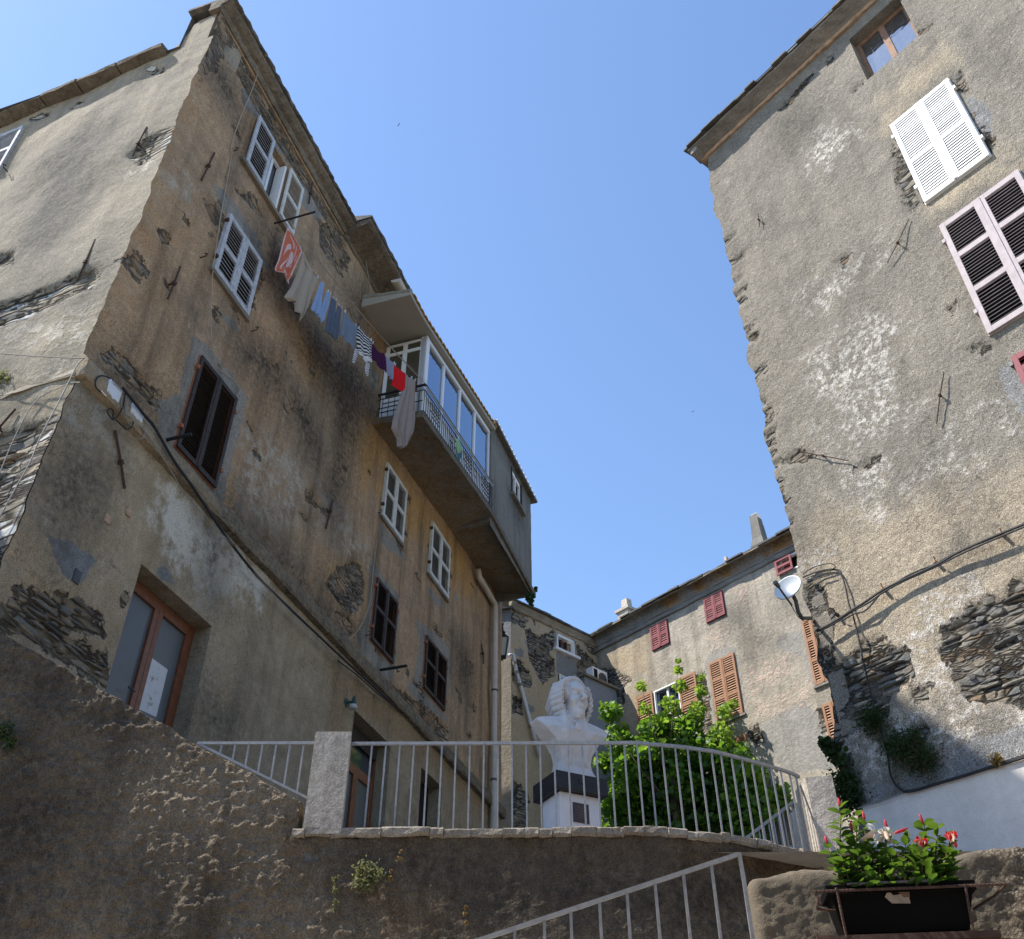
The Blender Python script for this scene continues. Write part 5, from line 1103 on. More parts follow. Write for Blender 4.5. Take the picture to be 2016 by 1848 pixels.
# front stair rail -----------------------------------------------------
r4=empty('railing',(.6,4.8,1.6),'galvanised handrail rising to the right in the bottom foreground','railing')
YH=4.8
A=atY(900,1865,YH); B_=atY(1452,1682,YH); dirn=(B_-A); A=A-dirn*.6
corner=B_+dirn/np.linalg.norm(dirn)*.015
b=MB(); b.tube([A,B_],.0135,4); b.build('top_rail',st_m,r4)
e=atY(1490,1860,YH); b=MB(); b.tube([B_+[.008,0,.008],(B_[0]+.012,YH,B_[2]-.12),(e[0]*.35+B_[0]*.65+.01,YH,1.5)],.0125,4); b.build('end_post',st_m,r4)
for xp in (1400,1343,1286,1230,1176,1120,1069,1013,958,900,840):
    t=(ray(xp,1700)[0]/ray(xp,1700)[1]*YH-A[0])/(B_[0]-A[0]); q=A+(B_-A)*t
    b=MB(); b.tube([q,(q[0],YH,q[2]-.95)],.0095,4); b.build('baluster',st_m,r4)
b=MB()
for i in range(9):
    x0=-1.6+i*.36; z=.75+i*.125
    b.add([(x0,4.6,0),(x0+.36,4.6,0),(x0+.36,8.9,0),(x0,8.9,0),(x0,4.6,z),(x0+.36,4.6,z),(x0+.36,8.9,z),(x0,8.9,z)],[(4,5,6,7),(0,4,7,3),(0,1,5,4),(1,2,6,5),(3,7,6,2)])
structure(b,'steps',MAT['steps'])
# near parapet on the right ---------------------------------------------
NP=Pl(atY(1480,1740,5.15)[:2],97.0)
tp=[NP.uz(*c(*p)) for c,p in ((C11,(262,985)),(C11,(275,960)),(C11,(300,948)),(C11,(400,930)),(C11,(600,900)),(C11,(785,885)),(CP,(700,690)),(CP,(1100,662)),(CP,(1270,668)),(CP,(1340,640)),(CP,(1410,618)),(CP,(1540,578)),(CP,(1700,560)),(CP,(1860,549)),(CP,(2016,545)),(CP,(2600,560)))]
nu0=float(tp[0][0]); print('near',NP.d,tp[0],tp[-1])
tpu=np.array([q[0] for q in tp]); tpz=np.array([q[1] for q in tp]); od=np.argsort(tpu)
nm=empty('parapet_wall',tuple(NP.w(1,0,-.2)),'low pebbly parapet wall with a rounded top behind the planter, bottom right','wall')
def nwall():
    us=np.concatenate([np.linspace(nu0,nu0+.1,8)[:-1],np.arange(nu0+.1,nu0+3.2,.02)]); nz=150; n=len(us); tz=np.interp(us,tpu[od],tpz[od])
    T=np.linspace(0,1,nz); I,T2=np.meshgrid(np.arange(n),T,indexing='ij'); I=I.ravel(); T2=T2.ravel(); zz=1.2+(tz[I]-1.2)*T2; u=us[I]
    pe=np.clip((u-nu0-1.05)/.5,0,1)
    d=(fbm(u*2,zz*2,71,3)-.5)*.05+(fbm(u*20,zz*20,72,4,.65)-.5)*(.014+.06*pe)
    rd=np.clip((tz[I]-zz)/.06,0,1); d-=(1-np.sqrt(1-(1-rd)**2))*.05; d+=(fbm(u*45,zz*45,79,3,.7)-.5)*.02
    re=np.clip((u-nu0)/.06,0,1); d-=(1-np.sqrt(np.clip(1-(1-re)**2,0,1)))*.05
    zz=zz+(1-rd)*(fbm(u*14,u*0,73,3)-.5)*.03
    bb=wbase(nm); V=NP.p+np.outer(u,NP.d)+np.outer(d,NP.n); V[:,2]+=zz
    fs=[(i*nz+j,(i+1)*nz+j,(i+1)*nz+j+1,i*nz+j+1) for i in range(n-1) for j in range(nz-1)]
    k0=len(V); ex=[NP.w(us[i],tz[i]-.0,-.3)+[0,0,V[i*nz+nz-1][2]-tz[i]] for i in range(n)]+[NP.w(us[0],1.2+(tz[0]-1.2)*t,-.3) for t in T]
    V=np.vstack([V,ex])-bb
    fs+=[(i*nz+nz-1,(i+1)*nz+nz-1,k0+i+1,k0+i) for i in range(n-1)]; k1=k0+n; fs+=[(j,j+1,k1+j+1,k1+j) for j in range(nz-1)]
    me=bpy.data.meshes.new('wall_body'); me.from_pydata(V.tolist(),[],fs); me.materials.append(MAT['N']); me.polygons.foreach_set('use_smooth',[True]*len(fs))
    o=bpy.data.objects.new('wall_body',me); C.objects.link(o); o.parent=nm; BASE[o.name]=bb
    a=me.attributes.new('pebble','FLOAT','POINT'); a.data.foreach_set('value',np.r_[pe,np.zeros(len(V)-len(pe))].astype(np.float32)); me.update()
N=NT('pebble_dash'); n1=N.noise(1.6,5,.6); n2=N.noise(14,6,.7); vv=N.vor(55); vd=N.math('MULTIPLY',N.mr(vv['Distance'],.1,.6,1,0),N.attr('pebble'))
col=N.mix(N.mr(n1,.35,.65),(.255,.205,.145),(.17,.142,.105)); col=N.mix(N.mr(n2,.35,.7,0,.7),col,(.12,.105,.08)); col=N.mix(N.math('MULTIPLY',N.attr('pebble'),.9),col,N.mix(N.mr(vv['Distance'],.25,.75),N.mix(N.noise(30,2),(.42,.35,.26),(.2,.17,.13)),(.07,.055,.04)))
h=N.math('ADD',N.math('MULTIPLY',n2,.018),N.math('MULTIPLY',vd,.02)); h=N.math('ADD',h,N.math('MULTIPLY',N.noise(130,4,.7),.012)); MAT['N']=N.out(col,.95,N.bump(h),Specular_IOR_Level=.1)
nwall()
# planter ------------------------------------------------------------------
QP=Pl(atY(1770,1737,4.72)[:2],97.4)
ql_=QP.uz(*CP(110,940)); qr_=QP.uz(*CP(1540,885)); bl=QP.uz(*CP(300,1380)); br_=QP.uz(*CP(1515,1350)); print('planter',ql_,qr_,bl,br_)
ua,ub=float(min(ql_[0],qr_[0])),float(max(ql_[0],qr_[0])); ca,cb=float(min(bl[0],br_[0])),float(max(bl[0],br_[0])); zt3=float((ql_[1]+qr_[1])/2); zb3=zt3-.205
pl=empty('planter_box',tuple(QP.w((ua+ub)/2,zb3,-.12)),'long black plastic planter box with a torn sticker on its front','planter')
dv=.2; b=MB(); tcr=[(ua,0),(ub,0),(ub,-dv),(ua,-dv)]; bcr=[(ca,-.03),(cb,-.03),(cb,-dv+.03),(ca,-dv+.03)]
R=[[QP.w(u,zb3,v) for u,v in bcr],[QP.w(u*1,zt3-.045,v) for u,v in [(ua+.02,-.008),(ub-.02,-.008),(ub-.02,-dv+.008),(ua+.02,-dv+.008)]],[QP.w(u,zt3-.04,v) for u,v in tcr],[QP.w(u,zt3,v) for u,v in tcr],
   [QP.w(u,zt3,v) for u,v in [(ua+.015,-.015),(ub-.015,-.015),(ub-.015,-dv+.015),(ua+.015,-dv+.015)]],[QP.w(u,zt3-.03,v) for u,v in [(ua+.02,-.02),(ub-.02,-.02),(ub-.02,-dv+.02),(ua+.02,-dv+.02)]]]
b.grid(R,0,True); b.add(R[0],[(0,1,2,3)]); b.build('box',MAT['pot'],pl)
b=MB(); b.add(R[5],[(0,1,2,3)]); b.build('soil',MAT['soil'],pl)
b=MB(); b.tube([QP.w(ua+.1,zt3+.004,.0),QP.w(ub-.2,zt3+.004,.0)],.006,6); b.build('rim',MAT['rim'],pl)
def onfront(p): 
    q=QP.uz(*CP(*p)); t=(zt3-q[1])/(zt3-zb3); return QP.w(q[0],q[1],-.03*t+.0035)
st=[onfront(p) for p in ((715,985),(765,1030),(835,1020),(870,1050),(915,1045),(933,1105),(755,1105),(683,1045))]
b=MB(); b.add(st,[tuple(range(8))]); b.add([p-QP.n*.002 for p in st],[tuple(range(8))]); b.build('sticker',MAT['sticker'] if 'sticker' in MAT else MAT['poster'],pl)
st=[onfront(p) for p in ((810,985),(915,985),(925,1050),(880,1050),(835,1020),(800,1000))]; b=MB(); b.add([p+QP.n*.0005 for p in st],[tuple(range(6))]); b.build('sticker',MAT['board'],pl)
# rusty rebar rack and board under it
rk=empty('planter_rack',tuple(QP.w((ua+ub)/2,zb3-.1,.0)),'rack bent from rusty reinforcing bars holding the black planter','rack')
def rebar(pts,name='bar',r=.0065):
    b=MB(); P_=[]; 
    for i in range(len(pts)-1):
        L=np.linalg.norm(pts[i+1]-pts[i]); n=max(2,int(L/.009)); P_+= [pts[i]+(pts[i+1]-pts[i])*j/n for j in range(n)]
    P_.append(pts[-1]); b.tube(P_,[r*(1.12 if i%2 else .92) for i in range(len(P_))],6); b.build(name,MAT['rustiron'],rk)
w_=lambda p,v=.02: QP.w(*QP.uz(*CP(*p),v),v)
zr_=zt3-.028
rebar([QP.w(ua-.06,zr_,.012),QP.w(ub+.13,zr_,.012)])
rebar([w_((215,960),.015),w_((318,1451),-.005)]); rebar([w_((1450,925),.015),w_((1540,1440),-.005)])
rebar([QP.w(ua-.06,zr_,.012),QP.w(ua-.045,zr_-.03,.012),QP.w(ua-.062,zr_-.075,.012),QP.w(ua+.05,zr_-.075,-.05)])
rebar([QP.w(ub+.13,zr_,.012),QP.w(ub+.1,zr_-.02,-.1),QP.w(ub+.02,zr_-.05,-.2)])
rebar([QP.w(ua-.02,zr_,-dv-.01),QP.w(ub+.02,zr_,-dv-.01)])
b=MB(); zz=zb3-.012; b.pbox(QP,ca-.13,cb+.12,zz-.028,zz,-.03,.0); b.build('bar',MAT['rustiron'],rk)
b=MB(); b.pbox(QP,ca+.02,cb+.16,zz-.05,zz-.03,-dv,-.02); b.build('board',MAT['board'],rk)
# ================================================================ BUST ON ITS PEDESTAL
zc=5.58
A=atZ(1095,1514,zc); Lc=atZ(1053,1548,zc); Rc=atZ(1196,1534,zc)
e1=(Rc-A); W_=np.linalg.norm(e1); e1/=W_; e2=np.array([-e1[1],e1[0],0]); D_=float((Lc-A)@e2); cen=A+e1*W_/2+e2*D_/2
print('pedestal',A,W_,D_)
zb_=float(np.mean([atY(1101,1549,A[1])[2]])); Zv=np.array([0,0,1.])
pd=empty('pedestal',(cen[0],cen[1],4.5),'white pedestal with a dark stone cap and a small bronze plaque, behind the long railing','pedestal')
b=MB(); b.box((cen[0],cen[1],(zc+zb_)/2),(e1,e2,Zv),(W_/2,D_/2,(zc-zb_)/2)); cp=b.build('cap',MAT['black'],pd)
m=cp.modifiers.new('b','BEVEL'); m.width=.008; m.segments=2
hw=W_/2-.075; hd=D_/2-.075
b=MB(); b.box((cen[0],cen[1],(4.5+zb_)/2-.001),(e1,e2,Zv),(hw,hd,(zb_-4.5)/2)); sh=b.build('shaft',MAT['pedwhite'],pd)
m=sh.modifiers.new('b','BEVEL'); m.width=.012; m.segments=2
fp=cen-e2*(hd+.006)
def onped(x,y,off): 
    n=-e2; o=cen-e2*off; r=ray(x,y); t=((o-O)@n)/(r@n); return O+r*t
for nm,c,pts,off,mat in (('plaque',CT and mk(2000,2850,.20833),((803,855),(1088,910),(1108,1330),(820,1278)),hd+.003,MAT['plaque']),('cap_plate',mk(2000,2850,.20833),((912,432),(1082,470),(1088,606),(915,575)),D_/2+.002,MAT['black'])):
    q=[onped(*c(*p),off) for p in pts]; a0=min((p-cen)@e1 for p in q); a1=max((p-cen)@e1 for p in q); z1=max(p[2] for p in q); z0=min(p[2] for p in q); z1-= .02; z0+=.02
    b=MB(); b.box(cen+e1*(a0+a1)/2-e2*off+Zv*((z0+z1)/2-cen[2]),(e1,e2,Zv),((a1-a0)/2,.006,(z1-z0)/2)); po=b.build(nm,mat,pd)
    if nm=='plaque':
        b=MB(); zz=z1-.03
        while zz>z0+.03:
            l=random.uniform(.4,.85)*(a1-a0)/2; b.box(cen+e1*(a0+a1)/2-e2*(off+.0065)+Zv*(zz-cen[2]),(e1,e2,Zv),(l,.001,.004)); zz-=.021
        b.build('inscription_line',MAT['plaqueline'],po)
def smin(a,b,k): h=np.clip(.5+.5*(b-a)/k,0,1); return b*(1-h)+a*h-k*h*(1-h)
def smax(a,b,k): return -smin(-a,-b,k)
def ell(p,c,r):
    q=(p-np.array(c))/np.array(r); k0=np.linalg.norm(q,axis=-1); k1=np.linalg.norm(q/np.array(r),axis=-1); return k0*(k0-1)/np.maximum(k1,1e-6)
def cap(p,a,b,r0,r1=None):
    a=np.array(a);b=np.array(b); r1=r0 if r1 is None else r1; ba=b-a; pa=p-a; h=np.clip((pa@ba)/(ba@ba),0,1); return np.linalg.norm(pa-h[...,None]*ba,axis=-1)-(r0+(r1-r0)*h)
def nets(fn,lo,hi,h):
    lo=np.array(lo); n=np.ceil((np.array(hi)-lo)/h).astype(int)+1
    g=np.stack(np.meshgrid(*[lo[i]+h*np.arange(n[i]) for i in range(3)],indexing='ij'),-1)
    f=fn(g.reshape(-1,3)).reshape(n); s=f<0
    c=np.zeros(n-1,int); 
    for i in (0,1):
        for j in (0,1):
            for l in (0,1): c+=s[i:n[0]-1+i,j:n[1]-1+j,l:n[2]-1+l]
    act=(c>0)&(c<8); idx=np.full(n-1,-1); ids=np.argwhere(act); idx[act]=np.arange(len(ids))
    acc=np.zeros((len(ids),3)); cnt=np.zeros(len(ids))
    for ax in range(3):
        for a in (0,1):
            for b in (0,1):
                o=[0,0,0]; oth=[i for i in range(3) if i!=ax]; o[oth[0]]=a; o[oth[1]]=b; o2=list(o); o2[ax]=1
                i0=ids+o; i1=ids+o2; f0=f[tuple(i0.T)]; f1=f[tuple(i1.T)]; m=(f0<0)!=(f1<0); t=np.where(m,f0/np.where(m,f0-f1,1),0)
                p=i0.astype(float); p[:,ax]+=t; acc[m]+=p[m]; cnt[m]+=1
    V=lo+h*acc/cnt[:,None]; Q=[]
    for ax in range(3):
        sl0=[slice(1,n[i]-1) for i in range(3)]; sl0[ax]=slice(0,n[ax]-1); sl1=list(sl0); sl1[ax]=slice(1,n[ax])
        d=s[tuple(sl0)]!=s[tuple(sl1)]; sg=s[tuple(sl0)][d]; e=np.argwhere(d); off=[1,1,1]; off[ax]=0; e=e+off
        oth=[i for i in range(3) if i!=ax]; q=[]
        for a,b in ((-1,-1),(0,-1),(0,0),(-1,0)):
            o=[0,0,0]; o[oth[0]]=a; o[oth[1]]=b; q.append(idx[tuple((e+o).T)])
        q=np.stack(q,1); fl=sg if ax!=1 else ~sg; q[~fl]=q[~fl][:,::-1]; Q.append(q)
    return V,np.vstack(Q)
yaw=radians(10); YC=np.array([.045,.0,.985]); HS=1.03    # head centre, turned to the picture's right
fx=np.array([cos(yaw),sin(yaw),0]); fy=np.array([sin(yaw),-cos(yaw),0])     # fx: to the figure's left, fy: forward
def headloc(p): q=p-YC; return np.stack([q@fx,q@fy,q[:,2]+.06*(q@fy)],1)/HS
def bust(p):
    # torso: chest slab with hollow-cut sides and back on a small foot
    x,y,z=p[:,0],p[:,1],p[:,2]
    hw_=np.interp(z,[0,.03,.10,.2,.3,.42,.53,.63,.69,.74],[.25,.24,.20,.185,.205,.275,.385,.465,.45,.3])
    yf=np.interp(z,[0,.05,.14,.25,.4,.55,.66,.75],[-.17,-.155,-.12,-.125,-.165,-.185,-.13,-.05])+np.clip(abs(x)-.1,0,1)**2*.55
    yb=np.interp(z,[0,.05,.14,.25,.4,.55,.66,.75],[.16,.14,.10,.09,.10,.11,.10,.09])
    sh=np.interp(abs(x),[0,.1,.2,.3,.42,.47],[.745,.74,.715,.695,.67,.65])
    t=np.maximum.reduce([abs(x)-hw_,yf-y,y-yb,z-sh,-z])*.72
    t=smax(t,-(cap(p,(.0,.0,-.3),(0,0,-.2),.01)),.01)
    # coat lapels and cravat
    for sx in (-1,1):
        lp=cap(p,(sx*.12,-.10,.72),(sx*.15,-.155,.50),.035,.03); t=smin(t,lp,.045); lp=cap(p,(sx*.15,-.150,.50),(sx*.10,-.11,.2),.03,.025); t=smin(t,lp,.04)
    t=smin(t,ell(p,(-.0,-.19,.575),(.04,.02,.05)),.015); t=smin(t,ell(p,(.21,-.17,.53),(.04,.02,.04)),.015)
    for sx in (-1,1): t=smin(t,cap(p,(sx*.10,-.09,.73),(0,-.185,.62),.008),.006)
    nk=cap(p,(.0,.0,.62),(.015,.0,.86),.125,.105); t=smin(t,nk,.05)
    for i in range(9):
        a=i/9*2*pi; t=smin(t,ell(p,(.005+.13*cos(a),-.01+.12*sin(a),.715+.012*sin(3*a)),(.04,.03,.022)),.015)
    q=headloc(p)
    f=ell(q,(0,0,.05),(.136,.185,.19)); f=smin(f,ell(q,(0,.055,-.10),(.108,.115,.135)),.05); f=smin(f,ell(q,(0,.135,-.188),(.045,.045,.045)),.03)
    f=smin(f,ell(q,(0,.05,-.19),(.10,.10,.06)),.04)
    for sx in (-1,1):
        f=smin(f,ell(q,(sx*.076,.115,-.055),(.045,.05,.05)),.04)
        f=smin(f,cap(q,(sx*.018,.188,.060),(sx*.10,.145,.082),.020,.015),.012)
        f=smax(f,-ell(q,(sx*.058,.196,.024),(.046,.044,.027)),.010)
        f=smin(f,ell(q,(sx*.060,.143,.022),(.030,.026,.024)),.004)
        f=smin(f,cap(q,(sx*.03,.164,.045),(sx*.092,.142,.036),.0075),.004); f=smin(f,cap(q,(sx*.03,.160,.006),(sx*.09,.142,.008),.007),.005)
        f=smax(f,-ell(q,(sx*.060,.172,.022),(.008,.012,.009)),.003)
        f=smin(f,ell(q,(sx*.024,.205,-.048),(.02,.022,.016)),.012)
        f=smax(f,-cap(q,(sx*.042,.19,-.052),(sx*.066,.16,-.105),.011),.014)
    f=smin(f,cap(q,(0,.182,.055),(0,.232,-.032),.015,.026),.012)
    f=smin(f,cap(q,(-.036,.168,-.092),(.036,.168,-.092),.016),.010); f=smin(f,cap(q,(-.03,.168,-.124),(.03,.168,-.124),.019),.010)
    f=smax(f,-cap(q,(-.05,.192,-.107),(.05,.192,-.107),.009),.005); f=smax(f,-cap(q,(-.03,.19,-.150),(.03,.19,-.150),.010),.012)
    # wig: cap with a rolled front edge, rows of side curls
    wg=ell(q,(0,-.045,.085),(.20,.215,.175)); wg=smax(wg,q[:,1]-.085+np.clip(q[:,2]-.1,-.3,.2)*.25+np.clip(.06-abs(q[:,0])*.0,0,1)*0,.03)
    for i in range(16):
        a=-1.35+2.7*i/15; wg=smin(wg,cap(q,(.16*sin(a),.085-.05*abs(sin(a)),.13+.11*cos(a)),(.165*sin(a+.18),.085-.05*abs(sin(a+.18)),.13+.11*cos(a+.18)),.027),.012)
    for sx in (-1,1):
        for i in range(7):
            zz=.155-.058*i; xo=.150+.070*sin(pi*(i+.8)/7.2)
            ax_=np.stack([q[:,0],q[:,1],q[:,2]],1)
            rib=.0022*np.sin((q[:,1]+q[:,2]*.3)*250+i)
            c_=cap(ax_,(sx*(xo-.005),.085-.006*i,zz-.0),(sx*(xo+.02),-.05,zz-.012),.033)+rib; wg=smin(wg,c_,.008)
            c_=cap(ax_,(sx*(xo+.014),-.06,zz-.006),(sx*(xo*.70),-.235+.020*abs(i-3),zz-.04),.038)+rib; wg=smin(wg,c_,.008)
            wg=smax(wg,-cap(ax_,(sx*(xo-.005),.13,zz),(sx*(xo-.005),.106-.006*i,zz),.012),.006)
    for i in range(5):
        zz=.12-.075*i; c_=cap(q,(-.10,-.235+.025*abs(i-2),zz),(.10,-.235+.025*abs(i-2),zz),.045); wg=smin(wg,c_,.012)
    wg=smin(wg,cap(q,(0,-.16,-.12),(0,-.13,-.30),.06,.045),.03)
    f=smin(f,wg,.006)*HS; return smin(t,f,.02)
V,Q=nets(bust,(-.56,-.38,-.02),(.56,.38,1.30),.0078)
W3=np.array([cen[0],cen[1],zc])+e1*.03+np.outer(V[:,0],e1)+np.outer(V[:,1],e2)+np.outer(V[:,2],Zv)
zt_=W3[:,2].max(); print('bust top',zt_)
b=MB(); b.add(W3,[tuple(q) for q in Q]); b.thing('bust',MAT['marble'],'white stone bust of a stern man in a curled wig, standing on the pedestal','statue',smooth=True)
# ================================================================ FOLIAGE
def leafquads(mb,cs,size,shape='lobe',up=.5,mi=0,droop=.3):
    for c in cs:
        s=size*random.uniform(.65,1.25); n=Vector((random.gauss(0,1),random.gauss(0,1),random.gauss(0,1)+up*2)).normalized()
        t=n.cross(Vector((random.gauss(0,1),random.gauss(0,1),random.gauss(0,1)))).normalized(); bb=n.cross(t)
        P=[(0,-.5,0),(.5,-.28,.06),(.34,.02,.02),(.48,.3,-.04),(0,.6,-.12*droop*3),(-.48,.3,-.04),(-.34,.02,.02),(-.5,-.28,.06)] if shape=='lobe' else [(0,-.5,0),(.26,-.18,.05),(.27,.12,.05),(0,.55,-.1),(-.27,.12,.05),(-.26,-.18,.05)]
        vs=[Vector(c)+s*(t*a+bb*b_+n*d) for a,b_,d in P]; k_=len(vs)
        mb.add(vs,[(0,1,2,k_//2),(k_//2,k_-2,k_-1,0)] if k_==6 else [(0,1,2,4),(2,3,4),(0,4,6,7),(4,5,6)],mi)
TY=27.4
trr=empty('tree',(4.6,TY,8.2),'leafy bright green tree in front of the beige house, behind the curved railing','tree')
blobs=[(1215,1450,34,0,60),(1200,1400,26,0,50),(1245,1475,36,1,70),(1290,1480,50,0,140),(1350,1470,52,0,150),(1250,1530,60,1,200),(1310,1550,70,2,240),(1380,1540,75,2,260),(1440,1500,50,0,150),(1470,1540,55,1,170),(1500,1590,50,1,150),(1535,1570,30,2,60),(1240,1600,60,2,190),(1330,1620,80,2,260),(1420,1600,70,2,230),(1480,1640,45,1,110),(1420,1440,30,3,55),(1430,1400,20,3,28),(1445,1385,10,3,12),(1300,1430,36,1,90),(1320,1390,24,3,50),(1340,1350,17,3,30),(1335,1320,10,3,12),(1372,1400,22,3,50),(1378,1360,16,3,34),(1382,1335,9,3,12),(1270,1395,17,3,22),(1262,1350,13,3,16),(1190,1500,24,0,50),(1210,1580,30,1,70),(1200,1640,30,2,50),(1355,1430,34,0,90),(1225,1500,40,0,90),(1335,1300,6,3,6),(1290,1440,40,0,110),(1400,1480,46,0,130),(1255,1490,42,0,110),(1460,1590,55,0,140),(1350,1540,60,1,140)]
lf=[MB(),MB(),MB()]
for x,y,r,k_,n in blobs:
    cs=[]; d_=(TY)/ray(x,y)[1]
    for i in range(int(n*3.2)):
        while True:
            q=np.array([random.uniform(-1,1) for _ in range(3)])
            if q@q<1: break
        q*= (random.random()**.15)
        Yb=float(np.interp(x,[1180,1330,1450,1540],[28.4,27.7,26.7,25.4])); cs.append(atY(x+q[0]*r,y+q[1]*r*.95,Yb+q[2]*r/1896*d_*1.2+(.5 if k_==2 else 0)))
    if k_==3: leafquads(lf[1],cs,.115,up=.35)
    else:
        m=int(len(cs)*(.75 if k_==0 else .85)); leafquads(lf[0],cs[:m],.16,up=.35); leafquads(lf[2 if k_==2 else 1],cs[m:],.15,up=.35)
cr_=MB()
for i,l in enumerate(lf):
    b0=len(cr_.v); cr_.v+=l.v; cr_.f+=[tuple(b0+j for j in f) for f in l.f]; cr_.mi+=[i]*len(l.f)
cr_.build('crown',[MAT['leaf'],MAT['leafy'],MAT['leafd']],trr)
b=MB(); bt_=np.array([4.6,TY,8.2]); tp_=atY(1330,1600,TY); b.tube([bt_,(bt_+tp_)/2+[.1,0,0],tp_],[.16,.13,.1],8)
for x,y in ((1215,1440),(1250,1480),(1300,1430),(1335,1320),(1378,1345),(1440,1400),(1470,1540),(1520,1590),(1262,1350)):
    e=atY(x,y,TY+random.uniform(-.3,.3)); m=(tp_+e)/2+np.array([random.uniform(-.2,.2),0,.1]); b.tube([tp_,m,e],[.035,.02,.006],6)
b.build('trunk',MAT['bark'],trr)
def shrub(name,lab,P,pts,mat,size,depth,cat='plant',shape='leaf',up=.3,n=1.0,group=None,stem=True):
    # pts: (x,y,radius_px,count) spots on plane P
    mb=MB(); C0=P.hit(*pts[0][:2])
    for x,y,r,c in pts:
        c0=P.hit(x,y); d_=np.linalg.norm(c0-O); R_=r/1896*d_; cs=[]
        for i in range(int(c*n)):
            q=np.array([random.gauss(0,.5) for _ in range(3)]); cs.append(c0+P.d*q[0]*R_+np.array([0,0,1])*q[1]*R_+P.n*(abs(q[2])*R_*depth+.02))
        leafquads(mb,cs,size,shape,up)
        if stem:
            for i in range(max(2,c//25)): e=cs[random.randrange(len(cs))]; mb.tube([c0-P.n*.02,(c0+e)/2+P.n*.03,e],.004,4,1)
    return mb.thing(name,[mat,MAT['stem']],lab,cat,group)
cv=lambda c,l:[(*c(x,y),r,n) for x,y,r,n in l]
shrub('wall_shrub','dark bushy shrub around the black cable on the stone of the grey house',RP,cv(C10,[(1070,1230,26,1300)]),MAT['leafd'],.032,.8)
shrub('wall_shrub','largest dark shrub hanging on the grey house just above the white wall',RP,cv(C10,[(1280,1420,34,1500),(1400,1470,30,1100),(1200,1370,24,700),(1330,1330,18,400)]),MAT['leafd'],.03,.7)
shrub('wall_shrub','broad leaved dark plant at the left edge of the grey house, below the tan shutter',RP,cv(C10,[(780,1375,13,110),(810,1420,12,110),(850,1470,11,70)]),MAT['leafd'],.075,1.0,shape='lobe')
shrub('wall_shrub','dark shrub in the corner between the stained pillar and the white wall',RP,cv(C10,[(880,1620,28,900),(930,1720,26,700),(880,1780,20,300)]),MAT['leafd'],.045,.7)
shrub('dry_tuft','dry grass tuft on the white wall beside the black cable',NPl,cv(C10,[(1850,1480,11,80)]),MAT['dry'],.07,.6)
WP=Pl((0,8.97),90)
shrub('wall_weed','round dusty green weed tuft growing from the terrace wall',WP,cv(C6,[(470,1350,17,190),(530,1370,16,170),(440,1430,12,90),(500,1420,14,110)]),MAT['weed'],.035,.8,group=None)
shrub('wall_weed','tall thin yellowish weed where the rough parapet meets the terrace wall',WP,cv(C6,[(285,1400,6,40),(290,1460,6,36),(290,1540,5,30),(285,1590,4,20)]),MAT['weed'],.03,.6)
shrub('wall_weed','small upright yellow weed low on the terrace wall near the handrail',WP,cv(C6,[(1113,1570,3,16),(1110,1620,4,22),(1120,1670,3,14)]),MAT['dry'],.028,.6)
shrub('wall_weed','tiny pinkish weed sprig close to the right of the round weed tuft',WP,cv(C6,[(640,1340,3,16),(635,1390,4,20)]),MAT['dry'],.026,.6)
shrub('wall_weed','small weed sprig just under the terrace coping',WP,cv(C6,[(703,1220,3,16),(697,1265,4,24)]),MAT['dry'],.03,.6)
shrub('wall_weed','moss clump on the dark sloping parapet at the left edge of the photo',Pl((0,8.95),90),cv(C3,[(20,700,16,160),(60,760,13,90)]),MAT['leafd'],.04,.6)
shrub('wall_weed','little dark bush on the ledge of the side wall at the left edge',SP,cv(C2,[(10,370,16,170),(60,380,9,60)]),MAT['weed'],.05,.7)
AP2=Pl((LP.p+LP.n*1.2)[:2],17.8)
shrub('hanging_plant','small dark plant hanging from the bottom corner of the balcony annex',AP2,cv(CM,[(600,200,5,60),(560,250,10,190),(640,110,4,50),(520,230,6,70)]),MAT['leafd'],.09,.5,shape='lobe')
# ================================================================ PLANTER FLOWERS
def mleaf(mb,base,d,L,wd,mi=0,fold=.25,curl=.25):
    d=np.array(d,float); d/=np.linalg.norm(d); s_=np.cross(d,[0,0,1]); s_/=max(np.linalg.norm(s_),1e-6); n=np.cross(s_,d); R=[]
    a=random.uniform(-.6,.6); s2=s_*cos(a)+n*sin(a); n=np.cross(s2,d); s_=s2
    for i in range(7):
        t=i/6; w=wd*(sin(pi*min(1,t*.93+.05))**.75)*(1-.25*t)*(0.02 if i==6 else 1); c=base+d*L*t-n*L*curl*t*t
        R.append([c-s_*w+n*w*fold,c-s_*w*.5+n*w*fold*.35,c,c+s_*w*.5+n*w*fold*.35,c+s_*w+n*w*fold])
    mb.grid(R,mi)
def petunia(mb,c,d,r,L,mi=1,mt=2):
    d=np.array(d,float); d/=np.linalg.norm(d); s_=np.cross(d,[0.1,.2,1]); s_/=np.linalg.norm(s_); n=np.cross(s_,d)
    rr=[.006,.008,.014,.018]; R=[[c-d*L*(1-i/3)+ (s_*cos(a)+n*sin(a))*rr[i] for a in np.linspace(0,2*pi,11)[:-1]] for i in range(4)]; mb.grid(R,mt,True)
    for k_ in range(5):
        a0=k_*2*pi/5; R=[]
        for i in range(5):
            t=i/4; rad=.018+(r-.018)*t; hw_=.62*sin(pi*(.28+.6*t))*.9; R.append([c+d*(.02*t-.035*t*t+.012*sin(6*j+k_))+ (s_*cos(a0+j*hw_+.15*t)+n*sin(a0+j*hw_+.15*t))*rad for j in np.linspace(-1,1,5)])
        mb.grid(R,mi)
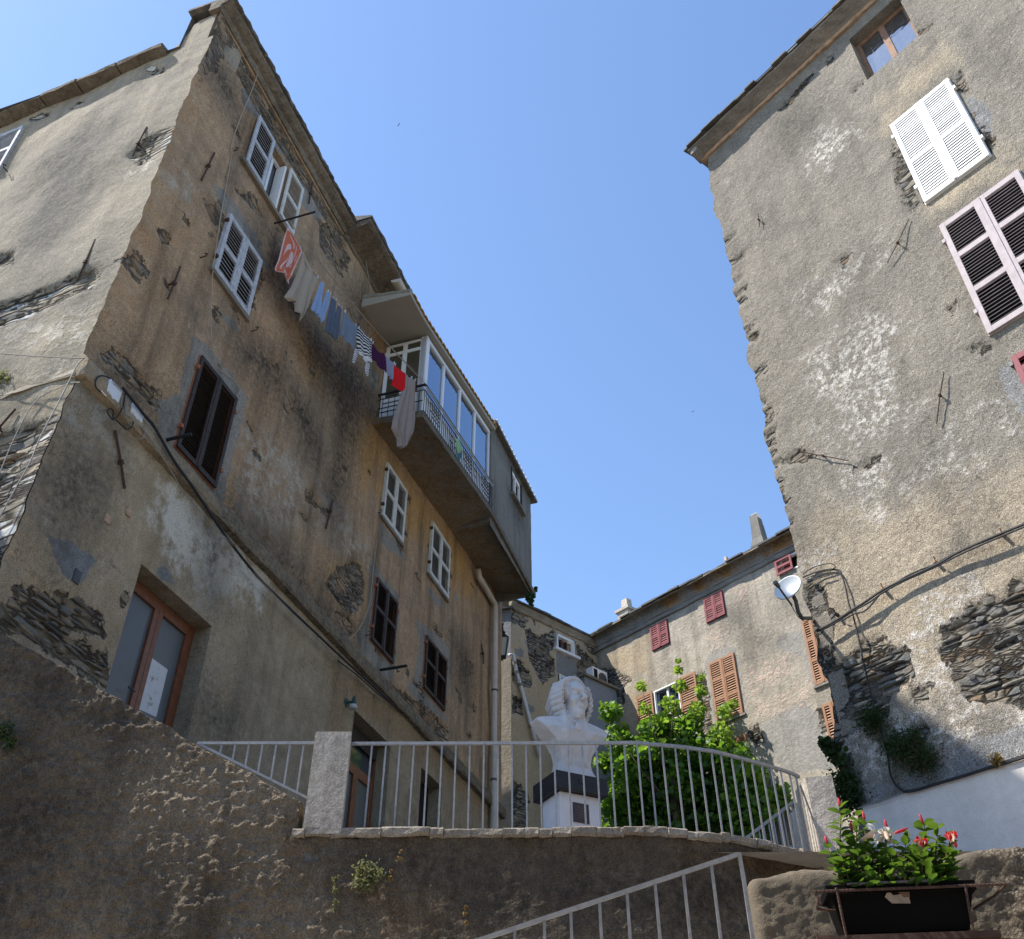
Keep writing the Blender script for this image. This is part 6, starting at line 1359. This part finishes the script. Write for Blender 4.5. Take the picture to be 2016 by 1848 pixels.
def bud(mb,c,d,L,mi): mb.tube([c,c+np.array(d)*L*.3,c+np.array(d)*L*.7,c+np.array(d)*L],[.004,.008,.007,.001],6,mi)
def flowerplant(lab,stems,flowers,buds,pm,nl):
    mb=MB()
    for (bx_,by_),(tx,ty),v in stems:
        a=QP.hit(*CP(bx_,by_),v); e=QP.hit(*CP(tx,ty),v+random.uniform(-.04,.05)); a[2]=zt3-.03
        mid=(a+e)/2+QP.d*random.uniform(-.015,.015); mb.tube([a,mid,e],[.004,.0035,.002],5,4)
        H=np.linalg.norm(e-a); nn=max(3,int(H/.027))
        for i in range(nn):
            t=(i+.6)/nn; c=a*(1-t)**2+2*mid*t*(1-t)+e*t*t if False else a+(e-a)*t
            an=random.uniform(0,pi)
            for sg in (0,pi):
                dd=np.array([cos(an+sg),sin(an+sg),random.uniform(.15,.95)]); mleaf(mb,c,dd,random.uniform(.05,.082)*(1.1-.25*t),random.uniform(.018,.027))
    for (x,y),d,r,L,v in flowers: petunia(mb,QP.hit(*CP(x,y),v),d,r,L,1,2)
    for (x,y),d,L,v in buds: bud(mb,QP.hit(*CP(x,y),v),d,L,3)
    return mb.thing('flowering_plant',[MAT['pleaf'],MAT[pm],MAT['cpetal'],MAT['bud'],MAT['stem']],lab,'plant',smooth=True)
flowerplant('white flowered trailing plant with pink buds in the left half of the black planter',
  [((250,900),(260,170),-.05),((300,900),(130,560),-.06),((330,900),(430,250),-.1),((420,900),(370,420),-.04),((460,900),(500,330),-.12),((520,900),(560,560),-.05),((300,900),(190,720),-.02),((600,900),(620,470),-.1),((650,900),(700,420),-.06),((700,900),(770,520),-.12),((400,900),(420,640),-.02),((560,900),(480,620),-.02),((660,900),(640,640),-.02),((360,900),(250,620),-.02),((480,900),(540,720),0),((740,900),(740,640),-.03)],
  [((585,435),(.75,-.35,.25),.05,.075,-.02),((690,450),(.15,.6,.55),.042,.06,-.05)],[((255,190),(-.03,0,1),.05,-.05),((370,430),(.05,0,1),.055,-.05),((490,320),(0,0,1),.05,-.08),((130,540),(-.1,0,1),.04,-.04),((705,400),(-.05,0,1),.05,-.05),((770,440),(.9,0,.3),.085,-.04)],'wpetal',0)
flowerplant('red flowered trailing plant with glossy leaves in the right half of the black planter',
  [((880,900),(880,420),-.1),((950,900),(920,560),-.05),((1040,900),(1060,340),-.12),((1060,900),(1040,600),-.03),((1120,900),(1190,380),-.1),((1160,900),(1120,560),-.05),((1220,900),(1300,480),-.08),((1250,900),(1330,560),-.04),((980,900),(960,700),0),((1100,900),(1080,700),0),((1200,900),(1230,700),-.02),((1280,900),(1340,740),-.05),((850,900),(820,650),-.05),((1020,900),(1000,520),-.08),((900,900),(860,720),-.01),((1140,900),(1160,650),-.01),((1230,900),(1270,600),-.06)],
  [((1035,510),(.2,-.55,.75),.034,.07,-.01),((1310,450),(-.1,-.4,.8),.033,.06,-.03)],[((1050,350),(-.1,0,1),.055,-.08),((1365,575),(.2,0,1),.03,-.03)],'rpetal',0)
# ================================================================ LAUNDRY
rodA=LP.hit(*C1(1600,1302)); 
def offs(P,p,x): # find off-wall distance v so that point p+v*n appears at column x
    lo,hi=0,3
    for _ in range(50):
        m=(lo+hi)/2; q=p+P.n*m-O; sx=1008+F*(q@RX)/(q@FW)
        if sx<x: lo=m
        else: hi=m
    return lo
ve=offs(LP,rodA,C1(1838,0)[0]); vs_=offs(LP,rodA,C1(1682,0)[0]); print('rod',ve,vs_)
b=MB(); b.tube([rodA-LP.n*.05,rodA+LP.n*ve],.022,5); b.thing('clothesline_bracket',MAT['iron'],'black iron rod sticking out under the open top window, carrying the clothesline','bracket')
P0=rodA+LP.n*vs_-[0,0,.03]; P1=LP.w(8.42,17.0+.95,rv+.02)
dv_=P1-P0; LLn=np.linalg.norm(dv_[:2]); HP=Pl(P0[:2],degrees(atan2(dv_[0],dv_[1])))
def lz(u): t=u/LLn; return P0[2]+(P1[2]-P0[2])*t-.55*4*t*(1-t)*.35
b=MB(); b.tube([HP.w(u,lz(u)) for u in np.linspace(0,LLn,40)],.010,5); b.thing('clothesline',MAT['c_beige'],'sagging cord with laundry pegged along it from the iron rod to the balcony','line')
b=MB(); q0=P0+[0,0,.02]; b.tube([q0+(P1+[0,0,.06]-q0)*t-np.array([0,0,.28*4*t*(1-t)])+LP.n*.03 for t in np.linspace(0,1,30)],.004,4); b.thing('clothesline',MAT['wcable'],'upper thin return cord of the clothesline, without laundry','line')
def cloth(name,lab,cat,mat,rows,c,nr=22,nc=18,amp=.03,fr=3.0,seed=0,fit=True,group=None,v=0,P=None,parts=None,mk_=True):
    P=P or HP; rnd=random.Random(seed); ph=rnd.uniform(0,6); R=[]; U=[]
    rr=[]
    for row in rows:
        q=np.array([P.uz(*c(*p),v) for p in row]); L=np.r_[0,np.cumsum(np.hypot(*np.diff(q,axis=0).T))]; L/=L[-1]
        t=np.linspace(0,1,nc+1); rr.append(np.stack([np.interp(t,L,q[:,0]),np.interp(t,L,q[:,1])],1))
    K=len(rr)-1
    for i in range(nr+1):
        s=i/nr*K; a=min(int(s),K-1); f=s-a; g=rr[a]*(1-f)+rr[a+1]*f; t=i/nr
        row=[]
        for j in range(nc+1):
            x=j/nc; d=amp*(.25+.9*t)*(sin(2*pi*fr*x+ph+.7*t)+.5*sin(2*pi*fr*2.3*x+ph*2-t))
            row.append(P.w(g[j][0],g[j][1],v+d)); U.append((x,t,0))
        R.append(row)
    mb=MB(); mb.grid(R)
    if not mk_: return mb,U
    o=mb.thing(name,mat,lab,cat,group,smooth=True); setuv(o,U)
    m=o.modifiers.new('thick','SOLIDIFY'); m.thickness=.006; return o
def setuv(o,U):
    a=o.data.attributes.new('cuv','FLOAT_VECTOR','POINT'); a.data.foreach_set('vector',np.array(U,np.float32).ravel())
GL='laundry pegged on the clothesline'
pegs=[]
def L(p): pegs.extend(p)
cloth('towel','pink and white floral towel, topmost piece on the clothesline','towel',MAT['c_pink'],[[(212,190),(222,190)],[(175,300),(290,390),(345,425),(382,470)],[(110,560),(290,600),(330,560)],[(68,660),(160,700),(250,745)],[(75,690),(180,740),(235,850),(252,740)]],CL,amp=.03,fr=1.2,group=GL)
cloth('sheet','thin beige sheet hanging second from the top of the clothesline','laundry',MAT['c_beige'],[[(385,500),(395,505)],[(340,680),(440,640),(460,710),(540,720),(570,790)],[(260,880),(380,900),(500,940)],[(180,990),(290,1050),(400,1130),(450,1100)],[(225,1040),(300,1070),(355,1295),(380,1230)]],CL,amp=.05,fr=2.2,group=GL)
def trousers(lab,mat,legs,waist,name='trousers'):
    U=[]; mb=MB()
    for rows in legs:
        m,u=cloth('x','',None,mat,rows,CL,nr=16,nc=9,amp=.018,fr=1.4,mk_=False,seed=len(U)); mb.add(m.v,m.f); U+=u
    o=mb.thing(name,mat,lab,'trousers',GL,smooth=True); setuv(o,U); m=o.modifiers.new('t','SOLIDIFY'); m.thickness=.012; return o
trousers('light blue jeans hung upside down by both legs',MAT['c_jean'],[[[(590,825),(635,850)],[(530,1000),(600,1040)],[(482,1130),(610,1090)],[(490,1155),(570,1215)]],[[(665,935),(708,965)],[(620,1070),(680,1110)],[(560,1170),(640,1230)],[(550,1210),(610,1300),(630,1270)]]],None)
trousers('dark slate trousers hung upside down by both legs',MAT['c_slate'],[[[(725,1010),(775,1040)],[(690,1160),(760,1200)],[(660,1330),(740,1360)],[(645,1390),(725,1450)]],[[(795,1095),(840,1130)],[(770,1200),(820,1260)],[(735,1350),(810,1400)],[(720,1450),(765,1520),(785,1470)]]],None)
cloth('shirt','grey blue shirt pegged between the slate trousers and the striped top','shirt',MAT['c_grey'],[[(865,1165),(900,1200),(960,1290),(1025,1340)],[(850,1260),(1015,1430)],[(830,1390),(1005,1520)],[(820,1430),(900,1520),(985,1612)]],CL,amp=.02,fr=2,group=GL)
so_=cloth('striped_top','black and white striped long sleeved top on the clothesline','shirt',MAT['c_stripe'],[[(1030,1350),(1080,1400),(1130,1460),(1190,1510)],[(1015,1450),(1185,1590)],[(1030,1600),(1190,1690)],[(1045,1660),(1120,1750),(1200,1755)]],CL,amp=.02,fr=2,group=GL)
for rows in ([[(1000,1590),(1035,1600)],[(985,1660),(1025,1690)],[(965,1750),(990,1775)]],[[(1130,1750),(1175,1770)],[(1115,1810),(1165,1830)],[(1120,1880),(1150,1930)]]):
    m,u=cloth('x','',None,None,rows,CL,nr=12,nc=5,amp=.01,mk_=False); s_=m.build('sleeve',MAT['c_sleeve'],so_,True); setuv(s_,u)
cloth('vest','dark purple vest on the clothesline above the red cloth','shirt',MAT['c_purple'],[[(95,610),(130,680),(170,720),(215,725),(240,755)],[(85,700),(245,830)],[(90,780),(150,870),(250,940)],[(95,800),(200,910),(245,958)]],CK,amp=.02,fr=1.5,group=GL)
cloth('shirt','lavender grey shirt half hidden beside the red cloth','shirt',MAT['c_lav'],[[(240,765),(290,800),(340,850)],[(250,860),(335,920)],[(265,960),(330,1010)],[(270,985),(320,1050)]],CK,amp=.02,fr=1.5,group=GL)
cloth('shirt','bright red shirt near the balcony end of the clothesline','shirt',MAT['c_red'],[[(345,860),(380,900),(430,935),(478,965)],[(340,960),(470,1040)],[(318,1090),(465,1130)],[(312,1095),(360,1140),(440,1172),(468,1150)]],CK,amp=.015,fr=1.2,group=GL)
cloth('sheet','long taupe sheet hanging lowest, in front of the balcony corner','laundry',MAT['c_taupe'],[[(478,970),(510,1005),(550,1030),(592,1045)],[(450,1160),(590,1200)],[(390,1330),(585,1350)],[(345,1480),(590,1500)],[(322,1600),(570,1640)],[(380,1720),(520,1740)],[(385,1820),(430,1840),(490,1800)]],CK,nr=40,nc=26,amp=.05,fr=3.2,group=GL)
BPl=Pl((LP.p+LP.n*(rv+.05))[:2],17.8)
go=cloth('towel','mint green and teal cloth tied on the balcony railing','towel',MAT['c_green'],[[(620,590),(650,590)],[(620,680),(690,680)],[(625,740),(710,740)],[(630,800),(660,790)]],CJ,nr=12,nc=10,amp=.02,P=BPl)
m,u=cloth('x','',None,None,[[(635,790),(690,780)],[(640,840),(695,830)],[(645,890),(680,860)]],CJ,nr=10,nc=8,amp=.03,P=BPl,mk_=False); s_=m.build('lower_cloth',MAT['c_teal'],go,True); setuv(s_,u)
pg=[(CL,p) for p in ((218,178),(352,430),(385,500),(560,770),(605,835),(625,850),(680,935),(705,960),(745,1015),(770,1040),(805,1100),(835,1130),(880,1170),(1000,1330),(1040,1360),(1180,1500))]+[(CK,p) for p in ((95,610),(240,755),(340,850),(355,865),(472,965),(545,1020),(590,1045))]
for i,(c,p) in enumerate(pg):
    q=HP.hit(*c(*p)); b=MB(); b.box(q+np.array([0,0,.01]),(HP.d,HP.n,(0,0,1)),(.008,.014,.04)); b.box(q+HP.n*.016+np.array([0,0,.03]),(HP.d,HP.n,(0,0,1)),(.007,.004,.03))
    b.thing('clothes_peg',MAT['peg'] if i%3 else MAT['greypipe'],'small plastic peg holding laundry on the clothesline','peg','pegs on the clothesline')
# ================================================================ CABLES AND FITTINGS
def cable(lab,P,c,pts,r,mat,v=.06,name='cable',cat='cable',sm=4):
    q=[P.hit(*c(*p),v) for p in pts]; out=[]
    for i in range(len(q)-1):      # Catmull-Rom
        p0=q[max(i-1,0)];p1=q[i];p2=q[i+1];p3=q[min(i+2,len(q)-1)]
        for t in np.linspace(0,1,sm,endpoint=False): out.append(.5*((2*p1)+(-p0+p2)*t+(2*p0-5*p1+4*p2-p3)*t*t+(-p0+3*p1-3*p2+p3)*t**3))
    out.append(q[-1]); b=MB(); b.tube(out,r,6); return b.thing(name,mat,lab,cat)
def multi(lab,P,c,lists,rs,mats_,v=.06):
    b=MB(); 
    for pts,r in zip(lists,rs):
        q=[P.hit(*c(*p),v+r) for p in pts]; out=[]
        for i in range(len(q)-1):
            p0=q[max(i-1,0)];p1=q[i];p2=q[i+1];p3=q[min(i+2,len(q)-1)]
            for t in np.linspace(0,1,4,endpoint=False): out.append(.5*((2*p1)+(-p0+p2)*t+(2*p0-5*p1+4*p2-p3)*t*t+(-p0+3*p1-3*p2+p3)*t**3))
        out.append(q[-1]); b.tube(out,r,6)
    return b.thing('cable',mats_,lab,'cable')
kb=MAT['cable'];wc_=MAT['wcable']
cable('thick black cable running down the facade of the ochre tenement along its ledge',LP,C2,[(715,410),(850,580),(900,640),(1010,830),(1130,1000),(1270,1210),(1340,1310),(1500,1510),(1650,1660),(1848,1848),(2010,2000),(2250,2220)],.022,kb,.19)
cable('thin grey cable sagging beside the thick black cable on the ochre tenement',LP,C2,[(830,640),(900,740),(1000,900),(1080,1030),(1250,1220),(1330,1300),(1430,1420),(1500,1510),(1620,1640),(1780,1800),(1950,1970)],.007,wc_,.2)
cable('thin pale cable hanging down from the eave past the grey blue shutters',LP,C1,[(1537,325),(1470,520),(1400,690),(1345,860),(1350,900),(1340,960),(1310,1130),(1280,1300),(1240,1590),(1235,1700),(1228,1900),(1245,2060),(1280,2150),(1370,2220),(1400,2270),(1380,2310)],.009,MAT['c_beige'],.05)
cable('thin pale cable hanging from the upper cornice to the veranda',LP,CL,[(1035,130),(1060,290),(1110,520),(1150,740),(1185,930),(1220,1080),(1235,1160),(1300,1300),(1355,1400)],.008,MAT['c_beige'],.12)
cable('thin pale cable loop beside the far dark brown shutters of the ochre tenement',LP,C5,[(400,600),(385,720),(365,900),(345,1050),(290,1180),(220,1260),(150,1300),(60,1305)],.008,MAT['c_beige'],.05)
cable('thin black cables crossing low over the ledge of the ochre tenement above the terrace door',LP,C6,[(300,0),(420,90),(550,205),(700,320),(850,420),(1000,510)],.013,kb,.1)
cable('white cable loop under the small junction box',LP,CT,[(1250,1310),(1400,1480),(1520,1640),(1620,1800),(1800,2100)],.007,wc_,.17)
cable('white cable loop curling beside the cement band below the junction boxes',LP,CT,[(1470,1310),(1380,1310),(1350,1380),(1345,1500),(1270,1570),(1170,1540)],.007,wc_,.17)
cable('bundle of white wires looping between the two junction boxes',LP,CT,[(915,740),(912,930),(940,1050),(1050,1130),(1090,1130),(1000,1090),(980,950),(1000,720),(1040,760),(1010,950),(1000,1150),(1060,1290),(1130,1300),(1180,1240)],.007,wc_,.17)
cable('black cable loop left of the larger junction box',LP,CT,[(690,410),(560,360),(450,390),(405,500),(430,600),(520,680)],.011,kb,.17)
cable('black cable loop hanging below the larger junction box on the cement band',LP,CT,[(980,680),(950,880),(880,1060),(790,1170),(740,1200),(660,1100),(640,1030),(700,985),(750,1040),(745,1150),(770,1190)],.011,kb,.17)
cable('black cable looping under the smaller junction box',LP,CT,[(1130,1240),(1110,1320),(1020,1380),(960,1350),(800,1200)],.011,kb,.17)
cable('pale cable strung along the sunlit side wall above the stone patch',SP,CS,[(560,270),(490,275),(420,305),(310,355),(220,440),(170,520),(110,640),(40,800),(-10,930)],.007,wc_,.06)
cable('grey cable pair running down the sunlit side wall beside the corner',SP,CS,[(590,100),(540,150),(480,270),(410,410),(330,560),(270,680),(210,830),(110,1010),(0,1210),(-60,1330)],.009,wc_,.07)
cable('thin overhead wire stretched from the corner of the ochre tenement to the left',SP,CS,[(590,103),(320,93),(140,80),(0,70),(-200,50)],.007,kb,.3)
multi('heavy bundle of black cables climbing across the sunlit grey house',RP,C10,[[(690,650),(760,620),(860,560),(920,520),(1000,470),(1120,390),(1240,330),(1460,230),(1600,150),(1850,40),(2100,-60)],[(700,655),(800,610),(920,530),(1030,470),(1130,400),(1250,335),(1350,290),(1470,235),(1640,150),(1860,55),(2100,-45)],[(860,585),(930,545),(1010,520),(1090,430),(1130,395),(1240,320),(1350,265),(1455,225),(1560,165),(1850,45),(2100,-75)]],[.018,.014,.012],kb,.10)
cable('black cable running from the satellite dish down the grey house to the white wall',RP,C10,[(610,310),(700,275),(800,258),(850,290),(880,370),(900,470),(930,560),(960,680),(985,800),(1015,930),(1045,1060),(1075,1180),(1110,1300),(1150,1450),(1165,1560),(1200,1630),(1250,1670)],.013,kb,.05)
cable('loose thin cable loop above the satellite dish cable',RP,C10,[(610,290),(680,245),(780,222),(815,240),(800,255),(700,290),(630,320),(700,318),(800,290)],.008,kb,.07)
cable('thick black cable along the top of the bluish white wall',NPl,C10,[(1250,1672),(1320,1665),(1420,1635),(1520,1605),(1640,1570),(1750,1535),(1900,1490),(2016,1455),(2200,1395)],.02,kb,.03)
cable('thin pale cables drooping along the left end of the bluish white wall',NPl,C10,[(1250,1685),(1180,1710),(1100,1740),(1020,1760),(960,1780)],.009,wc_,.03)
for p in ((1120,385),(1455,215),(1875,38),(820,545)):
    q=RP.hit(*C10(*p),.04); b=MB(); b.box(q,(RP.d,RP.n,(0,0,1)),(.018,.05,.02)); b.tube([q+RP.n*.07-RP.d*.03,q+RP.n*.12-RP.d*.05+np.array([0,0,.03])],.01,5); b.thing('cable_clip',MAT['terra'] if p!=(820,545) else kb,'small bracket holding the black cable bundle off the grey house','bracket','cable clips on the grey house')
# junction boxes with writing
def text_on(P,body,u,z,v,size,ang,mat,parent,flip=1):
    cu=bpy.data.curves.new('t','FONT'); cu.body=body; cu.size=size; cu.extrude=.0006; o=bpy.data.objects.new('t',cu); C.objects.link(o)
    dg=bpy.context.evaluated_depsgraph_get(); me=bpy.data.meshes.new_from_object(o.evaluated_get(dg)); bpy.data.objects.remove(o); bpy.data.curves.remove(cu)
    n_=len(me.vertices); co=np.empty(n_*3); me.vertices.foreach_get('co',co); co=co.reshape(-1,3); ca,sa=cos(ang),sin(ang)
    x=co[:,0]*ca-co[:,1]*sa; y=co[:,0]*sa+co[:,1]*ca; W=P.w(u,z,v)+np.outer(x,P.d)+np.outer(y,(0,0,1))+np.outer(co[:,2],P.n)
    me.vertices.foreach_set('co',(W-wbase(parent)).ravel()); me.materials.clear(); me.materials.append(mat); me.name='writing'
    t=bpy.data.objects.new('writing',me); C.objects.link(t); t.parent=parent; BASE[t.name]=wbase(parent); return t
def jbox(q,lab,txt):
    global JB
    a=[LP.uz(*CT(*p),.14) for p in q]; u0=np.mean([a[0][0],a[3][0]]); u1=np.mean([a[1][0],a[2][0]]); z1=np.mean([a[0][1],a[1][1]]); z0=np.mean([a[2][1],a[3][1]])
    b=MB(); b.pbox(LP,u0+.02,u1-.02,z0+.02,z1-.02,.05,.10); b.pbox(LP,u0,u1,z0,z1,.10,.15)
    o=b.thing('junction_box',MAT['box'],lab,'junction box'); m=o.modifiers.new('b','BEVEL'); m.width=.02; m.segments=3
    for (tx,fx_,fz,sz_) in txt: _t=text_on(LP,tx,u0+(u1-u0)*fx_,z0+(z1-z0)*fz,.153,sz_,0,MAT['ink'],o)
    b=MB(); b.pbox(LP,(u0+u1)/2-.02,(u0+u1)/2+.02,z0-.015,z0+.02,.1,.16); b.build('latch',MAT['box'],o)
    return u0,u1,z0,z1
print('jb',jbox(((710,420),(940,670),(830,905),(600,640)),'larger white junction box with a handwritten number along its top',[('724027011',.08,.78,.047)]))
print('jb',jbox(((1150,835),(1358,1075),(1280,1300),(1080,1050)),'smaller white junction box with rusty lower edge, right of the larger one',[('ITEL',.10,.78,.05),('1881',.58,.60,.05)]))
b=MB(); q=LP.uz(*CT(550,672),.12); b.pbox(LP,q[0]-.05,q[0]+.06,q[1]-.03,q[1]+.03,.08,.14); b.thing('connector',MAT['white'],'little white cable connector left of the larger junction box','connector')
b=MB(); r0=LP.hit(*C2(975,715)); vv=offs(LP,r0,C2(1115,0)[0]); b.tube([r0-LP.n*.02,r0+LP.n*vv],.03,5); b.thing('clothesline_bracket',MAT['iron'],'black iron bar sticking out beside the tall dark brown shutters','bracket')
r0=LP.hit(*C5(418,1470)); vv=offs(LP,r0,C5(600,0)[0]); b=MB(); b.tube([r0-LP.n*.02,r0+LP.n*vv],.032,5); b.tube([r0+LP.n*vv*.62,r0+LP.n*vv*.66-[0,0,.12],r0+LP.n*vv*.74-[0,0,.1]],.014,5); b.thing('clothesline_bracket',MAT['iron'],'black iron bar below the far left pair of dark brown shutters','bracket')
# green wall lamp over the terrace door
q=LP.hit(*C5(195,1688),.03); lm=empty('wall_lamp',tuple(q),'small green wall lamp with a glass shade above the terrace door','lamp')
b=MB(); b.tube([q-LP.n*.06,q+LP.n*.02],.085,12); b.tube([q,q+LP.n*.16],.025,8); b.tube([q+LP.n*.16+[0,0,.1],q+LP.n*.16-[0,0,.06]],[.03,.055],10); b.build('arm',MAT['green'],lm)
b=MB(); b.tube([q+LP.n*.16-[0,0,.06],q+LP.n*.16-[0,0,.11],q+LP.n*.16-[0,0,.15]],[.05,.085,.06],14); b.build('shade',MAT['lampglass'],lm,True)
q=LP.hit(*C5(705,1800)); b=MB(); b.tube([q-LP.n*.02,q+LP.n*.03],.05,8); b.thing('red_cap',MAT['maroon'],'small red cap on the ledge of the ochre tenement','cap')
# street lantern beyond the drainpipe
LY=26.9; lp_=empty('street_lantern',tuple(atY(*CM(150,1080),LY)),'black iron street lantern with milky panes, half hidden by the drainpipe','street lamp')
g=lambda x,y:atY(*CM(x,y),LY)
cx=150; zt_=g(cx,790)[2]; zb2=g(cx,1060)[2]; x0=g(105,800)[0]; x1=g(270,880)[0]; cxm=g(172,900)[0]; yw=LY; hwt=(x1-x0)/2*1.0; xc=(x0+x1)/2
b=MB(); tops=[np.array([xc+sx*hwt,yw+sy*hwt,zt_-.05]) for sx,sy in ((-1,-1),(1,-1),(1,1),(-1,1))]; bots=[np.array([xc+sx*hwt*.55,yw+sy*hwt*.55,zb2]) for sx,sy in ((-1,-1),(1,-1),(1,1),(-1,1))]
for i in range(4):
    b.tube([tops[i],bots[i]],.018,4); b.tube([tops[i],tops[(i+1)%4]],.022,4); b.tube([bots[i],bots[(i+1)%4]],.022,4)
b.grid([[t for t in tops],[np.array([xc+sx*.07,yw+sy*.07,zt_+.14]) for sx,sy in ((-1,-1),(1,-1),(1,1),(-1,1))]],0,True)
b.tube([(xc,yw,zt_+.14),(xc,yw,zt_+.2),(xc,yw,zt_+.26),(xc,yw,zt_+.42),(xc,yw,zt_+.5)],[.08,.11,.05,.03,.06],10); b.tube([(xc,yw,zt_+.46),(xc-.15,yw+.2,zt_+.62),(xc-.3,yw+.9,zt_+.55)],.03,6)
b.tube([(xc,yw,zb2),(xc,yw,zb2-.12)],[.09,.02],8); b.build('lantern_frame',MAT['iron'],lp_)
b=MB(); b.grid([[t*.97+np.array([xc,yw,t[2]])*.03 for t in tops],[t*.97+np.array([xc,yw,t[2]])*.03 for t in bots]],0,True); b.build('lantern_glass',MAT['lampglass'],lp_)
# satellite dish -----------------------------------------------------
DY=11.6; dc=atY(*C10(512,372),DY); dn=np.array([-.62,-.70,.30]); dn/=np.linalg.norm(dn)
dsh=empty('satellite_dish',tuple(atY(*C10(640,575),DY)),'round white satellite dish on a bent black pipe at the corner of the grey house','satellite dish')
dx=np.cross([0,0,1],dn); dx/=np.linalg.norm(dx); dz=np.cross(dn,dx); rad=.2
R=[]; 
for i in range(9):
    r=rad*i/8; R.append([dc+dn*(-.07+.07*(r/rad)**2)+(dx*cos(a)+dz*sin(a)*1.03)*max(r,.002) for a in np.linspace(0,2*pi,41)[:-1]])
b=MB(); b.grid(R,0,True); rim=[dc+dn*.002+(dx*cos(a)+dz*sin(a)*1.03)*(rad+.008) for a in np.linspace(0,2*pi,41)]; R2=[[p-dn*.015 for p in r] for r in R[::-1]]; b.grid([R[-1],[q for q in rim[:-1]],[q-dn*.02 for q in rim[:-1]],R2[0]],0,True); b.grid(R2,0,True); b.build('reflector',MAT['dish'],dsh,True)
lnb=atY(*C10(440,350),DY-.55); bt2=dc-dz*rad*1.02+dn*.02
b=MB(); b.tube([atY(*C10(540,488),DY-.1),lnb],.014,6); b.build('feed_arm',MAT['dkmetal'],dsh)
b=MB(); b.tube([lnb-dn*(-.03),lnb-dn*.07],[.035,.025],8); b.build('feed_horn',MAT['dkmetal'],dsh)
b=MB(); b.tube([dc-dn*.1,atY(*C10(565,460),DY+.12),atY(*C10(580,530),DY+.16),atY(*C10(605,570),DY+.3),atY(*C10(660,570),DY+.75)],.028,8); b.build('mast',MAT['dkmetal'],dsh,True)
cable('thin cable hanging under the satellite dish',Pl((0,DY),90),C10,[(530,480),(560,530),(580,560),(620,590),(650,580)],.006,kb,0)
# swallows ----------------------------------------------------------
def bird(x,y,Y,s,rot,lab):
    c=atY(x,y,Y); ca,sa=cos(rot),sin(rot)
    ex=RX*ca+UP*sa; ey=-RX*sa+UP*ca; b=MB(); f=lambda a,b_,d=0: c+s*(ex*a+ey*b_+FW*d)
    b.tube([f(0,-.28),f(0,-.15),f(0,.05),f(0,.3)],[.004*s,.055*s,.06*s,.01*s],6)
    for sg in (-1,1):
        W=[(0,-.1),(.35*sg,-.16),(.75*sg,.0),(1.0*sg,.22),(.7*sg,.12),(.3*sg,.06),(0,.12)]
        b.add([f(a,q,.02+.1*abs(a)) for a,q in W]+[f(a,q,.04+.1*abs(a)) for a,q in W],[tuple(range(7)),tuple(range(13,6,-1))])
    b.add([f(0,.2),f(.1,.5),f(0,.38),f(-.1,.5)],[(0,1,2,3)]); b.thing('swallow',MAT['bird'],lab,'bird')
bird(785,245,38,.19,radians(60),'small dark swallow high in the sky above the clothesline'); bird(1364,810,70,.19,radians(20),'tiny distant swallow in the sky left of the grey house')
# unseen house added behind the viewpoint to cut sky light on the walls ahead
HB=Pl((0,-6.5),90)
b=MB(); b.pbox(HB,-26,26,0,10.5,-7,0); b.pbox(HB,-26.2,26.2,10.5,10.7,-7.4,.4)
for i in range(9):
    for z in (2.2,5.6): b.pbox(HB,-23+i*5.4,-21.9+i*5.4,z,z+1.8,.002,.06,1)
addattrs(b.thing('sky_screen_house',[MAT['S'],MAT['brownsh']],'long rendered house added behind the viewpoint to cut sky light, out of frame','house'))
# house off to the left whose end shades the left part of the parapet
NH=Pl((-9.2,8.6),-90)
b=MB(); b.pbox(NH,0,8,0,12.5,-.7,0); b.pbox(NH,-.02,8.1,12.5,12.65,-.75,.1); addattrs(b.thing('neighbour_house',MAT['S'],'plain grey rendered house end standing out of frame to the left','house'))
